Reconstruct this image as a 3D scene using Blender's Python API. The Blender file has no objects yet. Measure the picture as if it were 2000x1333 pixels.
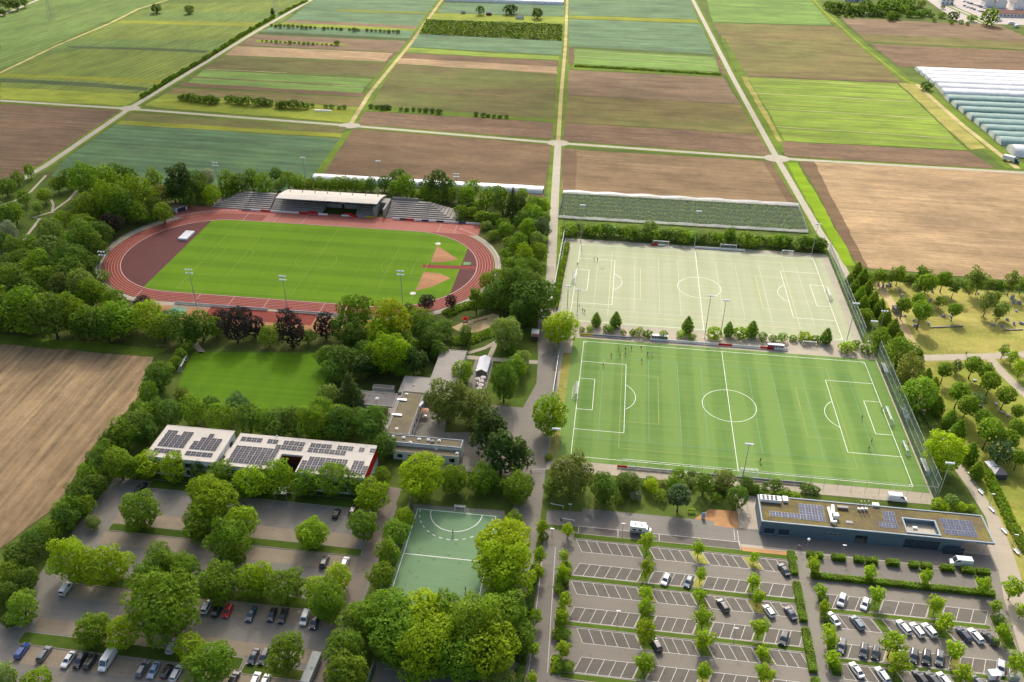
import bpy, math, random
import numpy as np
from mathutils import Matrix, Vector
random.seed(7); rng = np.random.default_rng(7)
S = bpy.context.scene
COL = S.collection
# ------------------------------------------------------------------ camera
CAMP = (-44.4302, -241.2018, 175.7874); PITCH, YAW, ROLL, FPX = 0.570608, 0.128826, 0.005788, 1649.693
def cam_axes():
    cp, sp = math.cos(PITCH), math.sin(PITCH)
    Z = Matrix.Rotation(YAW, 3, 'Z')
    f = Z @ Vector((0, cp, -sp)); r = Z @ Vector((1, 0, 0)); u = Z @ Vector((0, sp, cp))
    c, s = math.cos(ROLL), math.sin(ROLL)
    return c*r + s*u, -s*r + c*u, f
AR, AU, AF = cam_axes()
cam = bpy.data.cameras.new('camera'); cob = bpy.data.objects.new('camera', cam); COL.objects.link(cob)
cam.sensor_width = 36; cam.lens = FPX*36/2000; cam.clip_end = 20000; cam.clip_start = 1
cob.matrix_world = Matrix(((AR.x, AU.x, -AF.x, CAMP[0]), (AR.y, AU.y, -AF.y, CAMP[1]), (AR.z, AU.z, -AF.z, CAMP[2]), (0, 0, 0, 1)))
S.camera = cob
# ------------------------------------------------------------------ sky, sun, exposure
SUN_EL, SUN_AZ = math.radians(41.5), math.radians(97)       # azimuth measured from +x towards +y
sdir = Vector((math.cos(SUN_EL)*math.cos(SUN_AZ), math.cos(SUN_EL)*math.sin(SUN_AZ), math.sin(SUN_EL)))
W = bpy.data.worlds.new('World'); S.world = W; W.use_nodes = True
nt = W.node_tree; nt.nodes.clear()
sk = nt.nodes.new('ShaderNodeTexSky'); sk.sky_type = 'NISHITA'; sk.sun_disc = False
sk.sun_elevation = SUN_EL; sk.sun_rotation = math.pi/2 - SUN_AZ; sk.air_density = 1.0; sk.dust_density = 6.0; sk.ozone_density = 1.0
bg = nt.nodes.new('ShaderNodeBackground'); bg.inputs['Strength'].default_value = 0.15
wo = nt.nodes.new('ShaderNodeOutputWorld')
nt.links.new(sk.outputs[0], bg.inputs[0]); nt.links.new(bg.outputs[0], wo.inputs[0])
sl = bpy.data.lights.new('sun', 'SUN'); sl.energy = 2.9; sl.angle = math.radians(3.0); sl.color = (1.0, 0.96, 0.89)
so = bpy.data.objects.new('sun', sl); COL.objects.link(so); so.location = (0, 0, 400)
so.rotation_euler = sdir.to_track_quat('Z', 'Y').to_euler()
S.view_settings.view_transform = 'Standard'; S.view_settings.look = 'None'
S.view_settings.exposure = 0.62; S.view_settings.gamma = 1.0; S.view_settings.use_curve_mapping = False
S.render.engine = 'CYCLES'; S.cycles.max_bounces = 8; S.cycles.transparent_max_bounces = 24
S.cycles.diffuse_bounces = 4; S.cycles.transmission_bounces = 4; S.cycles.volume_bounces = 0

# ------------------------------------------------------------------ helpers
def P(u, v, z=0.0):
    """survey helper: the place on the level z that was sighted at photo pixel (u, v)"""
    d = AF + ((u-1000)/FPX)*AR - ((v-666.5)/FPX)*AU
    t = (z-CAMP[2])/d.z
    return Vector((CAMP[0]+t*d.x, CAMP[1]+t*d.y, z))
def depth(p):
    return (Vector(p)-Vector(CAMP)).dot(AF)
def lin(r, g, b, k=1.0):
    f = lambda c: ((c/255+0.055)/1.055)**2.4 if c > 10 else c/255/12.92
    return (f(r)*k, f(g)*k, f(b)*k, 1)
def tag(o, label=None, cat=None, group=None, kind=None):
    if label: o['label'] = label
    if cat: o['category'] = cat
    if group: o['group'] = group
    if kind: o['kind'] = kind
    return o
def empty(name, loc=(0, 0, 0), rz=0, label=None, cat=None, group=None):
    o = bpy.data.objects.new(name, None); COL.objects.link(o); o.location = loc; o.rotation_euler = (0, 0, rz)
    o.empty_display_size = 0.3
    return tag(o, label, cat, group)
def mobj(name, me, parent=None, loc=None, rz=None):
    o = bpy.data.objects.new(name, me); COL.objects.link(o)
    if parent: o.parent = parent
    if loc is not None: o.location = loc
    if rz is not None: o.rotation_euler = (0, 0, rz)
    return o
def copy_tree(o, parent=None):
    c = o.copy(); COL.objects.link(c)
    if parent: c.parent = parent
    for ch in list(o.children): copy_tree(ch, c)
    return c
def purge(o):
    for ch in list(o.children): purge(ch)
    bpy.data.objects.remove(o)
class MB:
    """collects faces, then links ONE mesh object"""
    def __init__(s): s.v = []; s.f = []; s.m = []; s.mi = 0
    def add(s, vs, fs):
        n = len(s.v); s.v += [tuple(x) for x in vs]
        for f in fs: s.f.append(tuple(i+n for i in f)); s.m.append(s.mi)
        return s
    def box(s, x0, x1, y0, y1, z0, z1):
        return s.add([(x0,y0,z0),(x1,y0,z0),(x1,y1,z0),(x0,y1,z0),(x0,y0,z1),(x1,y0,z1),(x1,y1,z1),(x0,y1,z1)],
                     [(0,3,2,1),(4,5,6,7),(0,1,5,4),(1,2,6,5),(2,3,7,6),(3,0,4,7)])
    def quad(s, a, b, c, d): return s.add([a, b, c, d], [(0,1,2,3)])
    def poly(s, pts): return s.add(pts, [tuple(range(len(pts)))])
    def prism(s, pts, z0, z1):
        n = len(pts)
        a = sum(pts[i][0]*pts[(i+1)%n][1]-pts[(i+1)%n][0]*pts[i][1] for i in range(n))
        if a < 0: pts = pts[::-1]
        vs = [(p[0],p[1],z0) for p in pts]+[(p[0],p[1],z1) for p in pts]
        return s.add(vs, [tuple(range(n))[::-1], tuple(range(n, 2*n))]+[(i,(i+1)%n,(i+1)%n+n,i+n) for i in range(n)])
    def tube(s, a, b, r0, r1=None, n=6, cap=True):
        a = Vector(a); b = Vector(b); r1 = r0 if r1 is None else r1
        d = (b-a).normalized(); x = d.orthogonal().normalized(); y = d.cross(x)
        vs = [a+(x*math.cos(t)+y*math.sin(t))*r0 for t in [2*math.pi*i/n for i in range(n)]]
        vs += [b+(x*math.cos(t)+y*math.sin(t))*r1 for t in [2*math.pi*i/n for i in range(n)]]
        fs = [(i,(i+1)%n,(i+1)%n+n,i+n) for i in range(n)]
        if cap: fs += [tuple(range(n))[::-1], tuple(range(n, 2*n))]
        return s.add(vs, fs)
    def lathe(s, prof, n=10, c=(0, 0)):
        vs = []; fs = []
        for r, z in prof:
            for i in range(n): t = 2*math.pi*i/n; vs.append((c[0]+r*math.cos(t), c[1]+r*math.sin(t), z))
        for k in range(len(prof)-1):
            for i in range(n): fs.append((k*n+i, k*n+(i+1)%n, (k+1)*n+(i+1)%n, (k+1)*n+i))
        fs.append(tuple(range(n))[::-1]); fs.append(tuple(range((len(prof)-1)*n, len(prof)*n)))
        return s.add(vs, fs)
    def strip(s, pts, w, z, closed=False):
        """flat ribbon of width w along pts"""
        n = len(pts); L = []; Rr = []
        for i in range(n):
            if closed: a, b = pts[i-1], pts[(i+1) % n]
            else: a, b = pts[max(i-1, 0)], pts[min(i+1, n-1)]
            dx, dy = b[0]-a[0], b[1]-a[1]; l = math.hypot(dx, dy) or 1; nx, ny = -dy/l, dx/l
            ww = w[i] if isinstance(w, (list, tuple)) else w
            L.append((pts[i][0]+nx*ww/2, pts[i][1]+ny*ww/2, z)); Rr.append((pts[i][0]-nx*ww/2, pts[i][1]-ny*ww/2, z))
        m = n if closed else n-1
        return s.add(L+Rr, [(n+i, n+(i+1) % n, (i+1) % n, i) for i in range(m)])
    def mesh(s, name, mats, smooth=False):
        me = bpy.data.meshes.new(name); me.from_pydata(s.v, [], s.f); me.update()
        if not isinstance(mats, (list, tuple)): mats = [mats]
        for m in mats: me.materials.append(m)
        if len(mats) > 1: me.polygons.foreach_set('material_index', s.m)
        if smooth: me.polygons.foreach_set('use_smooth', [True]*len(me.polygons))
        return me
    def build(s, name, mats, parent=None, loc=None, rz=None, smooth=False):
        return mobj(name, s.mesh(name, mats, smooth), parent, loc, rz)
def struct(name, mb, m): return tag(mb.build(name, m), kind='structure')
ORD = ('first second third fourth fifth sixth seventh eighth ninth tenth eleventh twelfth thirteenth fourteenth fifteenth sixteenth '
       'seventeenth eighteenth nineteenth twentieth').split()
ORD += ['twenty-'+x for x in ORD[:9]]+['thirtieth']+['thirty-'+x for x in ORD[:9]]+['fortieth']+['forty-'+x for x in ORD[:9]]+['fiftieth']+['fifty-'+x for x in ORD[:9]]+['sixtieth']
# ground points shaded by the clouds that drift above: centre x, y, half lengths x, y and height
CLOUDS = ((-190, -30, 190, 170, 40), (-330, 140, 170, 200, 40), (-120, -150, 130, 90, 30), (-420, 330, 220, 180, 40), (-60, 330, 150, 90, 30), (-150, 110, 90, 60, 25))
# ------------------------------------------------------------------ materials
def new_mat(name):
    m = bpy.data.materials.new(name); m.use_nodes = True
    n = m.node_tree; b = n.nodes['Principled BSDF']
    b.inputs['Roughness'].default_value = 0.85
    b.inputs['Specular IOR Level'].default_value = 0.25
    return m, n, b
def nd(n, t, **kw):
    x = n.nodes.new(t)
    for k, v in kw.items():
        if k in x.inputs: x.inputs[k].default_value = v
        else: setattr(x, k, v)
    return x
def mixc(n, fac, a, b, mode='MIX'):
    x = n.nodes.new('ShaderNodeMix'); x.data_type = 'RGBA'; x.blend_type = mode
    for s, v in ((0, fac), (6, a), (7, b)):
        if hasattr(v, 'links'): n.links.new(v, x.inputs[s])
        else: x.inputs[s].default_value = v
    return x.outputs[2]
def mth(n, op, a, b=None, c=None, clamp=False):
    x = n.nodes.new('ShaderNodeMath'); x.operation = op; x.use_clamp = clamp
    for i, v in enumerate((a, b, c)):
        if v is None: continue
        if hasattr(v, 'links'): n.links.new(v, x.inputs[i])
        else: x.inputs[i].default_value = v
    return x.outputs[0]
def ramp(n, fac, lo, hi):
    x = n.nodes.new('ShaderNodeMapRange'); x.clamp = True
    n.links.new(fac, x.inputs[0]); x.inputs[1].default_value = lo; x.inputs[2].default_value = hi
    return x.outputs[0]
def coords(n, scale=(1, 1, 1), rot=0.0, obj=False):
    if obj: src = n.nodes.new('ShaderNodeTexCoord').outputs['Object']
    else: src = n.nodes.new('ShaderNodeNewGeometry').outputs['Position']
    if rot:
        r_ = n.nodes.new('ShaderNodeMapping'); r_.inputs['Rotation'].default_value = (0, 0, rot); n.links.new(src, r_.inputs[0]); src = r_.outputs[0]
    m = n.nodes.new('ShaderNodeMapping'); m.inputs['Scale'].default_value = scale
    n.links.new(src, m.inputs[0]); return m.outputs[0]
def noise(n, vec, scale, detail=3, rough=0.55):
    x = n.nodes.new('ShaderNodeTexNoise'); x.inputs['Scale'].default_value = scale; x.inputs['Detail'].default_value = detail
    x.inputs['Roughness'].default_value = rough; n.links.new(vec, x.inputs[0]); return x.outputs[0]
def sc(c, k): return (c[0]*k, c[1]*k, c[2]*k, 1)
def M_plain(name, col, rough=0.7, var=0.12, scale=0.6, metal=0.0, spec=0.3):
    m, n, b = new_mat(name)
    f = noise(n, coords(n), scale, 4)
    n.links.new(mixc(n, ramp(n, f, 0.3, 0.7), sc(col, 1-var), sc(col, 1+var)), b.inputs['Base Color'])
    b.inputs['Roughness'].default_value = rough; b.inputs['Metallic'].default_value = metal; b.inputs['Specular IOR Level'].default_value = spec
    return m
def M_ground(name, a, b_, rot=0.0, big=0.02, mid=0.25, fine=2.5, rows=0.0, rowlen=0.012, rowfreq=0.9, weed=None, wcover=0.5, wscale=0.05,
             furrow=0.0, fper=1.6, contrast=1.0, bump=0.0, tram=0.0, tper=15.0):
    """earth and plant covers: large patches, streaks along the rows, fine grain, scattered weeds"""
    m, n, bs = new_mat(name)
    w = coords(n, (1, 1, 1), rot)
    f = mth(n, 'MULTIPLY', noise(n, w, big, 3), 0.85)
    f = mth(n, 'ADD', f, mth(n, 'MULTIPLY', noise(n, w, mid, 4), 0.75))
    f = mth(n, 'ADD', f, mth(n, 'MULTIPLY', noise(n, w, fine, 2, 0.7), 0.65))
    f = ramp(n, f, 1.125-0.44/contrast, 1.125+0.44/contrast)
    c = mixc(n, f, a, b_)
    if rows:
        st = noise(n, coords(n, (rowlen, rowfreq, 1), rot), 1.0, 5, 0.65)
        st = ramp(n, st, 0.36, 0.64)
        c = mixc(n, rows, c, mixc(n, st, sc(a, 0.72), sc(b_, 1.15)))
    if furrow:
        sx = n.nodes.new('ShaderNodeSeparateXYZ'); n.links.new(w, sx.inputs[0])
        wob = mth(n, 'MULTIPLY', noise(n, w, 0.05, 2), 2.0)
        s = mth(n, 'SINE', mth(n, 'MULTIPLY', mth(n, 'ADD', sx.outputs[1], wob), 2*math.pi/fper))
        c = mixc(n, mth(n, 'MULTIPLY', ramp(n, s, -1, 1), furrow), c, sc(a, 0.55))
    if weed:
        k = noise(n, coords(n, (0.6, 1.3, 1), rot), wscale, 6, 0.68)
        k = ramp(n, k, 0.60-0.28*wcover, 0.88-0.28*wcover)
        g = ramp(n, noise(n, w, 0.9, 3, 0.7), 0.38, 0.6)
        c = mixc(n, mth(n, 'MULTIPLY', k, g), c, weed)
    dp = ramp(n, noise(n, coords(n, (0.5, 1.2, 1), rot), 0.016, 5, 0.62), 0.40, 0.62)      # damp and dry places
    c = mixc(n, mth(n, 'MULTIPLY', dp, 0.42*min(1.0, contrast)), c, sc(a, 0.62))
    mp = noise(n, coords(n, (0.55, 1.4, 1), rot), 0.06, 6, 0.72)
    c = mixc(n, 0.55, c, mixc(n, ramp(n, mp, 0.36, 0.64), (0.60, 0.60, 0.60, 1), (1.36, 1.34, 1.30, 1)), 'MULTIPLY')
    if tram:                                                                            # wheel tracks of the sprayer
        sx = n.nodes.new('ShaderNodeSeparateXYZ'); n.links.new(w, sx.inputs[0])
        fr = mth(n, 'FRACT', mth(n, 'MULTIPLY', mth(n, 'ADD', sx.outputs[1], mth(n, 'MULTIPLY', noise(n, w, 0.03, 2), 1.2)), 1.0/tper))
        d1 = mth(n, 'MULTIPLY', mth(n, 'ABSOLUTE', mth(n, 'SUBTRACT', fr, 0.5)), tper)
        ln = mth(n, 'LESS_THAN', mth(n, 'ABSOLUTE', mth(n, 'SUBTRACT', d1, 0.95)), 0.32)
        ln = mth(n, 'MULTIPLY', ln, ramp(n, noise(n, w, 0.08, 3), 0.3, 0.55))
        c = mixc(n, mth(n, 'MULTIPLY', ln, tram), c, lin(120,104,80,0.7))
    n.links.new(c, bs.inputs['Base Color'])
    bs.inputs['Roughness'].default_value = 0.95; bs.inputs['Specular IOR Level'].default_value = 0.1
    if bump:
        bp = n.nodes.new('ShaderNodeBump'); bp.inputs['Strength'].default_value = bump; bp.inputs['Distance'].default_value = 0.4
        n.links.new(f, bp.inputs['Height']); n.links.new(bp.outputs[0], bs.inputs['Normal'])
    return m
def M_turf(name, a, b_, per=11.0, amt=0.5, worn=None, wcov=0.0, cross=0.35, along_x=False):
    """mown or artificial turf with rolled stripes and worn places"""
    m, n, bs = new_mat(name)
    w = coords(n)
    sx = n.nodes.new('ShaderNodeSeparateXYZ'); n.links.new(w, sx.inputs[0])
    s = mth(n, 'SINE', mth(n, 'MULTIPLY', sx.outputs[1 if along_x else 0], 2*math.pi/per))
    s = ramp(n, s, -0.35, 0.35)
    st = ramp(n, noise(n, coords(n, (0.25, 0.012, 1) if not along_x else (0.012, 0.25, 1)), 1.0, 4), 0.35, 0.65)
    st2 = ramp(n, noise(n, coords(n, (0.012, 0.5, 1) if not along_x else (0.5, 0.012, 1)), 1.0, 4), 0.35, 0.65)
    f = mth(n, 'ADD', mth(n, 'MULTIPLY', s, amt*0.5), mth(n, 'MULTIPLY', st, 0.3))
    f = mth(n, 'ADD', f, mth(n, 'MULTIPLY', st2, cross))
    f = mth(n, 'ADD', f, mth(n, 'MULTIPLY', ramp(n, noise(n, w, 0.04, 4), 0.3, 0.7), 0.4), clamp=True)
    c = mixc(n, f, a, b_)
    c = mixc(n, 0.35, c, mixc(n, noise(n, w, 3.0, 2, 0.8), sc(a, 0.7), sc(b_, 1.25)))
    if worn:
        k = ramp(n, noise(n, w, 0.09, 5, 0.65), 0.72-wcov*0.4, 0.85-wcov*0.4)
        c = mixc(n, k, c, worn)
    n.links.new(c, bs.inputs['Base Color']); bs.inputs['Roughness'].default_value = 0.9; bs.inputs['Specular IOR Level'].default_value = 0.15
    return m
def M_pave(name, col, var=0.18, stain=0.35, scale=0.15, rough=0.85, joint=0.0, jsize=0.4):
    m, n, bs = new_mat(name)
    w = coords(n)
    f = ramp(n, noise(n, w, scale, 5, 0.6), 0.3, 0.7)
    c = mixc(n, f, sc(col, 1-var), sc(col, 1+var))
    g = noise(n, w, 5.0, 2, 0.8)
    c = mixc(n, 0.3, c, mixc(n, g, sc(col, 0.6), sc(col, 1.4)))
    k = ramp(n, noise(n, w, 0.06, 6, 0.7), 0.52, 0.75)
    c = mixc(n, mth(n, 'MULTIPLY', k, stain), c, sc(col, 0.62))
    sk_ = ramp(n, noise(n, coords(n, (0.05, 0.9, 1)), 1.0, 4, 0.6), 0.4, 0.62)            # tyre polish along the lanes
    c = mixc(n, mth(n, 'MULTIPLY', sk_, 0.18), c, sc(col, 0.66))
    vo = n.nodes.new('ShaderNodeTexVoronoi'); vo.inputs['Scale'].default_value = 0.11; n.links.new(w, vo.inputs[0])
    bw = n.nodes.new('ShaderNodeRGBToBW'); n.links.new(vo.outputs['Color'], bw.inputs[0])
    c = mixc(n, mth(n, 'MULTIPLY', bw.outputs[0], 0.22), c, sc(col, 0.78)) if stain > 0.22 else c
    vs_ = n.nodes.new('ShaderNodeTexVoronoi'); vs_.inputs['Scale'].default_value = 0.35; n.links.new(w, vs_.inputs[0])   # oil spots
    c = mixc(n, mth(n, 'MULTIPLY', mth(n, 'LESS_THAN', vs_.outputs['Distance'], 0.17), stain), c, sc(col, 0.55))
    if joint:
        br = n.nodes.new('ShaderNodeTexBrick'); n.links.new(w, br.inputs[0])
        br.inputs['Scale'].default_value = 1.0/jsize; br.inputs['Mortar Size'].default_value = 0.06
        br.inputs['Color1'].default_value = (1, 1, 1, 1); br.inputs['Color2'].default_value = (0.86, 0.86, 0.86, 1); br.inputs['Mortar'].default_value = (0.5, 0.5, 0.5, 1)
        c = mixc(n, joint, c, br.outputs[0], 'MULTIPLY')
    n.links.new(c, bs.inputs['Base Color']); bs.inputs['Roughness'].default_value = rough
    return m
def M_leaf(name, col, hue=0.0, trans=0.46):
    """foliage: colour times the object's own tint, leaf-to-leaf variation, thin-leaf translucency"""
    m = bpy.data.materials.new(name); m.use_nodes = True; n = m.node_tree; n.nodes.clear()
    out = n.nodes.new('ShaderNodeOutputMaterial')
    at = n.nodes.new('ShaderNodeAttribute'); at.attribute_name = 'tone'
    oi = n.nodes.new('ShaderNodeObjectInfo')
    c = mixc(n, 1.0, col, oi.outputs['Color'], 'MULTIPLY')
    hs = n.nodes.new('ShaderNodeHueSaturation'); n.links.new(c, hs.inputs['Color'])
    n.links.new(mth(n, 'ADD', 0.487, mth(n, 'MULTIPLY', at.outputs['Fac'], 0.026)), hs.inputs['Hue'])
    n.links.new(mth(n, 'ADD', 0.62, mth(n, 'MULTIPLY', at.outputs['Fac'], 0.8)), hs.inputs['Value'])
    c = hs.outputs[0]
    df = n.nodes.new('ShaderNodeBsdfDiffuse'); n.links.new(c, df.inputs[0])
    tr = n.nodes.new('ShaderNodeBsdfTranslucent')
    n.links.new(mixc(n, 1.0, c, (1.25, 1.15, 0.45, 1), 'MULTIPLY'), tr.inputs[0])
    gl = n.nodes.new('ShaderNodeBsdfGlossy'); gl.inputs['Roughness'].default_value = 0.5; gl.inputs[0].default_value = (0.5, 0.5, 0.5, 1)
    mx = n.nodes.new('ShaderNodeMixShader'); mx.inputs[0].default_value = trans
    n.links.new(df.outputs[0], mx.inputs[1]); n.links.new(tr.outputs[0], mx.inputs[2])
    m2 = n.nodes.new('ShaderNodeMixShader'); m2.inputs[0].default_value = 0.012
    n.links.new(mx.outputs[0], m2.inputs[1]); n.links.new(gl.outputs[0], m2.inputs[2])
    n.links.new(m2.outputs[0], out.inputs[0])
    return m
def M_net(name, col, open_=0.6):
    m = bpy.data.materials.new(name); m.use_nodes = True; n = m.node_tree; n.nodes.clear()
    out = n.nodes.new('ShaderNodeOutputMaterial'); tr = n.nodes.new('ShaderNodeBsdfTransparent'); df = n.nodes.new('ShaderNodeBsdfDiffuse')
    f = ramp(n, noise(n, coords(n, (0.3, 0.3, 0.5)), 1.2, 3), 0.3, 0.7)
    n.links.new(mixc(n, f, sc(col, 0.8), sc(col, 1.2)), df.inputs[0])
    mx = n.nodes.new('ShaderNodeMixShader'); mx.inputs[0].default_value = 1-open_
    n.links.new(tr.outputs[0], mx.inputs[1]); n.links.new(df.outputs[0], mx.inputs[2]); n.links.new(mx.outputs[0], out.inputs[0])
    return m
def M_film(name, col, trans=0.35, rough=0.35):
    m = bpy.data.materials.new(name); m.use_nodes = True; n = m.node_tree; n.nodes.clear()
    out = n.nodes.new('ShaderNodeOutputMaterial'); tr = n.nodes.new('ShaderNodeBsdfTranslucent'); df = n.nodes.new('ShaderNodeBsdfPrincipled')
    f = ramp(n, noise(n, coords(n, (0.35, 0.35, 0.35)), 0.6, 4), 0.3, 0.7)
    c = mixc(n, f, sc(col, 0.86), sc(col, 1.08))
    n.links.new(c, df.inputs[0]); n.links.new(c, tr.inputs[0]); df.inputs['Roughness'].default_value = rough
    mx = n.nodes.new('ShaderNodeMixShader'); mx.inputs[0].default_value = trans
    n.links.new(df.outputs[0], mx.inputs[1]); n.links.new(tr.outputs[0], mx.inputs[2]); n.links.new(mx.outputs[0], out.inputs[0])
    return m
def M_paint(name, col, rough=0.25, metal=0.0):
    m, n, b = new_mat(name)
    b.inputs['Base Color'].default_value = col; b.inputs['Roughness'].default_value = rough; b.inputs['Metallic'].default_value = metal
    b.inputs['Specular IOR Level'].default_value = 0.5; b.inputs['Coat Weight'].default_value = 0.6; b.inputs['Coat Roughness'].default_value = 0.08
    f = noise(n, coords(n), 1.5, 3)
    n.links.new(mixc(n, ramp(n, f, 0.3, 0.7), sc(col, 0.9), sc(col, 1.08)), b.inputs['Base Color'])
    return m
# ------------------------------------------------------------------ ground, fields, roads
G = {}
G['base'] = M_ground('grass_verge', lin(84,106,44,0.65), lin(116,132,58,0.68), big=0.01, mid=0.12, fine=1.5)
G['lawn'] = M_ground('lawn', lin(74,98,34,0.7), lin(100,122,44,0.72), big=0.03, mid=0.3, fine=2.0, weed=lin(140,128,70,0.8), wcover=0.25)
G['wood'] = M_ground('wood_floor', lin(66,82,34,0.9), lin(92,100,46,0.9), big=0.05, mid=0.3, fine=2.0, weed=lin(110,92,66,0.8), wcover=0.4)
G['verge'] = M_ground('road_verge', lin(96,124,34,0.66), lin(128,148,50,0.68), mid=0.3, fine=2.0)
G['dry'] = M_ground('dry_grass', lin(172,166,84,0.6), lin(204,190,112,0.62), big=0.04, mid=0.2, fine=1.8, weed=lin(132,152,56,0.62), wcover=0.75, wscale=0.07)
ROWROT = math.radians(2.2)
def soil(name, r, g, b, k=0.85, **kw):
    return M_ground(name, lin(r*0.80, g*0.81, b*0.77, k*0.76), lin(r*1.04, g*1.05, b*0.98, k*0.78), rot=ROWROT, rows=kw.pop('rows', 0.45), **kw)
def crop(name, r, g, b, k=0.85, **kw):
    return M_ground(name, lin(r*0.86, g*0.88, b*0.88, k*0.8), lin(r*1.07, g*1.05, b*1.05, k*0.8), rot=kw.pop('rot', ROWROT), rows=kw.pop('rows', 0.4), **kw)
G['soil_dark'] = soil('soil_dark', 132,108,90, 0.98, rowfreq=0.5)
G['soil_mid'] = soil('soil_mid', 150,126,102, 0.82, rowfreq=0.35)
G['soil_head'] = soil('soil_headland', 140,114,92, 0.85, rows=0.2)
G['soil_warm'] = soil('soil_warm', 166,138,110, 0.8, rowfreq=0.9, contrast=1.4)
G['soil_tan'] = soil('soil_tan', 216,182,148, 0.7, rows=0.35, rowfreq=0.7, fine=1.2, contrast=1.5)
G['soil_pink'] = soil('soil_pink', 164,138,116, 0.78, rowfreq=0.5)
G['plough'] = soil('ploughed', 152,124,104, 0.82, rowfreq=0.8, fine=0.7, contrast=1.7)
G['stubble'] = M_ground('stubble', lin(128,108,82,0.86), lin(178,152,114,0.92), rot=math.radians(87.6), rows=0.55, rowfreq=0.5, rowlen=0.02, fine=0.9, contrast=2.0,
                        weed=lin(134,128,72,0.95), wcover=0.25, wscale=0.03)
G['weedy'] = soil('weedy_soil', 142,120,88, 0.8, weed=lin(98,124,50,0.78), wcover=1.15, wscale=0.016, contrast=1.5)
G['olive'] = soil('olive_ley', 158,134,96, 0.8, weed=lin(112,128,60,0.72), wcover=1.0, wscale=0.012, contrast=1.4)
G['vine'] = crop('vineyard', 118,136,58, 1.05, rot=math.radians(90+7), rows=0.2, rowfreq=0.42, rowlen=0.03, fine=0.8, contrast=1.7, weed=lin(138,142,68,0.68), wcover=0.6, wscale=0.018, furrow=0.4, fper=5.2)
G['vine2'] = crop('vineyard_far', 108,134,66, 1.05, rot=math.radians(90+7), rows=0.2, rowfreq=0.4, fine=0.7, contrast=1.7, weed=lin(126,138,70,0.68), wcover=0.6, wscale=0.02, furrow=0.4, fper=6.5)
G['strip_dk'] = crop('dark_crop', 84,102,62, 0.85)
G['cabbage'] = crop('cabbage_blue_green', 112,142,104, 0.85, rowfreq=0.28, rows=0.55, tram=0.35, tper=18, weed=lin(122,146,92,0.85), wcover=0.5, wscale=0.015)
G['cabbage2'] = crop('cabbage_near', 94,126,88, 0.95, rowfreq=0.22, rows=0.6, weed=lin(102,128,66,0.9), wcover=0.5, wscale=0.02, furrow=0.25, fper=6.5, tram=0.3, tper=12)
G['lettuce'] = crop('lettuce_green', 142,180,88, 0.72, rowfreq=0.4, rows=0.5, furrow=0.18, fper=5.0, tram=0.55, tper=11)
G['lettuce2'] = crop('lettuce_bright', 160,188,72, 0.72, rowfreq=0.35, rows=0.5, furrow=0.2, fper=6.0, tram=0.6, tper=13)
G['meadow'] = M_ground('meadow', lin(118,134,44,0.85), lin(158,160,58,0.85), big=0.03, mid=0.15, weed=lin(86,122,44,0.85), wcover=0.7, wscale=0.03)
G['yellow'] = crop('yellow_strip', 152,160,52, 0.8)
G['road'] = M_pave('concrete_road', lin(204,196,172,0.56), var=0.16, stain=0.3, scale=0.25)
G['track_dirt'] = M_ground('dirt_track', lin(170,158,104,0.8), lin(200,184,134,0.8), mid=0.3)
G['path'] = M_pave('pale_path', lin(192,180,158,0.66), var=0.1, stain=0.25)
G['plaza'] = M_pave('paved_walk', lin(144,138,125,0.8), var=0.1, stain=0.35, scale=0.1, joint=0.35, jsize=0.5)
G['asph'] = M_pave('asphalt_lane', lin(160,152,138,0.54), var=0.08, stain=0.25, scale=0.12)
G['asph_road'] = M_pave('asphalt_road', lin(156,149,138,0.56), var=0.08, stain=0.3, scale=0.12)
G['asph_dk'] = M_pave('asphalt_dark', lin(120,116,107,1.08), var=0.15, stain=0.4, scale=0.1)
G['bay_old'] = M_pave('gravel_bay', lin(140,128,108,1.0), var=0.16, stain=0.4, scale=0.2)
G['bay'] = M_pave('paver_bay', lin(116,110,100,0.85), var=0.14, stain=0.4, scale=0.3, joint=0.6, jsize=0.4)
G['pavers'] = M_pave('open_pavers', lin(146,139,128,0.7), var=0.14, stain=0.4, scale=0.4, joint=0.7, jsize=0.5)
G['sand'] = M_ground('sand', lin(186,166,120,0.8), lin(206,186,140,0.82), mid=0.4)
G['gravel_red'] = M_ground('red_gravel', lin(176,132,92,0.8), lin(196,152,108,0.82), mid=0.5)
G['kerb'] = M_pave('kerb_concrete', lin(170,160,146,0.8), var=0.1, stain=0.2, scale=1.0)
G['white'] = M_plain('white_line_paint', (0.78, 0.78, 0.72, 1), 0.6, 0.06)
G['lot_line'] = M_plain('parking_line_paint', (0.5, 0.48, 0.44, 1), 0.7, 0.12)
G['yline'] = M_plain('yellow_line_paint', lin(176,176,66,0.62), 0.6, 0.06)
G['bline'] = M_plain('blue_line_paint', lin(104,170,132,0.6), 0.6, 0.06)
G['yline_p'] = M_plain('yellow_line_faded', lin(226,212,150,0.78), 0.6, 0.06)
G['bline_p'] = M_plain('blue_line_faded', lin(204,208,190,0.72), 0.6, 0.06)
G['turf'] = M_turf('artificial_turf', lin(88,130,54,0.56), lin(138,170,88,0.58), per=11.4, amt=1.0, worn=lin(118,150,84,0.6), wcov=0.06)
G['turf_pale'] = M_turf('sanded_turf', lin(182,190,144,0.54), lin(206,210,172,0.56), per=7.0, amt=0.4, worn=lin(170,178,122,0.55), wcov=0.22)
G['stad'] = M_turf('stadium_lawn', lin(80,122,6,0.74), lin(112,150,12,0.78), per=13, amt=0.8, cross=0.25, worn=lin(104,128,40,0.8), wcov=0.16, along_x=True)
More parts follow.
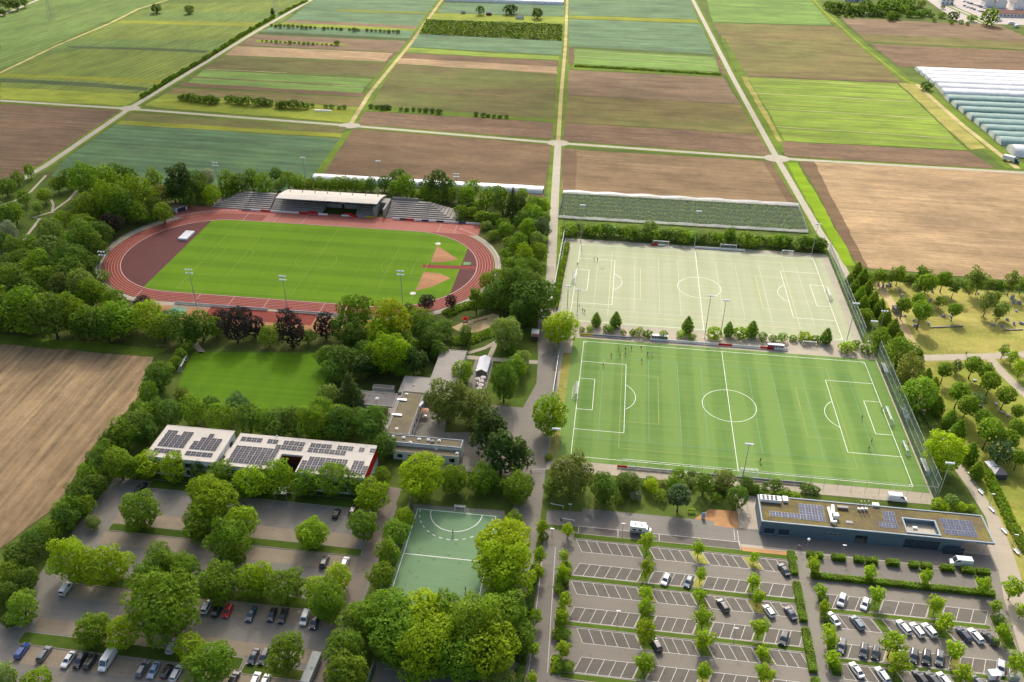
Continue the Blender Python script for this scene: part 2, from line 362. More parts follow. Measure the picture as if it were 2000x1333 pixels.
G['small'] = M_turf('training_lawn', lin(70,110,8,0.7), lin(104,144,12,0.76), per=9, amt=0.25, cross=0.5, worn=lin(84,118,20,0.9), wcov=0.12)
G['tartan'] = M_pave('red_running_track', lin(142,62,48,0.78), var=0.1, stain=0.35, scale=0.12)
G['tartan_pk'] = M_pave('salmon_running_track', lin(188,112,94,0.72), var=0.08, stain=0.3, scale=0.12)  # paler salmon version of the track colour, for home straight and apron
G['tartan_dk'] = M_pave('maroon_infield', lin(92,50,47,0.95), var=0.1, stain=0.2, scale=0.1)
G['court'] = M_pave('green_court', lin(112,142,104,1.0), var=0.1, stain=0.45, scale=0.08)
G['court_tl'] = M_pave('teal_court', lin(112,150,128,0.95), var=0.06, stain=0.2)
G['dirt'] = M_ground('bare_dirt', lin(176,128,92,0.8), lin(192,146,108,0.8), mid=0.4)

g = MB(); g.quad((-4000,-1200,0),(4000,-1200,0),(4000,7000,0),(-4000,7000,0)); struct('ground', g, G['base'])
_z = [0.02]
def sheet(name, pts, m, z=None, px=True):
    if z is None: _z[0] += 0.0015; z = _z[0]
    q = [(P(*p)[:2] if px else p) for p in pts]
    n = len(q); a = sum(q[i][0]*q[(i+1) % n][1]-q[(i+1) % n][0]*q[i][1] for i in range(n))
    if a < 0: q = q[::-1]
    b = MB(); b.poly([(p[0], p[1], z) for p in q]); return struct(name, b, m)
def rect(name, x0, x1, y0, y1, m, z=None): return sheet(name, [(x0,y0),(x1,y0),(x1,y1),(x0,y1)], m, z, px=False)
def F(m, *pts):
    q = [P(*p) for p in pts]; out = []                       # a ragged, hand-driven margin instead of a ruled edge
    for i in range(len(q)):
        a, b_ = q[i], q[(i+1) % len(q)]; L = (b_-a).length; k = max(1, int(L/5)); d = (b_-a)/max(L, .01); off = 0.0
        for j in range(k):
            off = 0.6*off+random.uniform(-.45, .45); o_ = off if 0 < j else 0.0
            c = a.lerp(b_, j/k); out.append((c.x-d.y*o_, c.y+d.x*o_))
    return sheet('field', out, G[m], px=False)
# left of the north-west road
F('vine2', (0,-30),(590,-30),(600,2),(330,0),(200,45),(0,138))
F('vine', (0,196),(245,208),(276,190),(596,2),(320,8),(206,48),(0,145))
F('strip_dk', (0,153),(150,160),(290,172),(286,178),(150,168),(0,161))
F('yellow', (0,144),(160,150),(325,157),(318,164),(150,156),(0,149))
F('vine2', (0,118),(60,100),(150,76),(470,80),(430,98),(160,96),(0,128))
F('yellow', (240,40),(545,46),(535,52),(226,46))
F('vine2', (290,22),(575,28),(548,44),(250,38))
F('strip_dk', (128,90),(300,94),(410,99),(400,104),(290,99),(140,94))
F('meadow', (0,172),(290,184),(278,191),(246,207),(0,194))
F('soil_dark', (0,204),(238,216),(90,318),(52,346),(0,352))
# between north-west road and dirt track
F('cabbage', (622,-12),(868,-12),(858,4),(822,48),(816,51),(562,39),(612,2))
F('yellow', (660,19),(845,25),(842,28),(655,22))
F('soil_pink', (562,39),(816,51),(812,57),(552,44))
F('meadow', (552,44),(812,57),(808,62),(540,50))
F('cabbage', (532,52),(808,61),(800,75),(506,62))
F('strip_dk', (506,62),(800,75),(796,80),(502,67))
F('soil_pink', (500,68),(794,81),(776,103),(462,88))
F('meadow', (500,78),(668,86),(690,90),(500,82))
F('soil_tan', (462,90),(768,104),(752,121),(440,108))
F('soil_head', (768,104),(776,103),(757,124),(752,121))
F('weedy', (438,109),(757,124),(736,152),(392,137))
F('lettuce', (396,137),(726,155),(705,183),(362,166))
F('soil_head', (374,150),(716,169),(715,171),(372,152))
F('soil_head', (358,162),(715,183),(708,190),(352,168))
F('olive', (340,172),(710,192),(700,210),(322,184))
F('meadow', (322,184),(700,210),(684,240),(330,213),(282,206))
F('yellow', (330,197),(690,215),(688,222),(300,202))
# dirt track to main track
F('cabbage', (868,6),(1103,9),(1103,33),(855,25))
F('meadow', (848,26),(1103,34),(1101,47),(838,38))
F('weedy', (832,41),(1098,50),(1097,80),(818,66))
F('cabbage', (818,66),(1097,80),(1096,108),(800,92))
F('lettuce2', (799,93),(960,104),(1093,110),(1092,118),(958,112),(792,102))
F('soil_head', (789,104),(1091,120),(1089,133),(780,114))
F('soil_tan', (782,114),(1089,131),(1088,145),(776,125))
F('weedy', (774,126),(1088,146),(1083,234),(735,206),(722,206))
F('verge', (722,206),(1083,234),(1083,240),(714,217))
F('plough', (714,218),(1081,240),(1080,272),(700,244))
# main track to north-east road
F('cabbage', (1112,-14),(1346,-12),(1362,38),(1112,30))
F('yellow', (1112,31),(1362,39),(1368,46),(1111,37))
F('cabbage', (1111,38),(1368,47),(1396,107),(1110,91))
F('soil_head', (1110,92),(1120,94),(1120,125),(1109,124))
F('lettuce', (1122,96),(1396,112),(1404,141),(1121,125))
F('verge', (1121,126),(1406,142),(1412,151),(1112,136))
F('soil_head', (1396,110),(1404,111),(1418,148),(1410,146))
F('soil_pink', (1111,137),(1412,152),(1447,204),(1108,186))
F('olive', (1108,187),(1447,205),(1480,263),(1103,239))
F('plough', (1103,240),(1480,264),(1506,305),(1100,275))
F('soil_warm', (1098,291),(1507,316),(1560,404),(1097,374))
F('soil_head', (1098,291),(1126,293),(1124,375),(1097,374))
F('soil_head', (1490,316),(1508,317),(1560,404),(1540,402))
# east of the north-east road
F('lettuce', (1376,-14),(1570,-14),(1626,50),(1392,44))
F('olive', (1393,46),(1632,52),(1758,158),(1452,147))
F('soil_head', (1452,147),(1758,158),(1760,162),(1455,150))
F('lettuce2', (1460,151),(1752,164),(1890,294),(1528,276))
F('dry', (1754,162),(1782,164),(1925,290),(1896,293))
F('verge', (1408,75),(1416,75),(1460,150),(1534,277),(1532,300),(1515,290),(1445,160))
F('dry', (1447,150),(1459,150),(1528,276),(1520,278))
F('plough', (1527,277),(1893,296),(1942,330),(1534,306))
F('soil_pink', (1642,35),(1952,50),(2010,76),(2010,82),(1676,66))
F('olive', (1676,66),(2010,82),(2010,98),(1692,82))
F('plough', (1700,86),(2060,103),(2080,143),(1757,131))
F('soil_tan', (1588,317),(2090,345),(2220,570),(1694,525))
F('soil_head', (1560,316),(1590,317),(1696,526),(1672,516))
G['vivid'] = M_ground('vivid_verge', lin(112,148,14,0.78), lin(140,168,30,0.8), mid=0.3)
F('vivid', (1534,318),(1558,318),(1672,520),(1650,520),(1640,505))
# south of the cross road, west
F('weedy', (256,221),(677,249),(672,262),(234,238))
F('yellow', (236,236),(672,262),(668,270),(226,244))
F('cabbage2', (226,243),(668,271),(612,345),(560,375),(100,345),(132,308))
F('verge', (672,260),(690,254),(632,344),(612,345))
F('soil_mid', (716,256),(1062,288),(1058,372),(652,338),(655,325))
F('soil_head', (692,252),(1078,284),(1062,386),(622,350),(632,340))
F('stubble', (-160,662),(0,673),(300,698),(283,745),(258,795),(190,862),(112,990),(-160,1190))
F('verge', (-160,640),(0,655),(330,682),(303,698),(0,673),(-160,662))
FOIL = M_ground('irrigation_hose_strip', lin(196,194,130,0.66), lin(222,216,170,0.66), mid=0.5)
for a, c in (((1502,156),(1750,171)),((1470,182),(1784,200)),((1480,211),(1826,233)),((1512,248),(1860,271)),((1127,100),(1392,116)),((1124,110),(1396,129)),((404,136),(560,143)),((650,167),(708,170))):
    b = MB(); b.strip([tuple(P(a[0]+(c[0]-a[0])*t, a[1]+(c[1]-a[1])*t+0.4*math.sin(9*t))[:2]) for t in [i/12 for i in range(13)]], [0.5+0.5*random.random() for _ in range(13)], 0.19); struct('irrigation_strip', b, FOIL)
# roads and tracks
def road(name, px, w, m='road', z=0.075, verge=2.2):
    pts = [tuple(P(*p)[:2]) for p in px]
    if verge: b = MB(); b.strip(pts, w+2*verge, z-0.03); struct('road_verge', b, G['verge'])
    b = MB(); b.strip(pts, w, z); return struct(name, b, G[m])
road('farm_road', [(-120,190),(0,197),(250,213),(683,246),(1090,280),(1517,310),(2000,338),(2100,344)], 3.5)
road('farm_road', [(40,352),(88,325),(254,212),(500,62),(608,0),(640,-20)], 4.0, z=0.080)
road('farm_road', [(1344,-15),(1353,0),(1430,150),(1517,309),(1600,452),(1640,512),(1664,560)], 3.6, z=0.085)
road('farm_road', [(1073,590),(1075,560),(1080,460),(1087,330),(1090,280)], 4.2, z=0.090)
road('dirt_track', [(1090,280),(1096,185),(1104,95),(1108,0),(1109,-15)], 2.6, 'track_dirt', z=0.07, verge=3.5)
road('dirt_track', [(683,246),(722,183),(800,88),(862,2),(875,-15)], 3.0, 'track_dirt', z=0.07, verge=3.5)
road('dirt_track', [(-40,160),(0,143),(110,90),(215,46),(270,18),(345,-5)], 2.6, 'track_dirt', z=0.07, verge=1.5)
road('farm_road', [(-20,38),(0,31),(50,10),(90,-6)], 4.0, z=0.08)
road('dirt_track', [(1570,-20),(1612,25),(1690,95),(1770,158),(1790,165)], 2.2, 'meadow', z=0.07, verge=4)
road('dirt_track', [(1790,165),(1840,210),(1880,245),(1988,330)], 3.4, 'track_dirt', z=0.07, verge=5)
road('village_road', [(1940,52),(1965,62),(2010,82)], 4.0, z=0.08)
road('village_road', [(1855,12),(1895,30),(1925,45),(1942,52)], 4.0, z=0.081)
for (u, v, r) in ((254,212,5.5),(683,246,5.5),(1090,280,5.5),(1517,310,6)):
    c = P(u, v); b = MB(); b.poly([(c.x+r*math.cos(t)*1.25, c.y+r*math.sin(t), 0.095) for t in [2*math.pi*i/20 for i in range(20)]]); struct('road_junction', b, G['road'])
# wood floor and lawns
sheet('wood_floor', [(-120,345),(45,345),(130,330),(600,352),(640,360),(1060,392),(1082,470),(1070,640),(1040,690),(860,690),(780,780),(640,800),(650,690),(380,680),(330,690),(-120,640)], G['wood'], 0.022)
sheet('park_lawn', [(-40,372),(60,345),(150,352),(150,400),(40,480),(-40,450)], G['lawn'], 0.03)
b = MB(); b.strip([tuple(P(*p)[:2]) for p in [(90,343),(60,375),(28,393),(0,402)]], 1.3, 0.05); struct('trodden_path', b, G['path'])
b = MB(); b.strip([tuple(P(*p)[:2]) for p in [(150,372),(135,390),(100,415),(65,425),(78,428),(45,470)]], 1.5, 0.054); struct('trodden_path', b, G['path'])
b = MB(); b.strip([tuple(P(*p)[:2]) for p in [(102,416),(104,400),(100,390)]], 1.2, 0.058); struct('trodden_path', b, G['path'])
sheet('park_path', [(262,343),(300,345),(298,352),(262,350)], G['path'], 0.06)
b = MB(); b.strip([tuple(P(*p)[:2]) for p in [(372,662),(385,678),(396,690)]], 2.2, 0.05); struct('trodden_path', b, G['path'])

# ------------------------------------------------------------------ stadium
CX1, CX2, CY, RI, RO = -228.3, -139.3, 84.8, 36.3, 44.0
def oval(R, n=40):
    a = [(CX2+R*math.cos(t), CY+R*math.sin(t)) for t in [-math.pi/2+math.pi*i/n for i in range(n+1)]]
    return a+[(CX1+R*math.cos(t), CY+R*math.sin(t)) for t in [math.pi/2+math.pi*i/n for i in range(n+1)]]
def ring(name, r0, r1, m, z):
    a, c = oval(r0), oval(r1); n = len(a); b = MB()
    b.add([(x, y, z) for x, y in a]+[(x, y, z) for x, y in c], [(i, n+i, n+(i+1) % n, (i+1) % n) for i in range(n)]); return struct(name, b, m)
rect('stadium_apron', -262, -108, 120, 134.5, G['tartan_pk'], 0.055)
ring('running_track', RI, RO, G['tartan'], 0.06)
rect('home_straight', -216, -112, 121.1, 133.2, G['tartan_pk'], 0.066)
ring('track_margin', RO+0.4, RO+3.2, G['path'], 0.05)
rect('stadium_walk', -232, -120, 26, 40.2, G['gravel_red'], 0.045)
rect('run_up_track', -205, -160, 30.5, 39.0, G['tartan'], 0.051)
inner = oval(RI)
sheet('track_infield', inner, G['tartan_dk'], 0.056, px=False)
gr = [(x, y) for x, y in inner if -240.7 < x < -111]
def clip_oval(x0, x1, R=RI-0.3, n=60):
    up = []; lo = []
    for i in range(n+1):
        x = x0+(x1-x0)*i/n
        dx = max(CX1-x, x-CX2, 0); h = math.sqrt(max(R*R-dx*dx, 0)); up.append((x, CY+h)); lo.append((x, CY-h))
    return lo+up[::-1]
sheet('football_lawn', clip_oval(-240.7, -110.4), G['stad'], 0.062, px=False)
b = MB()
for k in range(0, 7):
    o = oval(RI+0.15+k*1.22); b.strip(o, 0.34 if k == 0 else 0.11, 0.075, closed=True)
for x in (-240, -214, -199, -184, -160, -150, -130): b.quad((x,39.6+1.5,0.0765),(x+0.2,39.6+1.5,0.0765),(x+0.2,48.4,0.0765),(x,48.4,0.0765))
for x in (-226, -210, -196, -128, -120): b.quad((x,121.3,0.0765),(x+0.2,121.3,0.0765),(x+0.2,131.5,0.0765),(x,131.5,0.0765))
struct('track_line_markings', b, M_plain('track_line_paint', (0.46,0.32,0.27,1), 0.7))
sheet('shot_put_sector', [(854,480),(841,513),(868,512),(895,508)], G['dirt'], 0.070)
sheet('shot_put_sector', [(828,532),(812,569),(846,560),(880,544),(860,535)], G['dirt'], 0.0705)
sheet('long_jump_runway', [(826,517),(932,521),(931,527),(825,524)], G['tartan'], 0.071)
sheet('infield_mat', [(906,512),(921,513),(918,518),(904,518)], M_plain('green_mat', lin(90,140,70,0.8)), 0.073)
b = MB()
for (u, v) in ((855.5,476.5),(806.5,573.5)):
    c = P(u, v); b.poly([(c.x+1.3*math.cos(t), c.y+1.3*math.sin(t), 0.078) for t in [2*math.pi*i/16 for i in range(16)]])
struct('throwing_circle', b, M_plain('pale_concrete', (0.6,0.56,0.48,1)))
def lines(name, segs, m, z, w=0.14):
    b = MB()
    for i, s in enumerate(segs): b.strip(s, w, z+0.0004*(i % 5))
    return struct(name, b, m)
def arc(cx, cy, r, a0, a1, n=48): return [(cx+r*math.cos(a0+(a1-a0)*i/n), cy+r*math.sin(a0+(a1-a0)*i/n)) for i in range(n+1)]
def pitch_segs(cx, cy, h, w):
    s = [[(cx-h,cy-w),(cx+h,cy-w)],[(cx-h,cy+w),(cx+h,cy+w)],[(cx-h,cy-w),(cx-h,cy+w)],[(cx+h,cy-w),(cx+h,cy+w)],[(cx,cy-w),(cx,cy+w)], arc(cx,cy,9.15,0,2*math.pi)]
    for e in (-1, 1):
        g_ = cx+e*h
        for d, k in ((16.5,20.16),(5.5,9.16)):
            s += [[(g_,cy+k),(g_-e*d,cy+k)],[(g_,cy-k),(g_-e*d,cy-k)],[(g_-e*d,cy-k),(g_-e*d,cy+k)]]
        a = math.acos(5.5/9.15)
        s.append(arc(g_-e*11, cy, 9.15, (math.pi if e > 0 else 0)-a, (math.pi if e > 0 else 0)+a, 24))
        s += [arc(g_, cy+q*w, 1.0, *( (math.pi/2 if q<0 else math.pi, math.pi if q<0 else 1.5*math.pi) if e > 0 else ((0, math.pi/2) if q<0 else (-math.pi/2, 0))), 8) for q in (-1, 1)]
    return s
lines('stadium_line_markings', pitch_segs(-176.0, 84.8, 50.5, 33), M_plain('worn_white_line', lin(128,150,40,0.85)), 0.08, 0.16)
# ------------------------------------------------------------------ synthetic pitches
rect('pitch_surround', -63.2, 57.0, -41.5, 47.5, G['path'], 0.04)
rect('artificial_pitch', -56.3, 56.5, -36.4, 36.2, G['turf'], 0.06)
rect('pitch_surround', -66.6, 54.3, 46.2, 123.8, M_pave('grey_surround', lin(176,168,150,0.75)), 0.044)
rect('sanded_pitch', -63.0, 51.3, 47.6, 120.2, G['turf_pale'], 0.06)
lines('pitch_line_markings', pitch_segs(0, 0, 52.2, 34.1), G['white'], 0.075, 0.13)
lines('pitch_line_markings', pitch_segs(-5.8, 83.6, 53.0, 34.6), G['white'], 0.075, 0.13)
def mini(cx, cy, h, w, yl, bl, ww):
    a = []; 
    a += [[(cx-h+15,cy-w+6),(cx+h-15,cy-w+6)],[(cx-h+15,cy+w-6),(cx+h-15,cy+w-6)]]
    for e in (-1, 1):
        x = cx+e*(h-15); a += [[(x,cy-w+6),(x,cy+w-6)]]
        xi = cx+e*(h-28); a += [[(x,cy-14),(xi,cy-14)],[(x,cy+14),(xi,cy+14)],[(xi,cy-14),(xi,cy+14)]]
    a += [[(cx-.9,cy+w-9),(cx+.9,cy+w-9)],[(cx-.9,cy-w+9),(cx+.9,cy-w+9)]]
    lines('small_pitch_markings', a, yl, 0.082, ww)
    c = [[(cx-h,cy-w+10),(cx+h,cy-w+10)],[(cx-h,cy+w-10),(cx+h,cy+w-10)]]
    for k in (-44, -27.5, -17, -8.5, 8.5, 17, 27.5, 44): c.append([(cx+k,cy-w+10),(cx+k,cy+w-10)])
    lines('small_pitch_markings', c, bl, 0.088, ww)
mini(0, 0, 52.2, 34.1, G['yline'], G['bline'], 0.12)
mini(-5.8, 83.6, 53.0, 34.6, G['yline_p'], G['bline_p'], 0.13)
sheet('training_pitch', [(378,688),(640,690),(646,800),(338,800),(352,740)], G['small'], 0.05)
# ------------------------------------------------------------------ club grounds between stadium and pitches
rect('club_lawn', -97, -64, -14, 40, G['lawn'], 0.035)
rect('club_yard', -104.2, -70, -46, -11, G['plaza'], 0.04)
sheet('club_lawn', [(880,790),(950,800),(952,845),(868,845)], G['wood'], 0.05)
b = MB(); b.strip([(-63.6,-125),(-63.2,-60),(-63.3,-42),(-63.2,0),(-65,22),(-67,34),(-68.5,46),(-70.5,60)], [8.5,8.5,7.8,7.6,7.2,6.4,5.6,5.0], 0.052); struct('club_road', b, G['plaza'])
sheet('club_road', [(1018,803),(1050,745),(1045,905),(905,905),(905,850),(960,850),(948,798)], G['plaza'], 0.047)
rect('terrace', -91.5, -84.5, -9, 16, G['plaza'], 0.055)
b = MB(); b.strip([tuple(P(*p)[:2]) for p in [(912,698),(960,702),(1012,706),(1050,708)]], 2.4, 0.058); struct('garden_path', b, G['path'])
b = MB(); b.strip([tuple(P(*p)[:2]) for p in [(914,690),(945,681),(970,668),(1010,655)]], 1.8, 0.060); struct('garden_path', b, G['path'])
b = MB(); b.strip([tuple(P(*p)[:2]) for p in [(968,670),(956,698)]], 1.8, 0.062); struct('garden_path', b, G['path'])
sheet('playground', [(882,640),(905,630),(962,613),(974,616),(978,632),(930,650),(900,650)], G['sand'], 0.06)
sheet('bank_strip', [(1100,690),(1118,690),(1088,900),(1070,900)], G['dry'], 0.056)
sheet('court_surround', [(808,985),(985,998),(1010,1180),(760,1180)], G['asph_dk'], 0.045)
rect('ball_court', -96.0, -70.5, -101.0, -63.2, G['court'], 0.06)
seg = [[(-95.0,-101),(-95.0,-64.2)],[(-71.8,-64.0),(-71.8,-101)],[(-95.0,-64.0),(-71.8,-64.0)],[(-95.0,-81.6),(-71.8,-81.6)], arc(-83.4,-64.0,7.6,math.pi,2*math.pi)]
for i in range(0, 30, 2): seg.append(arc(-83.4,-64.0,10.8,math.pi*(1+(i+0.2)/30),math.pi*(1+(i+1.1)/30),3))
lines('court_line_markings', seg, G['white'], 0.075, 0.22)
rect('lower_court', -93, -70, -150, -116.5, G['asph_dk'], 0.05)
lines('court_line_markings', [[(-91,-118.2),(-72,-118.2)],[(-81.5,-118.2),(-81.5,-140)]], G['lot_line'], 0.07, 0.15)
# ------------------------------------------------------------------ old car park under trees (west)
rect('car_park_asphalt', -190, -101.2, -150, -63.5, G['asph_dk'], 0.045)
b = MB(); b.strip([(-104,-56),(-104.2,-63),(-104.0,-80),(-104.6,-100),(-104.0,-122),(-100,-140)], 4.8, 0.066); struct('park_lane', b, M_pave('worn_lane', lin(128,118,106,0.95)))
for (x0, x1, y0, y1) in ((-181,-137,-128.6,-123.7),(-137,-108,-128.6,-124.2),(-181,-107,-119.4,-115.3),(-181,-107,-108.4,-104.2),(-181,-107,-89.6,-84.8),(-181,-109,-81.4,-76.8)):
    rect('parking_bays', x0, x1, y0, y1, G['bay_old'], 0.058)
def island(x0, x1, y0, y1, r=0.8, m='lawn', slant=0.0, name='planted_island'):
    def rr(d):
        pts = []
        for (cx, cy, a) in ((x1-r,y1-r,0),(x0+r,y1-r,90),(x0+r,y0+r,180),(x1-r,y0+r,270)):
            for k in range(4):
                t = math.radians(a+30*k); pts.append((cx+(r-d)*math.cos(t)+slant*(cy-y0), cy+(r-d)*math.sin(t)))
        return pts
    b = MB(); b.prism(rr(0), 0.0, 0.17); k = struct('kerb', b, G['kerb'])
    b = MB(); b.poly([(p[0], p[1], 0.178) for p in rr(0.18)]); return struct(name, b, G[m])
for a in ((-182.5,-125,-123.5,-119.8),(-124.5,-109,-124.2,-121.2),(-180.2,-107.3,-104.0,-100.2),(-180.6,-106.4,-84.6,-81.6),(-178,-107,-66.6,-62.6)): island(*a)
# ------------------------------------------------------------------ new car park (east)
rect('car_park_asphalt', -57.2, 66.5, -150, -66.8, G['asph'], 0.046)
b = MB(); b.strip([(-57.2,-62.2),(-46,-61.8),(5,-62.2),(66,-63.6)], [6,6.2,6.2,6.6], 0.054); struct('access_road', b, G['asph_road'])
rect('lay_by', -47.6, -2.4, -67.3, -64.6, G['bay'], 0.060); rect('lay_by', -47, -9, -59.2, -57.2, G['asph_dk'], 0.060)
lines('lay_by_markings', [[(x,-67.2),(x,-64.5)] for x in (-47.6,-36.4,-24.8,-13.4,-2.4)]+[[(-47.6,-64.6),(-2.4,-64.6)],[(-3.6,-64),(-3.6,-60)],[(-2.6,-66),(-2.6,-60)]], G['lot_line'], 0.07, 0.16)
sheet('gravel_corner', [(1347,1020),(1385,995),(1440,999),(1443,1034)], G['gravel_red'], 0.058)
island(-49.0, 13.2, -69.7, -67.5, 0.6, 'lawn')
rect('gravel_strip', -2, 12, -68.0, -66.6, G['gravel_red'], 0.19)
rows = []
def bays(y0, y1, sl, groups):
    """one row of slanted bays: y0 top edge, y1 bottom edge, sl = x shift of the bottom edge"""
    b = MB(); L = MB()
    for gi, (xa, xb, n) in enumerate(groups):
        b.poly([(xa,y0,0.058),(xb,y0,0.058),(xb+sl,y1,0.058),(xa+sl,y1,0.058)][::-1])
        for i in range(n+1):
            x = xa+(xb-xa)*i/n; L.strip([(x,y0),(x+sl,y1)], 0.12, 0.066+0.0004*(i % 2))
        L.strip([(xa,y0),(xb,y0)], 0.12, 0.068); L.strip([(xa+sl,y1),(xb+sl,y1)], 0.12, 0.0685)
        if gi and xa-groups[gi-1][1] > 0.8: islands.append(((groups[gi-1][1], xa), y0, y1, sl))
    struct('parking_bays', b, G['bay']); struct('bay_markings', L, G['lot_line'])
islands = []
bays(-70.0,-74.3,1.9,((-48,-31.1,6),(-27.8,-16.6,4),(-13,-2.4,4),(1.4,9.6,3)))
bays(-78.6,-82.9,-1.7,((-46.5,-29.3,6),(-26.3,-15.1,4),(-12.1,-0.9,4),(2.0,11.4,3)))
bays(-85.1,-89.3,1.8,((-48.3,-31.1,6),(-27.3,-17.0,4),(-13.6,-2.8,4),(1.0,8.6,3)))
bays(-93.6,-98.1,-1.6,((-46.8,-30,6),(-25.8,-15.5,4),(-11.4,-1,4),(1.9,10.6,3)))
bays(-100.1,-104.4,1.7,((-45.8,-31.3,5),(-27,-17.3,4),(-13.7,-2.8,4),(1.0,9.0,3)))
bays(-108.5,-113.0,-1.7,((-44.1,-30.1,5),(-26.9,-15.4,4),(-12.7,-1.6,4),(1.6,10.4,3)))
bays(-80.4,-84.9,-2.2,((18.6,29.9,4),(33.1,44.5,3),(48.4,59.0,3)))
bays(-86.9,-91.2,2.0,((17.4,28.2,4),(31.2,41.4,4),(46.0,56.4,4)))
bays(-95.9,-100.0,-1.8,((19.2,30.2,4),(33.4,45.4,4),(47.8,59.2,4)))
bays(-102.0,-106.2,1.6,((16.8,27.4,4),(31,43,4),(46,57,4)))
for (xa, xb), y0, y1, sl in islands:
    q = [(xa+0.15,y0),(xb-0.15,y0),(xb-0.15+sl,y1),(xa+0.15+sl,y1)]
    b = MB(); b.prism(q, 0.0, 0.16); struct('kerb', b, G['kerb'])
    cx = sum(p[0] for p in q)/4; cy = sum(p[1] for p in q)/4
    b = MB(); b.poly([(cx+(p[0]-cx)*0.9, cy+(p[1]-cy)*0.94, 0.168) for p in q][::-1]); struct('planted_island', b, G['dry'] if random.random() < .5 else G['lawn'])
for (x0, x1, y0, y1) in ((-49.6,11,-84.9,-83.1),(-49.6,11,-99.9,-98.3),(-49,11,-115.2,-113.3),(16,58,-86.7,-85.1),(16,58,-101.8,-100.3)): island(x0, x1, y0, y1, 0.6, 'lawn')
for (y0, y1) in ((-88,-79.5),(-103.2,-94.0),(-114,-108.4)): island(-51.6,-48.6, y0, y1, 1.2, 'lawn')
rect('lane', -57.0, -51.9, -150, -72.5, G['asph_road'], 0.056)
lines('lane_edge_markings', [[(-53.6,-73.5),(-51.9,-114)],[(-56.8,-75),(-56.4,-114)]], G['lot_line'], 0.066, 0.14)
rect('footpath', 12.2, 15.2, -150, -66.5, G['plaza'], 0.062)
rect('paver_bays', 18.6, 58.6, -73.9, -67.6, G['pavers'], 0.060)
island(15.4, 18.2, -74, -68, 0.5); island(30.3, 32.3, -73.8, -68, 0.5, 'lawn'); island(44.4, 46.6, -73.9, -68.2, 0.5, 'lawn'); island(58.8, 62, -74.2, -68.4, 0.5, 'lawn')
island(16.0, 18.4, -92, -80, 0.6); island(15.4,18.0,-106,-95,0.6); island(58.6, 62.3, -92.4, -81.5, 0.8); island(60.4,63.5,-104,-96.5,0.8)
# east side: path, memorial park
rect('forecourt', -2.2, 68, -66.6, -45, M_pave('pale_forecourt', lin(186,174,156,0.76)), 0.042)
b = MB(); b.strip([(64,-140),(65.4,-95),(67.5,-76),(70,-60),(71.8,-45),(70,-30),(67.8,-18),(67,0),(65,14)], [7,6,6,5,4,3.6,3.4,3,2.6], 0.070); struct('park_path', b, G['path'])
sheet('park_meadow', [(1690,540),(1720,548),(2120,585),(2300,830),(2300,1120),(1990,1140),(1930,1010),(1800,790),(1740,690)], G['dry'], 0.03)
sheet('park_meadow', [(1830,708),(2100,715),(2300,1000),(2000,1030),(1925,1000),(1850,860),(1800,790)], M_ground('greener_meadow', lin(130,144,54,0.64), lin(170,172,78,0.64), big=0.04, mid=0.2, weed=lin(196,178,106,0.75), wcover=0.4), 0.036)
b = MB(); b.strip([tuple(P(*p)[:2]) for p in [(1788,700),(1830,699),(1920,697),(2020,692),(2100,690)]], 4.0, 0.064); struct('park_path', b, G['path'])
b = MB(); b.strip([tuple(P(*p)[:2]) for p in [(1932,699),(1960,730),(2010,778),(2080,840)]], 3.6, 0.060); struct('park_path', b, G['path'])
b = MB(); b.strip([tuple(P(*p)[:2]) for p in [(1712,552),(1740,590),(1766,640),(1790,690)]], 3.5, 0.050); struct('trodden_path', b, G['sand'])
# ------------------------------------------------------------------ buildings
B = {}
B['white_roof'] = M_pave('white_roof_sheet', lin(206,198,184,0.95), var=0.06, stain=0.4, scale=0.15)
B['white_wall'] = M_plain('white_render', (0.74,0.74,0.72,1), 0.8, 0.06)
B['grey_wall'] = M_plain('grey_render', (0.4,0.4,0.38,1), 0.8, 0.08)
B['red'] = M_plain('red_panel', lin(206,30,22,0.9), 0.5, 0.1)
B['rust'] = M_plain('dark_red_cladding', lin(120,50,32,0.8), 0.6, 0.2)
B['concrete'] = M_pave('concrete_terrace', lin(152,145,135,1.0), var=0.14, stain=0.4, scale=0.3)
B['concrete_dk'] = M_pave('weathered_concrete', lin(148,141,131,1.0), var=0.14, stain=0.4, scale=0.3)
B['concrete_lt'] = M_pave('light_concrete', lin(164,160,150,0.85), var=0.1, stain=0.4, scale=0.3)
B['flat_grey'] = M_pave('grey_felt_roof', lin(150,144,134,1.0), var=0.1, stain=0.35, scale=0.1)
B['flat_dark'] = M_pave('dark_wet_roof', lin(112,108,104,1.0), var=0.15, stain=0.95, scale=0.2)
B['gravel'] = M_ground('gravel_roof', lin(118,110,90,0.85), lin(142,132,108,0.85), mid=0.6, weed=lin(112,110,60,0.9), wcover=0.45, wscale=0.2)
B['sedum'] = M_ground('sedum_roof', lin(104,94,74,0.7), lin(134,120,96,0.7), mid=0.5, weed=lin(160,150,48,0.72), wcover=0.7, wscale=0.14)
B['blue_metal'] = M_pave('blue_grey_cladding', lin(98,116,128,0.95), var=0.06, stain=0.2, scale=0.2, rough=0.5)
B['trim'] = M_plain('grey_parapet', lin(150,164,172,0.75), 0.5, 0.06)
B['glass'] = M_paint('dark_glass', (0.035,0.055,0.075,1), 0.08)
B['door_dk'] = M_plain('dark_door', lin(52,66,80,0.9), 0.5)
B['pv'] = M_plain('solar_cell', (0.022,0.022,0.032,1), 0.45, 0.15, spec=0.25)
B['pv2'] = M_plain('solar_cell_blue', (0.07,0.08,0.125,1), 0.45, 0.15, spec=0.3)
B['alu'] = M_plain('aluminium', (0.62,0.63,0.64,1), 0.35, 0.05, metal=0.6)
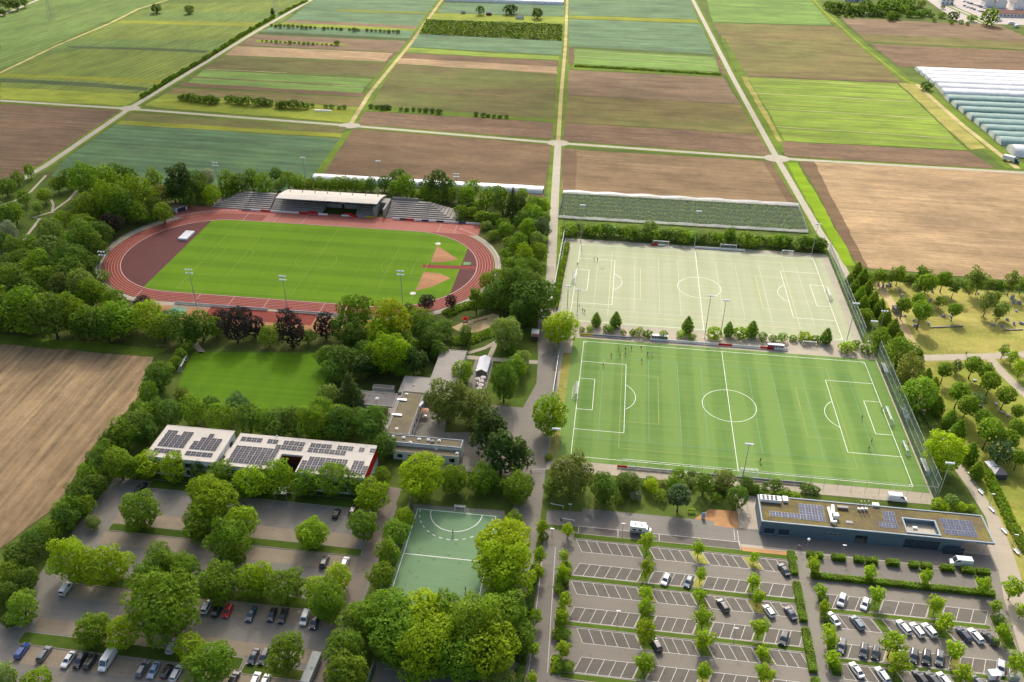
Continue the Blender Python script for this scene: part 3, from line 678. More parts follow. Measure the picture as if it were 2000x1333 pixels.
B['plastic'] = M_plain('white_plastic', (0.78,0.78,0.76,1), 0.5, 0.04)
B['black'] = M_plain('black_plastic', (0.03,0.03,0.03,1), 0.5)
B['brown_wood'] = M_plain('brown_timber', lin(110,78,56,0.85), 0.8, 0.2)
B['tile'] = M_pave('roof_tiles', lin(132,96,84,0.85), var=0.15, stain=0.4, scale=0.5)
B['tile_grey'] = M_pave('grey_roof_tiles', lin(128,122,120,0.85), var=0.12, stain=0.4, scale=0.5)
B['cream'] = M_plain('cream_render', (0.66,0.6,0.5,1), 0.8, 0.05)
B['blue'] = M_plain('blue_panel', lin(44,74,128,0.8), 0.5)
B['yellowp'] = M_plain('yellow_panel', lin(206,190,40,0.8), 0.5)
B['tent'] = M_film('white_tarpaulin', (0.72,0.74,0.76,1), 0.2)
def box_mesh(name, sx, sy, sz, m):
    b = MB(); b.box(-sx/2, sx/2, -sy/2, sy/2, 0, sz); return b.mesh(name, m)
def panel_mesh(name, w, d, tilt, cell):
    b = MB(); h = d*math.sin(tilt); c = d*math.cos(tilt)
    b.mi = 1; b.add([(-w/2,-c/2,0.08),(w/2,-c/2,0.08),(w/2,c/2,0.08+h),(-w/2,c/2,0.08+h),(-w/2,-c/2,0.03),(w/2,-c/2,0.03),(w/2,c/2,0.03+h),(-w/2,c/2,0.03+h)],
                    [(0,1,2,3),(4,7,6,5),(0,4,5,1),(1,5,6,2),(2,6,7,3),(3,7,4,0)])
    b.mi = 0
    for i in range(2):
        for j in range(2):
            x0 = -w/2+0.03+i*(w/2-0.015); x1 = x0+w/2-0.045; t0 = 0.03+j*(d/2-0.015); t1 = t0+d/2-0.045
            f = lambda x, t: (x, -c/2+t*math.cos(tilt), 0.086+t*math.sin(tilt))
            b.quad(f(x0,t0), f(x1,t0), f(x1,t1), f(x0,t1))
    for q in ((-w/2+.1,-c/2+.1),(w/2-.1,-c/2+.1)): b.mi = 1; b.box(q[0]-.03,q[0]+.03,q[1]-.03,q[1]+.03,0,0.06)
    for q in ((-w/2+.1,c/2-.1),(w/2-.1,c/2-.1)): b.box(q[0]-.03,q[0]+.03,q[1]-.03,q[1]+.03,0,0.03+h*0.95)
    return b.mesh(name, [cell, B['alu']])
def window(parent, x, z, w, h, y, m='glass', axis='y', fr=None):
    """window with frame proud of the wall; axis y: faces -y at y; axis x: faces +x at y"""
    b = MB(); d = 0.06; s = -1 if axis == 'y' else 1
    def bx(mb, a0, a1, z0, z1, o0, o1):
        if axis == 'y': mb.box(a0, a1, y-o1, y-o0, z0, z1)
        else: mb.box(y+o0, y+o1, a0, a1, z0, z1)
    bx(b, x-w/2, x+w/2, z, z+h, 0.004, 0.03); win = b.build('window', B[m], parent)
    f = MB()
    for (a0, a1, z0, z1) in ((x-w/2-d,x+w/2+d,z-d,z),(x-w/2-d,x+w/2+d,z+h,z+h+d),(x-w/2-d,x-w/2,z,z+h),(x+w/2,x+w/2+d,z,z+h)): bx(f, a0, a1, z0, z1, 0.002, 0.06)
    f.build('frame', fr or B['alu'], win); return win
def flat_block(parent, x0, x1, y0, y1, h, wallm, roofm, trimm, par=0.25, over=0.0):
    b = MB(); b.box(x0, x1, y0, y1, 0, h); b.build('wall', wallm, parent)
    X0, X1, Y0, Y1 = x0-over, x1+over, y0-over, y1+over
    b = MB(); b.box(X0+0.3, X1-0.3, Y0+0.3, Y1-0.3, h+0.004, h+0.10); b.build('roof', roofm, parent)
    b = MB()
    b.box(X0, X1, Y0, Y0+0.3, h+0.002, h+par); b.box(X0, X1, Y1-0.3, Y1, h+0.002, h+par)
    b.box(X0, X0+0.3, Y0+0.3, Y1-0.3, h+0.002, h+par); b.box(X1-0.3, X1, Y0+0.3, Y1-0.3, h+0.002, h+par)
    return b.build('parapet', trimm, parent)
def dome(parent, u, v, z, s=0.9, name='skylight'):
    p = P(u, v, z); b = MB(); b.box(p.x-s/2, p.x+s/2, p.y-s/2, p.y+s/2, z, z+0.25)
    k = s*0.42; b.add([(p.x-k,p.y-k,z+0.25),(p.x+k,p.y-k,z+0.25),(p.x+k,p.y+k,z+0.25),(p.x-k,p.y+k,z+0.25),(p.x-k*.5,p.y-k*.5,z+0.48),(p.x+k*.5,p.y-k*.5,z+0.48),(p.x+k*.5,p.y+k*.5,z+0.48),(p.x-k*.5,p.y+k*.5,z+0.48)],
                      [(0,1,5,4),(1,2,6,5),(2,3,7,6),(3,0,4,7),(4,5,6,7)]); return b.build(name, B['plastic'], parent)
# ---- school wing west
PVM = panel_mesh('solar_panel', 1.66, 1.86, math.radians(7), B['pv'])
def grid_panels(parent, rowsdef, z):
    for (u, v, n, step) in rowsdef:
        p = P(u, v, z)
        for i in range(n): mobj('solar_panel', PVM, parent, (p.x-parent.location.x+i*step, p.y-parent.location.y, z))
def Z8(bx, by): return lambda x, y: (bx+x/7.984, by+y/7.984)
s1 = empty('school_building', (0,0,0), label='white flat-roofed building at left end of the solar roofed pair', cat='building')
flat_block(s1, -180.3, -158.2, -60.0, -45.2, 7.0, B['white_wall'], B['white_roof'], B['white_roof'], 0.16, 0.25)
for i in range(6): window(s1, -178+i*3.7, 3.9, 2.2, 1.6, -60.0); window(s1, -178+i*3.7, 0.9, 2.2, 1.8, -60.0)
for i in range(3): window(s1, -57+i*4.2, 3.9, 2.0, 1.6, -158.2, axis='x')
q = Z8(290, 820)
grid_panels(s1, [(*q(320,258),2,1.7),(*q(565,275),2,1.7),(*q(258,325),5,1.7),(*q(215,385),5,1.7),(*q(182,422),5,1.7),
                 (*q(170,500),4,1.7),(*q(830,300),1,1.7),(*q(755,380),4,1.7),(*q(640,445),5,1.7),(*q(610,470),5,1.7),(*q(545,545),5,1.7)][:0] , 7.13)
def bitmap(parent, x0, y0, dx, dy, z, rowsb):
    for j, r in enumerate(rowsb):
        for i, ch in enumerate(r):
            if ch == '#': mobj('solar_panel', PVM, parent, (x0+i*dx, y0-j*dy, z))
bitmap(s1, -178.0, -48.6, 1.72, 1.95, 7.11, ['##.##...#...', '#####..####.', '#####.#####.', '#####.#####.', '............', '#####.#####.'][:4])
bitmap(s1, -178.0, -57.4, 1.72, 1.95, 7.11, ['#####.#####.'])
# ---- school wing east with courtyard notch
s2_ = empty('school_building', (0,0,0), label='long white flat-roofed building with solar panels and red end wall', cat='building')
X0, X1, Y0, Y1 = -155.6, -111.8, -60.8, -46.0; NX0, NX1, NY = -139.4, -132.6, -53.6
b = MB()
for r in ((X0,NX0,Y0,Y1),(NX1,X1,Y0,Y1),(NX0,NX1,NY,Y1)): b.box(*r, 0, 7.0)
b.build('wall', B['white_wall'], s2_)
b = MB()
for r in ((X0-0.25,NX0,Y0-0.25,Y1+0.25),(NX1,X1+0.25,Y0-0.25,Y1+0.25),(NX0,NX1,NY,Y1+0.25)): b.box(*r, 7.004, 7.16)
b.build('roof', B['white_roof'], s2_)
b = MB(); b.box(X1+0.004, X1+0.2, Y0+2.2, Y1-0.6, 3.4, 6.9); b.build('end_panel', B['red'], s2_)
b = MB(); b.box(NX0+0.01, NX1-0.01, NY-0.25, NY-0.004, 0.1, 6.6); b.box(NX0+0.004, NX0+0.1, Y0+0.5, NY-0.3, 0.1, 6.5); b.box(NX1-0.1, NX1-0.004, Y0+0.5, NY-0.3, 0.1, 6.5); b.build('courtyard_cladding', B['rust'], s2_)
b = MB()
for x in (NX0+0.5, -136.0, NX1-0.5): b.box(x-0.15, x+0.15, NY-0.5, NY-0.26, 0, 6.9)
b.box(NX0+.05, NX1-.05, NY-0.46, NY-0.27, 3.0, 3.5); b.build('courtyard_frame', B['door_dk'], s2_)
for i in range(4): window(s2_, -153.5+i*3.6, 3.9, 2.2, 1.6, Y0); window(s2_, -153.5+i*3.6, 0.9, 2.2, 1.8, Y0)
for i in range(5): window(s2_, -130.5+i*4.0, 3.9, 2.4, 1.6, Y0); window(s2_, -130.5+i*4.0, 0.9, 2.4, 1.8, Y0)
bitmap(s2_, -153.6, -48.6, 1.72, 1.95, 7.17, ['####.##.####.####.###.#.###.'.replace('.', '.')[:25]])
bitmap(s2_, -153.6, -50.9, 1.72, 1.95, 7.17, ['.......#####.#######.....'[:25], '########..............', '########......#######.##.', '########.....########.###', '########.....########.###'])
bitmap(s2_, -153.6, -59.0, 1.72, 1.95, 7.17, ['.............#######.###.'])
b = MB(); b.box(-158.0, -155.9, -54.5, -51.2, 0, 5.2); b.box(-158.1,-155.8,-54.8,-51.0,5.204,5.35); b.build('link_corridor', B['white_roof'], s2_)
for (u, v) in ((541,853),(640,870),(573,862)): dome(s2_, u, v, 7.17, 0.5, 'roof_vent')
cp = empty('entrance_canopy', (-136,-64.5,0), label='grey slatted canopy roof between trees before the courtyard', cat='canopy')
for i in range(12):
    b = MB(); b.box(-1.9, 1.9, -1.6+i*0.27, -1.6+i*0.27+0.2, 2.6, 2.68); b.build('slat', B['alu'], cp)
b = MB()
for x in (-1.8, 1.8):
    for y in (-1.5, 1.5): b.box(x-0.06, x+0.06, y-0.06, y+0.06, 0, 2.6)
b.build('post', B['alu'], cp)
# ---- clubhouse
ch = empty('clubhouse', (0,0,0), label='sprawling low clubhouse with grey and gravel flat roofs', cat='building')
flat_block(ch, -104.0, -94.4, -13.0, 15.0, 4.0, B['grey_wall'], B['flat_grey'], B['concrete_lt'], 0.22)
flat_block(ch, -113.3, -104.02, -13.3, -3.6, 3.9, B['grey_wall'], B['flat_grey'], B['concrete_lt'], 0.2)
flat_block(ch, -111.6, -104.1, -36.4, -13.35, 4.4, B['white_wall'], B['gravel'], B['concrete_lt'], 0.35)
flat_block(ch, -110.6, -86.3, -40.3, -36.45, 4.3, B['white_wall'], B['gravel'], B['trim'], 0.3)
flat_block(ch, -107.6, -86.8, -43.2, -40.35, 3.1, B['white_wall'], B['gravel'], B['concrete_dk'], 0.2)
flat_block(ch, -126.3, -113.35, -21.2, -13.6, 3.3, B['grey_wall'], B['flat_dark'], B['concrete_lt'], 0.25)
flat_block(ch, -123.2, -115.8, -11.0, -8.8, 3.0, B['grey_wall'], B['gravel'], B['concrete_lt'], 0.2)
b = MB(); b.box(-114.6,-111.65,-36,-14,0,3.2); b.build('side_aisle', B['concrete_dk'], ch)
def z4(x, y): return (690+x/5.127, 660+y/5.127)
for i, a in enumerate(((435,915),(400,993),(505,1003),(660,1018),(752,1025),(860,1033),(570,1050),(535,568))): dome(ch, *z4(*a), 4.5, 0.95)
for a in ((832,1115),(1040,1160)): dome(ch, *z4(*a), 3.2, 0.95)
dome(ch, *z4(240,612), 3.4, 1.1); dome(ch, *z4(602,478), 4.0, 0.5)
for a in ((500,630),(450,780)):
    p = P(*z4(*a), 4.5); b = MB(); b.box(p.x-2.0, p.x+1.2, p.y-0.35, p.y+0.35, 4.5, 5.0); b.build('vent_duct', B['alu'], ch)
p = P(*z4(793,1045), 4.4); b = MB(); b.lathe([(0.62,4.4),(0.62,4.9),(0.4,5.05)], 12, (p.x, p.y)); b.build('round_vent', B['concrete_lt'], ch)
p = P(*z4(680,680), 4.5); b = MB(); b.tube((p.x-.3,p.y-1.2,4.9),(p.x+.3,p.y+1.2,5.0),0.45,0.45,8); b.build('roof_tank', B['plastic'], ch)
for i in range(7): window(ch, -34.5+i*2.9, 1.0, 2.2, 2.2, -104.1, axis='x')
for i in range(6): window(ch, -105.4+i*3.3, 0.9, 1.6, 1.4, -43.2)
window(ch, -88.5, 0.9, 1.2, 1.4, -43.2, 'red')
b = MB(); b.box(-103.4,-95.0,-13.5,-13.02,0.1,3.0); b.build('doorway', B['black'], ch)
# terrace tent and parasols
tn = empty('marquee', (-87.4,9.6,0), label='white gabled marquee on the terrace beside the grey roof', cat='tent')
b = MB(); b.add([(-2.1,-4.8,2.4),(2.1,-4.8,2.4),(0,-4.8,3.5),(-2.1,4.8,2.4),(2.1,4.8,2.4),(0,4.8,3.5)], [(0,2,5,3),(2,1,4,5),(3,5,4)]); b.build('canopy', B['tent'], tn)
for s in (-1, 1):
    b = MB(); b.box(s*2.05-0.03, s*2.05+0.03, -4.6, 4.7, 0.1, 2.36); b.build('side_wall', B['tent'], tn)
for s in (-2, 2):
    for y in (-4.7, 4.75):
        b = MB(); b.box(s-0.05, s+0.05, y-0.05, y+0.05, 0, 2.4); b.build('pole', B['alu'], tn)
PAR = MB()
n = 8; PAR.add([(0,0,2.75)]+[(1.5*math.cos(2*math.pi*i/n),1.5*math.sin(2*math.pi*i/n),2.2) for i in range(n)]+[(1.5*math.cos(2*math.pi*i/n),1.5*math.sin(2*math.pi*i/n),2.05) for i in range(n)],
    [(0,1+i,1+(i+1) % n) for i in range(n)]+[(1+i,9+i,9+(i+1) % n,1+(i+1) % n) for i in range(n)])
par_me = PAR.mesh('parasol_canopy', M_film('parasol_cloth', (0.8,0.72,0.66,1), 0.3))
pb = MB(); pb.tube((0,0,0.02),(0,0,2.7),0.04,0.04,6); pb.lathe([(0.35,0),(0.35,0.08),(0.06,0.12)],10); pole_me = pb.mesh('parasol_pole', B['alu'])
def z840(x, y): return (840+x/7.13, 580+y/7.13)
for i, a in enumerate(((740,1110),(715,1160),(708,1215),(685,1262),(662,1128))):
    p = P(*z840(*a), 2.4)
    o = empty('parasol', (p.x, p.y, 0.06), 0.2*i, 'white parasol on the terrace, %s from the marquee' % ORD[i] if i < 4 else 'small white parasol over the dark tables by the marquee', 'parasol', 'terrace parasols')
    c = mobj('canopy', par_me, o); mobj('pole', pole_me, o)
    o.scale = (0.66,0.66,0.9)
p = P(*z4(718,725), 2.4); o = empty('parasol', (p.x, p.y, 0.06), 0, 'salmon parasol beside the clubhouse long window wall', 'parasol'); mobj('canopy', PAR.mesh('parasol_canopy_salmon', M_film('salmon_cloth', lin(214,160,130,0.8), 0.3)), o); mobj('pole', pole_me, o)
# kiosk beside the road
p = P(1044, 668); kb = empty('kiosk', (p.x, p.y+1.5, 0), label='small timber kiosk with pale metal roof beside the club road', cat='kiosk')
b = MB(); b.box(-1.2,1.2,-1.0,2.6,0,2.5); b.build('wall', B['brown_wood'], kb)
b = MB(); b.add([(-1.5,0.2,2.75),(1.5,0.2,2.75),(1.5,3.0,3.1),(-1.5,3.0,3.1),(-1.5,0.2,2.62),(1.5,0.2,2.62),(1.5,3.0,2.97),(-1.5,3.0,2.97)],[(0,1,2,3),(7,6,5,4),(0,4,5,1),(1,5,6,2),(2,6,7,3),(3,7,4,0)]); b.build('roof', B['alu'], kb)
b = MB(); b.add([(-1.35,-1.2,2.3),(1.35,-1.2,2.3),(1.35,0.18,2.6),(-1.35,0.18,2.6),(-1.35,-1.2,2.2),(1.35,-1.2,2.2),(1.35,0.18,2.5),(-1.35,0.18,2.5)],[(0,1,2,3),(7,6,5,4),(0,4,5,1),(1,5,6,2),(2,6,7,3),(3,7,4,0)]); b.build('porch_roof', M_plain('pink_felt', lin(176,146,132,0.8)), kb)
b = MB(); b.box(-0.9,0.9,-1.06,-1.004,1.0,1.9); b.build('hatch', B['door_dk'], kb)
# ---- blue grey sports hall (east)
sh = empty('sports_pavilion', (0,0,0), label='long blue-grey flat pavilion with sedum roof and solar panels', cat='building')
SX0, SX1, SY0, SY1, SH = 3.4, 57.6, -60.5, -49.7, 4.7
OX0, OX1, OY0, OY1 = 43.2, 51.6, -59.2, -54.0      # sunken roof court
b = MB()
for r in ((SX0,29.4,SY0,SY1),(29.4,32.8,SY0+2.2,SY1),(32.8,OX0,SY0,SY1),(OX0,OX1,OY1,SY1),(OX0,OX1,SY0,OY0),(OX1,SX1,SY0,SY1)): b.box(*r, 0, SH)
b.build('wall', B['blue_metal'], sh)
b = MB(); b.box(29.4,32.8,SY0,SY0+2.2,3.0,SH); b.build('lintel', B['blue_metal'], sh)
b = MB(); b.box(30.0,32.2,SY0+2.1,SY0+2.19,0.05,2.7); b.build('entrance_door', B['door_dk'], sh)
b = MB()
for r in ((SX0+0.3,OX0-0.4,SY0+0.3,SY1-0.3),(OX0-0.4,OX1+0.4,OY1+0.4,SY1-0.3),(OX0-0.4,OX1+0.4,SY0+0.3,OY0-0.4),(OX1+0.4,65.4,SY0+0.3,SY1-0.3)): b.box(*r, SH+0.004, SH+0.12)
b.build('roof', B['sedum'], sh)
b = MB(); b.box(SX1+0.004, 65.4, SY0+0.3, SY1-0.3, SH-0.35, SH); b.build('canopy_slab', B['concrete_dk'], sh)
b = MB()
b.box(SX0-0.05,65.8,SY0-0.06,SY0+0.3,SH+0.002,SH+0.32); b.box(SX0-0.05,65.8,SY1-0.3,SY1+0.06,SH+0.002,SH+0.32)
b.box(SX0-0.05,SX0+0.3,SY0+0.3,SY1-0.3,SH+0.002,SH+0.32); b.box(65.4,65.8,SY0+0.3,SY1-0.3,SH-0.38,SH+0.32)
b.box(SX1+0.01,65.8,SY0-0.06,SY0+0.29,SH-0.4,SH); b.box(SX1+0.01,65.8,SY1-0.29,SY1+0.06,SH-0.4,SH)
b.build('parapet', B['trim'], sh)
b = MB()
for r in ((OX0-0.4,OX0,OY0-0.4,OY1+0.4),(OX1,OX1+0.4,OY0-0.4,OY1+0.4),(OX0,OX1,OY1,OY1+0.4),(OX0,OX1,OY0-0.4,OY0)): b.box(*r, SH+0.006, SH+0.4)
b.build('court_parapet', B['trim'], sh)
b = MB(); b.box(OX0,OX1,OY0,OY1,0,3.5); b.build('court_floor', M_pave('pale_roof_floor', lin(176,168,150,0.9)), sh)
b = MB(); b.box(46.2-.6,46.2+.6,-56.4,-55.7,3.5,4.0); b.build('skylight', B['plastic'], sh)
for x in (6.0, 10.0): 
    b = MB(); b.box(x-1.45, x+1.45, SY0-0.03, SY0-0.004, 0.5, 2.5); d_ = b.build('shutter_door', B['door_dk'], sh)
    b = MB(); b.box(x-1.6,x+1.6,SY0-0.25,SY0-0.004,0.3,0.46); b.build('sill', B['trim'], d_)
for k in range(4): window(sh, 21.2+k*1.35, 2.4, 1.0, 0.6, SY0)
for k in range(8): window(sh, 43.2+k*1.16, 0.4, 1.05, 3.0, SY0, fr=B['door_dk'])
b = MB(); b.box(SX1+0.004, SX1+0.06, SY0+0.5, SY1-0.5, 0.1, 3.9); b.build('glass_wall', B['glass'], sh)
for k in range(3):
    b = MB(); b.box(53.2+k*1.75, 54.85+k*1.75, SY0-0.8, SY0-0.7, 0.05, 2.6); b.build('glass_screen', B['glass'], sh)
for a in ((64.6,SY0+0.8),(64.6,SY1-0.8)):
    b = MB(); b.tube((a[0]-0.8,a[1],0),(a[0],a[1],SH-0.35),0.12,0.12,8); b.build('column', B['alu'], sh)
PVB = panel_mesh('roof_panel_blue', 1.62, 1.72, math.radians(10), B['pv2'])
def z5(x, y): return (1460+x/7.692, 940+y/7.692)
def z6(x, y): return (1700+x/7.692, 940+y/7.692)
zr = SH+0.12
def pvrow(first, n, st=1.72):
    p = P(*first, zr+0.2)
    for i in range(n): mobj('solar_panel', PVB, sh, (p.x+i*st, p.y, zr))
pvrow(z5(375,490), 5); 
for a in ((815,378),(825,462),(840,540)): pvrow(z5(*a), 4)
for a in ((225,490),(245,575)): pvrow(z6(*a), 2)
pvrow(z6(180,655), 3)
for a in ((1095,600),(1132,685),(1168,765)): pvrow(z6(*a), 5)
# chiller unit with fans
p = P(*z5(350,250), zr+1.2); b = MB(); b.box(p.x-2.9,p.x+2.9,p.y-1.0,p.y+1.0,zr+0.2,zr+1.25); cu = b.build('chiller_unit', B['plastic'], sh)
fan = MB(); fan.lathe([(0.42,0),(0.42,0.06),(0.36,0.09),(0.06,0.1)], 12); fan_me = fan.mesh('fan', B['black'])
for i in range(4):
    for j in range(2): mobj('fan', fan_me, cu, (p.x-2.1+i*1.2, p.y-0.45+j*0.9, zr+1.255))
p = P(*z5(570,260), zr+0.8); b = MB(); b.box(p.x-0.7,p.x+0.7,p.y-1.0,p.y+1.0,zr+0.1,zr+0.85); b.build('chiller_cabinet', B['plastic'], sh)
p0 = P(*z5(1215,400), zr+0.9); p1 = P(*z5(1275,620), zr+0.9); p2 = P(*z5(1340,610), zr+0.9); p3 = P(*z5(1290,490), zr+1.0); p4 = P(*z5(1280,370), zr+0.9)
b = MB(); b.tube(p0, p1, 0.42, 0.42, 10); b.tube(p1, p2, 0.42, 0.42, 10); b.build('ventilation_duct', B['plastic'], sh)
b = MB(); b.tube(p4, p3, 0.5, 0.5, 10); b.box(p3.x-0.1,p3.x+1.3,p3.y-1.3,p3.y+0.1,zr+0.1,zr+1.5); b.build('air_handler', B['plastic'], sh)
p = P(*z5(1430,395), zr+0.5); b = MB(); b.box(p.x-1.5,p.x+1.5,p.y-0.4,p.y+0.4,zr+0.1,zr+0.8); b.build('roof_unit', B['concrete_lt'], sh)
for k, xx in enumerate((1665,1720,1775)):
    p = P(*z5(xx,440), zr); b = MB(); b.tube((p.x,p.y,zr),(p.x,p.y,zr+3.6),0.11,0.11,8); b.tube((p.x,p.y,zr),(p.x,p.y,zr+0.8),0.4,0.4,10); b.build('flue', B['alu'], sh)
p = P(*z5(1925,355), zr+0.4); b = MB(); b.box(p.x-0.9,p.x+0.9,p.y-0.6,p.y+0.6,zr+0.01,zr+0.7); b.build('roof_hatch', B['plastic'], sh)
p = P(*z5(1530,620), zr); b = MB(); b.box(p.x-1.0,p.x+0.9,p.y-0.5,p.y+0.5,zr+0.01,zr+0.18); b.build('stacked_slabs', B['concrete_lt'], sh)
# ---- grandstand and terraces
gs = empty('grandstand', (0,0,0), label='grandstand with white sloping roof over concrete terraces', cat='grandstand')
def terrace(parent, x0, x1, n=9, y=133.9):
    for i in range(n):
        b = MB(); b.box(x0, x1, y+i*1.45, y+n*1.45+0.6, 0.02+i*0.45 if i else 0, 0.45+i*0.45)
        b.build('step', B['concrete'] if i % 2 else B['concrete_dk'], parent)
terrace(gs, -216.5, -190.0); terrace(gs, -172.0, -163.0)
b = MB(); b.box(-189.98,-172.02,142.5,147.5,0,4.3); b.build('press_box_wall', B['concrete_lt'], gs)
for (x0, x1) in ((-189.5,-182.3),(-179.7,-172.6)):
    b = MB(); b.box(x0,x1,142.1,142.49,2.6,4.2); b.build('press_window', B['blue'], gs)
    b = MB(); b.box(x0,x1,142.0,142.49,1.9,2.55); b.build('press_counter', B['concrete_lt'], gs)
b = MB(); b.box(-181.6,-180.4,142.2,142.49,0,2.4); b.build('tunnel_door', B['black'], gs)
for (xa, xb) in ((-190,-194.5),(-172,-168.2)):
    b = MB(); b.add([(xa,134,0),(xa,134,0.6),(xa,142.4,4.0),(xa,142.4,0),(xa+0.4,134,0),(xa+0.4,134,0.6),(xa+0.4,142.4,4.0),(xa+0.4,142.4,0)],[(0,1,2,3),(7,6,5,4),(0,4,5,1),(1,5,6,2),(2,6,7,3)]); b.build('stair_wall', B['concrete_lt'], gs)
b = MB(); pr = [(134.6,7.0),(140,7.0),(146,6.0),(152,4.5)]
vs = []; 
for (y, z) in pr: vs += [(-213.0,y,z),(-160.8,y,z)]
for (y, z) in pr: vs += [(-213.0,y,z-0.3),(-160.8,y,z-0.3)]
k = len(pr)*2; fs = []
for i in range(len(pr)-1): fs += [(2*i,2*i+1,2*i+3,2*i+2),(k+2*i,k+2*i+2,k+2*i+3,k+2*i+1),(2*i,2*i+2,k+2*i+2,k+2*i),(2*i+1,k+2*i+1,k+2*i+3,2*i+3)]
fs += [(0,k,k+1,1),(2*len(pr)-2,2*len(pr)-1,k+2*len(pr)-1,k+2*len(pr)-2)]
b.add(vs, fs); rf = b.build('roof', B['white_roof'], gs)
for i in range(8):
    x = -209.5+i*6.6; b = MB(); b.box(x-0.08,x+0.08,145.4,146.4,6.15,6.9); b.build('roof_post', B['concrete_dk'], rf)
for i in range(9):
    x = -212+i*6.3; b = MB(); b.tube((x,147.6,0),(x,147.6,5.4),0.22,0.22,6); b.tube((x,147.2,4.2),(x,136,6.6),0.14,0.14,6); b.build('roof_frame', B['alu'], gs)
b = MB(); b.box(-162.9,-161.6,133.9,147.6,0,5.0); b.box(-158.0,-157.0,133.9,147.6,0,4.6); b.box(-161.58,-158.02,142,147.6,0,4.6); b.build('portal_wall', B['concrete_lt'], gs)
for nm, x0, x1, lab in (('l', -248, -217.2, 'open concrete terraces left of the grandstand'), ('r', -156.4, -133.5, 'open concrete terraces right of the grandstand')):
    t = empty('standing_terrace', (0,0,0), label=lab, cat='terrace')
    if nm == 'l':
        for i in range(9):
            b = MB(); b.box(x0+i*1.6, x1, 133.9+i*1.45, 147.5, 0.02+i*0.45 if i else 0, 0.45+i*0.45); b.build('step', B['concrete'] if i % 2 else B['concrete_dk'], t)
        for x in (-230,):
            for i in range(9): b = MB(); b.box(x-0.9, x+0.9, 133.6+i*1.45, 134.6+i*1.45, 0.46+i*0.45, 0.66+i*0.45); b.build('stair', B['concrete_dk'], t)
    else:
        for i in range(9):
            b = MB(); b.box(x0, x1+12-i*1.8, 133.9+i*1.45, 147.5, 0.02+i*0.45 if i else 0, 0.45+i*0.45); b.build('step', B['concrete'] if i % 2 else B['concrete_dk'], t)
        for i in range(9): b = MB(); b.box(-138, -136.2, 133.6+i*1.45, 134.6+i*1.45, 0.46+i*0.45, 0.66+i*0.45); b.build('stair', B['concrete_dk'], t)
        b = MB(); b.box(-156.4,-143,147.6,148,0,5.4); b.build('back_wall', B['concrete_lt'], t)
# advertising hoardings
cols = {'w': B['plastic'], 'r': B['red'], 'b': B['blue'], 'y': B['yellowp'], 'g': B['trim'], 'k': B['black']}
def hoarding(label, x0, y, seq, w, h=0.95, base=0.15):
    o = empty('advertising_hoarding', (x0, y, 0), label=label, cat='hoarding')
    for i, ch_ in enumerate(seq):
        if ch_ == '.': continue
        b = MB(); b.box(i*w+0.03, (i+1)*w-0.03, -0.05, 0.05, base, base+h)
        p_ = b.build('panel', cols[ch_], o)
        b = MB(); b.box(i*w+w/2-0.05, i*w+w/2+0.05, 0.06, 0.4, 0, base+h*0.9); b.build('support', B['concrete_dk'], p_)
hoarding('row of white and red hoardings below left terrace and grandstand', -231, 132.6, 'gwrwwwrrw', 5.0)
hoarding('short hoardings with yellow panel below right grandstand end', -179, 132.6, 'wrgy', 4.2)
hoarding('long row of white hoardings below right terrace', -153, 132.6, 'wkrwbwkwwbww', 3.7)
for i, (x, lab) in enumerate(((-194,'red team bench left of the press box'),(-175.5,'red team bench right of the press box'))):
    o = empty('team_bench', (x,132.5,0), label=lab, cat='bench')
    b = MB(); b.box(-2.2,2.2,0.6,0.75,0,1.7); b.add([(-2.2,0.75,1.7),(2.2,0.75,1.7),(2.2,-0.5,1.9),(-2.2,-0.5,1.9)],[(0,1,2,3)]); b.build('shelter', B['red'], o)
    b = MB(); b.box(-2.1,2.1,0.0,0.5,0.4,0.5); b.box(-2.0,-1.9,0,0.5,0,0.4); b.box(1.9,2.0,0,0.5,0,0.4); b.build('seat', B['plastic'], o)
hoarding('white barrier along the near straight of the stadium, left part', -221, 39.4, 'wwwwwwww', 5.0)
hoarding('white barrier along the near straight of the stadium, right part', -177, 39.4, 'gwwwww.w', 5.0)
# small white garage by the track bend
o = empty('equipment_garage', (-262.5,128.5,0), math.radians(-32), label='small white garage with dark door beside the track bend', cat='garage')
b = MB(); b.box(-2.6,2.6,-3,3,0,2.6); b.build('wall', B['white_wall'], o); b = MB(); b.box(-2.8,2.8,-3.2,3.2,2.604,2.8); b.build('roof', B['gravel'], o)
b = MB(); b.box(2.604,2.66,-2.3,2.3,0.1,2.2); b.build('door', B['door_dk'], o)
o = empty('landing_mat', (-244.8,99.9,0), label='white covered high jump mat on the maroon infield', cat='mat')
b = MB(); b.box(-2.1,2.1,-4.4,4.4,0.08,1.0); b.build('cushion', B['plastic'], o); b = MB(); b.add([(-2.2,-4.5,1.0),(2.2,-4.5,1.0),(2.2,4.5,1.0),(-2.2,4.5,1.0),(-2.0,-4.3,1.15),(2.0,-4.3,1.15),(2.0,4.3,1.15),(-2.0,4.3,1.15)],[(0,1,5,4),(1,2,6,5),(2,3,7,6),(3,0,4,7),(4,5,6,7),(3,2,1,0)]); b.build('cover', B['tent'], o)
sheet('small_court', [(312,615),(340,599),(367,602),(356,619)], G['court_tl'], 0.064)
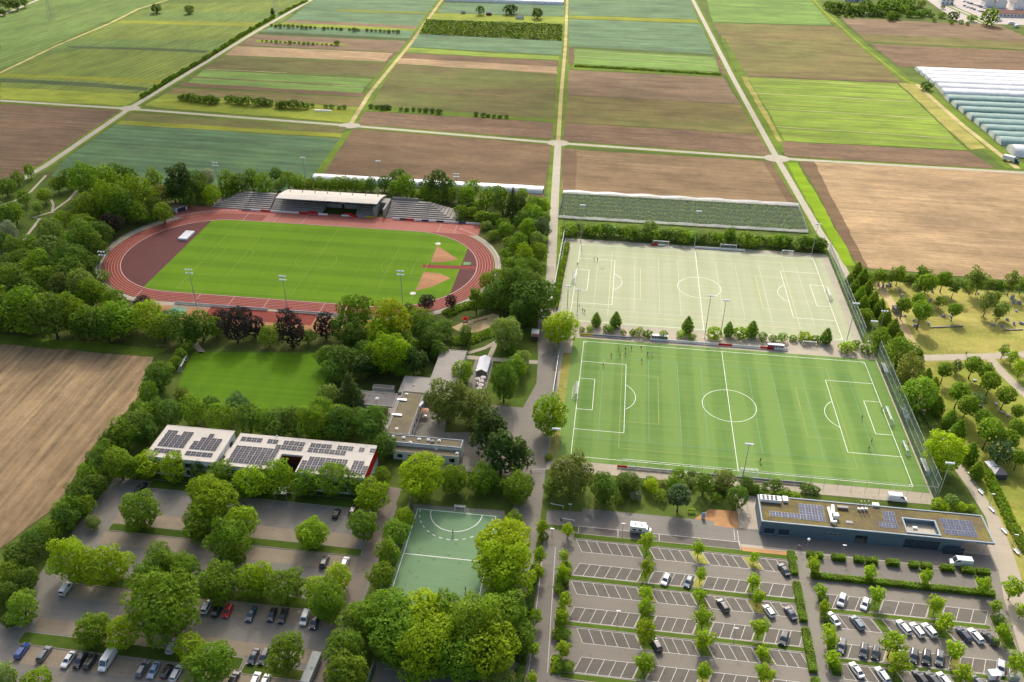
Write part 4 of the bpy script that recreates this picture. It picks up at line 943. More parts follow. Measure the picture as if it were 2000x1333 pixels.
# ------------------------------------------------------------------ trees and hedges
LEAF = M_leaf('foliage', (1, 1, 1, 1))
BARK = M_ground('bark', lin(86,72,58,0.9), lin(120,104,86,0.9), mid=2.0, fine=6.0)
TINT = dict(mid=(0.172,0.282,0.020), dark=(0.116,0.205,0.026), deep=(0.078,0.136,0.028), lime=(0.32,0.42,0.014), bright=(0.255,0.385,0.014), olive=(0.17,0.215,0.045),
            purple=(0.046,0.036,0.036), blue=(0.10,0.17,0.065), silver=(0.26,0.3,0.22), light=(0.2,0.29,0.06), yellow=(0.24,0.27,0.02), brown=(0.13,0.12,0.05))
TWORD = dict(mid='green', dark='dark green', deep='very dark green', lime='lime green', bright='bright green', olive='olive green', purple='dark purple', blue='bluish green',
             silver='silvery', light='light green', yellow='yellow green', brown='brownish')
def leaves_mesh(name, C, N, S_, tone, mats, jit=0.5, up=0.45):
    """C centres, N preferred normals, S_ sizes -> one mesh of small leaf faces with a 'tone' attribute"""
    n = len(C)
    rn = rng.normal(size=(n, 3)); rn /= np.linalg.norm(rn, axis=1)[:, None]
    nn = N*(1-jit)+rn*jit; nn[:, 2] += up; nn /= np.linalg.norm(nn, axis=1)[:, None]+1e-9
    t = np.cross(nn, rng.normal(size=(n, 3))); t /= np.linalg.norm(t, axis=1)[:, None]+1e-9
    b = np.cross(nn, t)
    s = S_[:, None]; e = rng.uniform(0.55, 1.0, (n, 1))
    V = np.stack([C-t*s, C-b*s*e+nn*s*0.12, C+t*s, C+b*s*e+nn*s*0.12], 1).reshape(-1, 3)
    me = bpy.data.meshes.new(name)
    me.vertices.add(4*n); me.vertices.foreach_set('co', V.ravel().astype(np.float32))
    me.loops.add(4*n); me.loops.foreach_set('vertex_index', np.arange(4*n, dtype=np.int32))
    me.polygons.add(n); me.polygons.foreach_set('loop_start', np.arange(0, 4*n, 4, dtype=np.int32)); me.polygons.foreach_set('loop_total', np.full(n, 4, np.int32))
    me.update(calc_edges=True)
    a = me.attributes.new('tone', 'FLOAT', 'POINT'); a.data.foreach_set('value', np.repeat(np.clip(tone, 0, 1), 4).astype(np.float32))
    for m in mats: me.materials.append(m)
    return me
def sphere_pts(n):
    v = rng.normal(size=(n, 3)); return v/np.linalg.norm(v, axis=1)[:, None]
def crown_from_lobes(name, L, per, leaf, keep=0.72, low=-0.75):
    """L rows: x, y, z, r   (unit crown)"""
    C = []; N = []; T = []
    L = np.array(L)
    for i, (x, y, z, r) in enumerate(L):
        k = max(12, int(per*r*r)); d = sphere_pts(k); d = d[d[:, 2] > low]
        p = np.array([x, y, z])+d*r*rng.uniform(0.7, 1.15, (len(d), 1))*np.array([1, 1, 0.85])
        dist = np.linalg.norm((p[:, None, :]-L[None, :, :3])/L[None, :, 3:4], axis=2); dist[:, i] = 9
        ok = dist.min(1) > keep
        C.append(p[ok]); N.append(d[ok]); T.append(np.full(ok.sum(), rng.uniform(0.25, 0.75)))
    C = np.concatenate(C); N = np.concatenate(N); T = np.concatenate(T)
    T = T*0.6+0.4*rng.uniform(0, 1, len(T))
    return leaves_mesh(name, C, N, leaf*rng.uniform(0.6, 1.35, len(C)), T, [LEAF])
def lobes(n, cz, rz, rmin, rmax, shell=(0.45, 0.78), top=True):
    out = [(0, 0, cz, 0.5)]; sk1 = rng.uniform(0.8, 1.15, 6)
    for i in range(n):
        zf = 1-2*(i+0.5)/n; a = i*2.39996+rng.uniform(-.4, .4); rr = math.sqrt(max(0, 1-zf*zf)); s = rng.uniform(*shell)*sk1[int((a % 6.283)/6.284*6)]
        r = rng.uniform(rmin, rmax)
        out.append((s*rr*math.cos(a), s*rr*math.sin(a), cz+zf*rz*s*1.02, r))
    return out
def trunk_mesh(name, h, r, top, limbs=5, spread=0.5):
    b = MB(); p = Vector((0, 0, -0.05)); n = 4
    for i in range(n):
        q = Vector((rng.uniform(-.03, .03), rng.uniform(-.03, .03), h*(i+1)/n)); b.tube(p, q, r*(1-0.16*i)*(1.25 if i == 0 else 1), r*(1-0.16*(i+1)), 7, cap=False); p = q
    for k in range(limbs):
        a = 2*math.pi*k/limbs+rng.uniform(-.3, .3); e = p+Vector((spread*math.cos(a), spread*math.sin(a), (top-h)*rng.uniform(.45, .8)))
        m = p.lerp(e, 0.5)+Vector((0, 0, 0.06)); b.tube(p, m, r*0.42, r*0.28, 5, cap=False); b.tube(m, e, r*0.28, r*0.1, 5)
    return b.mesh(name, BARK)
KIND = {}
def reg(kind, cz, crowns, trunk, noun): KIND[kind] = dict(cz=cz, crowns=crowns, trunk=trunk, noun=noun)
reg('broad', 1.22, [crown_from_lobes('broad_crown', lobes(40, 1.22, 1.1, 0.22, 0.42), 950, 0.064) for _ in range(7)], trunk_mesh('broad_trunk', 0.5, 0.085, 1.7), 'tree')
reg('big', 1.2, [crown_from_lobes('big_crown', lobes(72, 1.2, 1.06, 0.15, 0.33, (0.5, 0.86)), 2000, 0.047) for _ in range(7)], trunk_mesh('big_trunk', 0.5, 0.075, 1.65, 7, 0.55), 'large tree')
reg('airy', 1.75, [crown_from_lobes('airy_crown', lobes(30, 1.75, 1.25, 0.16, 0.32, (0.35, 0.85)), 620, 0.085, keep=0.6) for _ in range(7)], trunk_mesh('airy_trunk', 0.9, 0.055, 2.6, 5, 0.45), 'young tree')
reg('ball', 1.9, [crown_from_lobes('ball_crown', lobes(40, 1.9, 0.95, 0.2, 0.3, (0.66, 0.76)), 800, 0.075, keep=0.7, low=-1) for _ in range(2)], trunk_mesh('ball_trunk', 1.1, 0.07, 2.2, 5, 0.4), 'round-headed tree')
def cone_lobes(h, n=46):
    o = []
    for i in range(n):
        t = (i+0.5)/n; z = 0.25+t*(h-0.45); prof = math.sin(min(1, t*1.9+0.25)*math.pi/2)*(1-t)**0.62*1.12
        a = i*2.39996; r = 0.30*(1-t)+0.13; s = max(prof-r*0.55, 0)
        o.append((s*math.cos(a), s*math.sin(a), z, r))
    return o
reg('cone', 1.55, [crown_from_lobes('cone_crown', cone_lobes(3.2), 900, 0.078, keep=0.66, low=-1) for _ in range(3)], trunk_mesh('cone_trunk', 0.8, 0.07, 2.0, 4, 0.2), 'teardrop-shaped tree')
def pine_lobes():
    o = []
    for i in range(62):
        t = rng.uniform(0, 1); a = rng.uniform(0, 6.28); s = (0.92-0.55*t)*rng.uniform(0.4, 1); o.append((s*math.cos(a), s*math.sin(a), 0.75+1.8*t, rng.uniform(0.16, 0.32)))
    return o
reg('pine', 1.6, [crown_from_lobes('pine_crown', pine_lobes(), 900, 0.07, keep=0.55) for _ in range(2)], trunk_mesh('pine_trunk', 1.7, 0.07, 2.6, 6, 0.5), 'pine')
def spruce_lobes():
    o = []
    for i in range(60):
        t = (i+.5)/60; a = i*2.39996; s = (1-t)*0.86; o.append((s*math.cos(a), s*math.sin(a), 0.35+2.75*t-0.1*s, 0.10+0.2*(1-t)))
    return o
reg('spruce', 1.35, [crown_from_lobes('spruce_crown', spruce_lobes(), 900, 0.07, keep=0.55, low=-1) for _ in range(2)], trunk_mesh('spruce_trunk', 1.5, 0.06, 2.8, 3, 0.1), 'conifer')
reg('shrub', 0.72, [crown_from_lobes('shrub_crown', lobes(26, 0.72, 0.72, 0.26, 0.42, (0.4, 0.72)), 520, 0.1, low=-0.5) for _ in range(3)], trunk_mesh('shrub_stem', 0.25, 0.06, 0.9, 6, 0.45), 'bush')
NAME = dict(broad='broadleaf_tree', big='broadleaf_tree', airy='young_tree', ball='round_headed_tree', cone='teardrop_tree', pine='pine_tree', spruce='conifer_tree', shrub='bush')
WHERE = []
def place_tree(u, v, w, kind, tint, label, group, vs=1.0):
    K = KIND[kind]; w *= dict(cone=1.14, ball=1.18, airy=1.3, shrub=1.22, big=1.1, broad=1.14).get(kind, 1.15); r = w*300/FPX
    for _ in range(8):
        p = P(u, v, K['cz']*r*vs); r = w*depth(p)/FPX
    o = empty(NAME[kind], (p.x, p.y, 0), rng.uniform(0, 6.28), label, 'bush' if kind == 'shrub' else 'tree', group)
    e_ = 0.05 if kind in ('cone', 'ball') else 0.14; o.scale = (r*rng.uniform(1-e_, 1+e_), r*rng.uniform(1-e_, 1+e_), r*vs*rng.uniform(1-e_, 1+e_))
    c = mobj('crown', K['crowns'][rng.integers(len(K['crowns']))], o)
    t = TINT[tint]; j = rng.uniform(0.86, 1.16); c.color = (t[0]*j*rng.uniform(.92, 1.08), t[1]*j, t[2]*j, 1)
    mobj('stem' if kind == 'shrub' else 'trunk', K['trunk'], o)
    return o
def cluster(place, data, kind='broad', tint='mid', group=None):
    """data: u, v, half-width in photo pixels, then optionally kind and tint; ordinals count from the left"""
    full = []
    for d in data:
        k = kind; t = tint; vs = 1.0
        for x in d[3:]:
            if isinstance(x, float): vs = x
            elif x in KIND: k = x
            else: t = x
        full.append((d[0], d[1], d[2], k, t, vs))
    full.sort(key=lambda d: d[0])
    cnt = {}
    for d in full: cnt[(d[3], d[4])] = cnt.get((d[3], d[4]), 0)+1
    seen = {}
    for d in full:
        key = (d[3], d[4]); seen[key] = seen.get(key, 0)+1
        lab = '%s %s' % (TWORD[d[4]], KIND[d[3]]['noun'])
        lab = (lab+', %s from left %s' % (ORD[seen[key]-1], place)) if cnt[key] > 1 else 'only '+lab+' '+place
        place_tree(d[0], d[1], d[2], d[3], d[4], lab, group or 'trees '+place, d[5])
cluster('in the park at the upper left track', [(10,365,15,'dark'),(32,347,13),(57,335,11),(46,385,14),(85,380,14),(111,360,13),(72,405,10,'light'),(27,415,18),(5,425,18,'dark'),(15,453,18,'silver'),(4,470,16,'dark'),(27,482,20,'dark'),(62,487,22),(45,513,26,'dark'),(14,520,24,'dark')])
cluster('along the back edge of the left wood', [(135,347,18),(165,353,25),(190,346,18,'dark'),(207,362,26),(228,345,20,'dark'),(250,347,20,'dark'),(248,374,24),(272,380,28),(300,352,18),(314,376,20,'olive'),(350,352,28,'pine','deep'),(338,372,18,'dark'),(385,357,22,'dark'),(404,345,16,'silver'),(412,381,16,'bright'),(447,360,18),(470,355,20,'dark'),(492,352,16),(395,375,18,'dark'),(445,377,14,'shrub'),(366,386,16,'dark')])
cluster('in the middle of the left wood', [(212,398,30),(240,402,26,'dark'),(172,410,25),(148,425,20),(122,432,16),(217,438,18,'purple'),(291,424,13,'shrub'),(318,414,18),(302,400,18,'dark'),(265,412,20),(100,458,28,'light'),(98,482,26,'light'),(162,470,32,'dark'),(140,475,24),(190,455,22,'dark'),(185,490,20,'dark'),(75,520,30),(135,507,28,'dark'),(155,517,26,'dark'),(196,405,20,'dark'),(160,440,22)])
cluster('in the left wood beside the track bend', [(27,553,34,'dark'),(82,548,26),(120,560,22,'olive'),(160,558,28,'light'),(176,575,22),(140,535,26,'dark'),(206,577,18),(222,588,20),(60,575,24,'dark'),(105,530,22,'dark'),(8,545,26,'dark'),(196,540,14,'shrub')])
cluster('along the front edge of the left wood', [(-18,600,34),(15,612,30,'dark'),(50,610,38),(100,622,34,'dark'),(75,600,26),(140,617,30),(175,624,32),(200,630,34,'dark'),(228,630,30),(250,620,22,'blue'),(284,612,30,'bright'),(277,590,16,'purple'),(315,635,26),(347,638,28,'dark'),(392,634,26,'dark'),(332,622,18,'dark'),(160,640,24,'dark'),(215,612,20)])
cluster('in the copper beech row below the stadium', [(435,623,20),(460,638,26),(495,635,20),(568,645,28),(634,632,22,1.15),(476,612,15)], tint='purple')
cluster('between the copper beeches below the stadium', [(420,640,16),(524,656,18),(545,640,14),(600,655,14,'dark'),(375,650,18,'dark')])
cluster('behind the grandstand and terraces', [(515,360,18),(540,343,12,'dark'),(545,360,11,'light'),(562,352,14),(584,355,16),(606,358,13),(626,361,11),(642,361,11),(658,360,12),(674,360,13),(692,361,11),(708,361,12),(724,361,11,'dark'),(750,358,13,'dark'),(777,348,16,'dark'),(793,365,20),(772,368,12),(855,356,26,'deep'),(836,366,18,'dark'),(922,368,18),(896,376,15),(850,381,14),(830,381,13),(873,380,12),(912,386,15),(950,390,18),(982,393,20,'dark'),(1002,405,16,'spruce','deep'),(875,362,16,'dark'),(812,384,11,'shrub'),(970,378,14)])
cluster('on the bank beside the right bend of the track', [(900,415,14),(920,415,12),(940,423,14),(962,425,14),(982,438,14),(965,458,12),(987,450,14),(995,473,14),(990,495,14),(997,518,16),(948,440,10,'light'),(910,402,12,'light'),(935,405,13)], kind='shrub', tint='mid')
cluster('by the farm road beside the right stadium bend', [(1012,396,16,'deep'),(1020,380,10),(1045,400,18),(1060,402,14,'bright'),(1042,418,20),(1020,430,18,'dark'),(1057,443,18,'blue'),(1032,448,18),(1050,468,16,'light'),(1015,473,20),(1052,493,18),(1025,503,18,'bright'),(1016,520,18,'dark'),(1040,520,18),(1062,425,12,'light')])
cluster('in the dense group right of the stadium bend', [(970,543,16),(950,552,16),(930,587,16,'pine','mid'),(952,580,20,'dark'),(976,572,24,'dark'),(996,586,20,'dark'),(1040,572,44,'big','dark'),(1008,556,32,'big','dark'),(1022,608,28,'big','dark')])
cluster('between the near straight and the clubhouse', [(834,590,13,'purple'),(881,588,12,'purple'),(710,592,11,'purple'),(695,615,32),(670,642,25,'dark'),(764,630,38,'big','lime'),(750,657,28,'bright'),(820,633,26),(800,610,15,'dark'),(838,646,26,'dark'),(866,640,18,'dark'),(910,654,15,'dark'),(762,686,40,'big','bright'),(725,700,26,'big','dark'),(790,670,26,'big','mid'),(840,668,22,'big','dark'),(695,655,26,'big','dark'),(670,700,30,'dark'),(708,712,22,'deep','pine'),(650,726,20,'dark'),(806,706,20,'deep','pine'),(712,680,20,'dark'),(823,702,14,'deep','pine'),(855,682,18,'dark'),(640,690,22,'dark'),(785,715,18),(735,650,22,'bright')])
cluster('on the lawns beside the club road', [(991,650,26,'big','light'),(984,748,28,'big','dark',1.25),(903,722,20,'mid'),(875,785,36,'big','olive'),(930,794,32,'big','olive'),(1020,702,16,'light'),(1010,720,18),(1092,634,33,'big','lime'),(1072,812,34,'big','bright'),(1070,894,7,'shrub'),(1000,682,10)])
cluster('between the clubhouse and the club road', [(955,840,34),(978,882,32),(1014,880,28)], kind='pine', tint='deep')
cluster('around the small training pitch', [(307,732,30,'big','dark'),(290,768,20),(352,692,12),(342,706,11),(362,678,12),(372,664,12),(683,768,26,'spruce','deep'),(640,772,22,'light'),(656,811,24),(330,720,11,'shrub'),(268,800,14)])
cluster('behind the white solar roofs', [(262,828,30,'dark'),(240,848,28),(290,808,20),(307,798,20,'dark'),(330,807,27,'dark'),(355,774,14,'olive'),(375,802,26),(410,790,18,'dark'),(430,810,28),(462,790,22,'blue'),(485,818,25,'dark'),(515,822,24),(540,823,28,'dark'),(575,825,24,'dark'),(608,828,30,'big'),(626,806,24),(665,830,28,'dark'),(698,815,20,'dark'),(725,828,32,'big','dark'),(746,806,16,'olive'),(750,868,25,'dark'),(282,840,22,'dark')])
cluster('in front of the white solar roofs', [(232,908,26),(287,902,25,'bright'),(340,913,26,'bright'),(390,916,18,'dark'),(435,918,26),(487,942,30,'bright'),(509,936,20),(546,932,27,'bright'),(597,943,24),(650,938,27),(697,945,22),(726,967,30,'bright'),(746,932,20),(460,962,22,'dark'),(262,912,20)])
cluster('in the hedgerow between stubble and car park', [(207,880,24),(190,903,25,'dark'),(172,924,24),(182,948,25,'dark'),(150,967,28,'dark'),(135,992,24),(162,990,20),(125,1016,24,'dark'),(96,1034,24),(65,1060,24,'dark'),(40,1084,28,'dark'),(15,1118,26),(50,1130,20,'dark'),(6,1160,24,'dark'),(20,1212,16,'dark','shrub'),(218,862,20,'dark'),(180,1020,13,'light')])
cluster('in the old car park', [(276,997,33,'big','mid'),(410,967,45,'big','bright'),(387,1018,30,'big'),(470,1015,32,'big','bright'),(450,1057,40,'big'),(137,1094,40,'big','bright'),(207,1101,40,'big','bright'),(312,1100,32,'big'),(287,1127,35,'big'),(355,1108,32,'big'),(425,1130,40,'big'),(488,1130,32,'big','bright'),(317,1182,60,'big'),(180,1227,33,'big'),(240,1236,28,'bright'),(42,1184,30),(10,1322,22,'light'),(72,1330,25,'bright'),(370,1262,30,'bright'),(410,1291,43,'big'),(512,1131,28,'bright'),(555,1143,35,'big'),(617,1150,25,'bright'),(640,1176,35,'big'),(660,1128,25,'bright'),(557,1278,38,'big','mid'),(609,1038,30,'big','bright'),(708,1026,29,'big')])
cluster('between park lane and green court', [(792,1010,17,'bright'),(772,1036,25),(757,1078,24),(744,1121,26)])
cluster('between the solar roofs and the green court', [(822,924,45,'big','lime'),(890,936,26,'big','mid'),(943,933,26,'big','mid'),(1014,946,30,'big','mid'),(975,952,14,'dark')])
cluster('in the big tree mass below the green court', [(750,1200,50,'mid'),(700,1208,32,'mid'),(832,1196,50,'lime'),(782,1252,50,'mid'),(826,1276,52,'bright'),(925,1218,55,'mid'),(975,1200,48,'mid'),(952,1264,50,'bright'),(900,1288,42,'mid'),(672,1264,42,'mid'),(677,1312,42,'mid'),(982,1070,55,'lime'),(988,1118,48,'bright'),(1012,1238,30,'mid'),(1003,1180,26,'dark'),(868,1240,48,'bright'),(870,1195,36,'mid'),(1003,1020,20,'mid'),(980,1330,22,'light')], kind='big')
cluster('between the access road and the artificial pitch', [(1115,927,37,'big','olive'),(1076,952,16,'dark'),(1180,953,27,'big','dark'),(1225,941,22,'big','dark'),(1242,968,12,'shrub','silver'),(1272,950,12,'lime'),(1327,967,23,'ball','blue',0.85),(1327,927,15),(1375,946,19,'dark'),(1352,925,8,'light'),(1415,936,20,'olive'),(1440,971,20,'dark'),(1457,941,13,'dark'),(1472,951,11),(1397,973,11,'shrub'),(1290,968,12,'shrub'),(1312,945,12),(1210,978,9,'shrub'),(1495,946,6,'dark'),(1515,948,12,'dark'),(1535,962,10,'shrub'),(1575,952,11,'shrub','dark'),(1594,957,9,'shrub','dark'),(1525,965,10,'shrub'),(1552,967,9,'shrub')]+[(1255+i*19+rng.uniform(-6,6), 940+rng.uniform(-6,14)+i*0.5, rng.uniform(8,13), 'shrub', ['dark','mid','olive'][i % 3]) for i in range(13)])
cone_hedge = [(1165,623,9.5,'cone',1.0),(1203,625,10.5,'cone',0.95),(1344,634,11,'cone'),(1424,643,9.5,'cone'),(1470,642,11,'cone',0.95),(1615,656,10,'cone')]
cluster('between the two synthetic pitches', cone_hedge+[(1137,644,6),(1152,642,7,'bright'),(1189,642,10),(1218,650,6),(1235,650,7),(1250,650,10),(1265,653,8),(1295,654,9),(1330,653,8,'bright'),(1352,658,8),(1397,651,15,'bright'),(1445,651,13,'bright'),(1490,659,9),(1510,661,9),(1528,660,10),(1550,660,8),(1572,658,12,'bright'),(1594,661,10),(1657,677,14,'bright'),(1672,672,8),(1695,683,11)], kind='shrub', tint='mid')
hr = []
for i in range(34):
    t = i/33; u = 1112+t*490; v = 447+t*30+rng.uniform(-3, 3); hr.append((u, v, rng.uniform(11, 16), ['mid','dark','light','mid'][i % 4]))
hr += [(1271,443,16,'light','broad'),(1425,459,13,'mid','broad'),(1532,471,14,'dark'),(1570,470,12,'dark','broad'),(1597,477,13,'dark')]
cluster('in the hedgerow behind the pale pitch', hr, kind='shrub')
cluster('right of the tall fences', [(1676,525,9.5),(1687,541,11),(1660,544,8),(1696,564,11),(1670,561,11),(1680,579,12),(1707,586,10.5),(1687,594,11),(1720,599,11),(1731,619,12),(1746,641,12),(1758,661,10),(1795,697,10),(1812,731,9.5),(1825,752,10.5),(1832,793,13),(1857,818,14),(1872,843,16),(1897,883,15),(1910,918,12)], kind='cone', tint='mid')
cluster('in the strip beside the tall fences', [(1693,614,14),(1720,659,16),(1757,688,24),(1778,725,26,'olive'),(1798,765,30),(1845,883,36,'big','lime'),(1790,690,12,'dark')], tint='mid')
cluster('along the upper edge of the memorial park', [(1722,535,12,'mid'),(1740,541,9),(1757,533,13,'mid'),(1779,545,11,'shrub','dark'),(1804,535,15,'mid'),(1812,550,17,'mid','ball'),(1845,542,15,'mid','ball'),(1867,556,14),(1902,546,15),(1914,551,13),(1935,550,12),(1950,557,10,'shrub','dark'),(1977,550,14),(1999,553,11),(1706,542,10,'shrub'),(1888,558,9,'shrub','dark'),(1792,562,10)], kind='airy', tint='light')
cluster('on the dry meadow of the memorial park', [(1766,595,15,'ball'),(1796,586,15,'ball'),(1802,606,20,'ball'),(1837,587,9,'airy'),(1865,604,12,'ball'),(1930,591,14,'light','airy'),(1960,599,12,'light','airy'),(1947,580,9,'light','airy'),(1952,609,11,'light','airy')], tint='mid')
cluster('in the lower memorial park', [(1846,722,15),(1870,716,12,'blue','broad'),(1902,711,16),(1925,726,16),(1937,743,19),(1875,767,18),(1891,790,19),(1912,780,14,'blue','broad'),(1966,771,17),(1922,817,17),(1934,841,22),(1990,803,13),(1972,856,18),(1991,836,17),(1954,881,22,'blue','broad'),(1991,893,15),(1962,683,10,'light','airy'),(1980,693,11,'bright','airy'),(1996,716,12,'bright','airy')], kind='ball', tint='mid')
cluster('behind the blue-grey pavilion', [(1835,984,14),(1857,978,13,'light'),(1876,990,11),(1896,991,10),(1846,992,9)], kind='shrub', tint='bright')
cluster('beside the east park path', [(1981,1146,17,'airy'),(1997,1192,11,'airy'),(1985,1296,16,'airy')], tint='bright')
cluster('on the west edge of the new car park', [(1059,1028,12),(1109,1034,11),(1054,1081,13),(1102,1084,10),(1101,1118,12),(1052,1116,12),(1103,1171,13),(1099,1206,13),(1046,1201,12),(1042,1263,12),(1100,1266,13),(1039,1326,12)], kind='airy', tint='bright')
cluster('in the first column of car park islands', [(1264,1058,13),(1264,1108,14),(1261,1156,13),(1261,1188,16),(1261,1231,19),(1260,1291,17)], kind='airy', tint='bright')
cluster('in the second column of car park islands', [(1365,1071,12),(1369,1123,11),(1369,1158,11),(1374,1206,17),(1376,1246,17),(1376,1311,14)], kind='airy', tint='bright')
cluster('in the third column of car park islands', [(1474,1086,10),(1474,1133,13),(1481,1166,13),(1485,1223,16),(1490,1273,12),(1490,1316,14)], kind='airy', tint='bright')
cluster('on islands of the right-hand car park', [(1592,1101,13),(1700,1116,12),(1810,1126,12),(1922,1141,14),(1605,1151,11),(1610,1186,12),(1714,1161,13),(1831,1178,15),(1846,1216,15),(1945,1186,10),(1960,1233,14),(1622,1241,15),(1627,1283,14),(1744,1256,20),(1756,1296,18),(1867,1268,16),(1881,1318,17),(1507,1318,8)], kind='airy', tint='bright')
cluster('under the islands of the car park', [(1095,1130,11),(1092,1150,10),(1100,1238,14),(1085,1240,10),(1092,1212,9),(1110,1300,12),(1095,1302,10),(1062,1048,10,'dark'),(1608,1170,10,'light'),(1612,1205,10,'light'),(1625,1262,10),(1632,1300,11),(1955,1210,11,'light'),(1968,1245,9),(1945,1255,8),(1110,1110,7,'dark')], kind='shrub', tint='mid')
# far trees in the fields
far = [(304,17,10,'shrub','deep'),(370,19,9,'shrub','deep'),(939,21,9,'shrub','deep'),(998,17,12,'shrub','deep'),(1049,27,11,'shrub','deep'),(658,84,5,'shrub','dark'),(1810,167,10,'shrub','deep'),(532,22,4,'cone','deep')]
cluster('alone in the far fields', far)
bl = [(352,190,6),(362,189,8),(372,190,8),(384,192,9),(396,194,8),(408,195,9),(420,196,8),(446,192,8),(458,196,8),(470,198,8),(484,196,10),(500,200,8),(512,198,9),(524,199,8),(545,204,8),(556,204,9),(572,203,10),(586,205,9),(598,206,8),(610,206,4),(636,208,5),(648,208,5),(662,210,4),(672,209,4)]
cluster('in the bush row above the yellow meadow', bl, kind='shrub', tint='dark')
cluster('along the grass strip beside the dirt track', [(724,207,5),(736,208,5),(745,209,6),(753,209,6),(760,210,5),(783,213,4),(795,214,4),(808,214,4),(820,215,4),(831,215,5),(844,216,5),(857,217,6),(929,223,5),(943,224,5),(954,226,4),(965,227,4),(977,228,4),(989,228,4)], kind='shrub', tint='deep')
rw = [(530+i*8.5, 50+i*0.42, rng.uniform(2.5, 4.5)) for i in range(30) if i not in (11, 17, 21)]
cluster('in the low line of the blue-green field', rw, kind='shrub', tint='deep')
cluster('in the strip between the pink soil fields', [(512+i*9, 80+i*0.5, rng.uniform(2, 3.5)) for i in range(16)], kind='shrub', tint='dark')
cluster('at the edge of the village', [(1616,10,9),(1632,12,12),(1650,12,14),(1672,20,10),(1690,14,14),(1710,18,12),(1738,12,16),(1742,28,10),(1760,8,12),(1780,6,8,'light'),(1800,8,8,'light'),(1725,6,10),(1740,34,8),(1752,32,7),(1778,26,8),(1792,28,7),(1808,24,8),(1842,14,5),(1862,31,9,'blue'),(1898,35,8,'mid'),(1932,34,14,'mid','shrub',1.25),(1840,28,8,'light'),(1638,30,4),(1652,31,4),(1664,32,4),(1825,40,4),(1858,44,4,'mid'),(1878,42,5,'light'),(1890,46,4,'light'),(1662,22,8),(1682,24,8),(1702,24,8),(1722,26,8),(1754,22,8),(1768,18,9,'mid'),(1786,18,8),(1820,30,5),(1634,22,7),(1800,30,5)], kind='shrub', tint='dark')
cluster('at the upper left corner', [(-5,4,10),(14,6,10),(30,8,9),(46,4,8),(-4,22,6),(6,24,5)], tint='deep')

# ---- hedges
HB = M_ground('hedge_twigs', lin(58,72,36,0.7), lin(76,88,44,0.7), mid=2)
def hedge(name, x0, x1, y0, y1, h, label, group=None, tint='mid', leaf=0.16, dens=34, cat='hedge'):
    cx, cy = (x0+x1)/2, (y0+y1)/2; L = x1-x0; Wd = y1-y0
    o = empty(name, (cx, cy, 0), 0, label, cat, group)
    area = L*Wd+2*(L+Wd)*h; n = int(area*dens)
    fa = rng.uniform(0, area, n); C = np.zeros((n, 3)); N = np.zeros((n, 3))
    top = fa < L*Wd; C[top] = np.stack([rng.uniform(-L/2, L/2, top.sum()), rng.uniform(-Wd/2, Wd/2, top.sum()), np.full(top.sum(), h)], 1); N[top] = (0, 0, 1)
    sd = ~top; k = sd.sum(); pr = rng.uniform(0, 2*(L+Wd), k); z = rng.uniform(0.05, h, k); q = np.zeros((k, 3)); m = np.zeros((k, 3))
    a = pr < L; q[a] = np.stack([pr[a]-L/2, np.full(a.sum(), -Wd/2), z[a]], 1); m[a] = (0,-1,0)
    a = (pr >= L) & (pr < 2*L); q[a] = np.stack([pr[a]-1.5*L, np.full(a.sum(), Wd/2), z[a]], 1); m[a] = (0,1,0)
    a = (pr >= 2*L) & (pr < 2*L+Wd); q[a] = np.stack([np.full(a.sum(), -L/2), pr[a]-2*L-Wd/2, z[a]], 1); m[a] = (-1,0,0)
    a = pr >= 2*L+Wd; q[a] = np.stack([np.full(a.sum(), L/2), pr[a]-2*L-1.5*Wd, z[a]], 1); m[a] = (1,0,0)
    C[sd] = q; N[sd] = m
    C += rng.normal(0, 0.07, C.shape); C[:, 2] += 0.12*np.sin(C[:, 0]*1.3+cx)*(C[:, 2]/h)
    tn_ = 0.5+0.25*np.sin(C[:, 0]*0.9+C[:, 1])+rng.uniform(-.25, .25, n)
    f = mobj('foliage', leaves_mesh('hedge_foliage', C, N, leaf*rng.uniform(.6, 1.3, n), tn_, [LEAF]), o); t = TINT[tint]; f.color = (*t, 1)
    b = MB(); b.box(-L/2+0.15, L/2-0.15, -Wd/2+0.15, Wd/2-0.15, 0, h-0.15); b.build('twigs', HB, o)
    return o
hb = [(15.5,16.6),(16.9,19.6),(22.2,25.7),(28.0,30.6),(31.2,34.2),(36.6,39.9),(42.5,44.9),(45.7,48.4),(50.7,54.2),(56.0,59.2),(59.9,63.3)]
for i, (a, b_) in enumerate(hb): hedge('clipped_hedge', a, b_, -68.2, -66.7, 1.5, 'clipped hedge block, %s from the left in front of the pavilion' % ORD[i], 'clipped hedge blocks before the pavilion')
hedge('clipped_hedge', 15.4, 62.2, -75.6, -74.1, 1.3, 'long clipped hedge between paver bays and right car park', None, 'mid')
for i, (a, b_) in enumerate(((-75,-67),(-90.5,-78),(-105.5,-93),(-122,-107.5))):
    hedge('clipped_hedge', 10.2, 12.0, a, b_, 1.3, 'clipped hedge beside the footpath between car parks, %s from the pavilion' % ORD[i], 'clipped hedges beside the footpath', 'mid')
for i, (a, b_) in enumerate(((-97,-82),(-112,-99.5),(-128,-114))):
    hedge('dark_hedge', -59.4, -57.4, a, b_, 1.4, 'dark low hedge left of the west lane, %s from the top' % ORD[i], 'hedges left of the west lane', 'dark')
for i, (a, b_) in enumerate(((-82,-79),(-88,-85),(-97,-94.5),(-103,-99),(-114,-110))):
    hedge('island_planting', -51.2, -49.0, a, b_, 0.8, 'low shrub bed at the lane ends, %s from the top' % ORD[i], 'shrub beds at the lane ends', ['bright','olive'][i % 2], leaf=0.2, dens=30, cat='shrub bed')
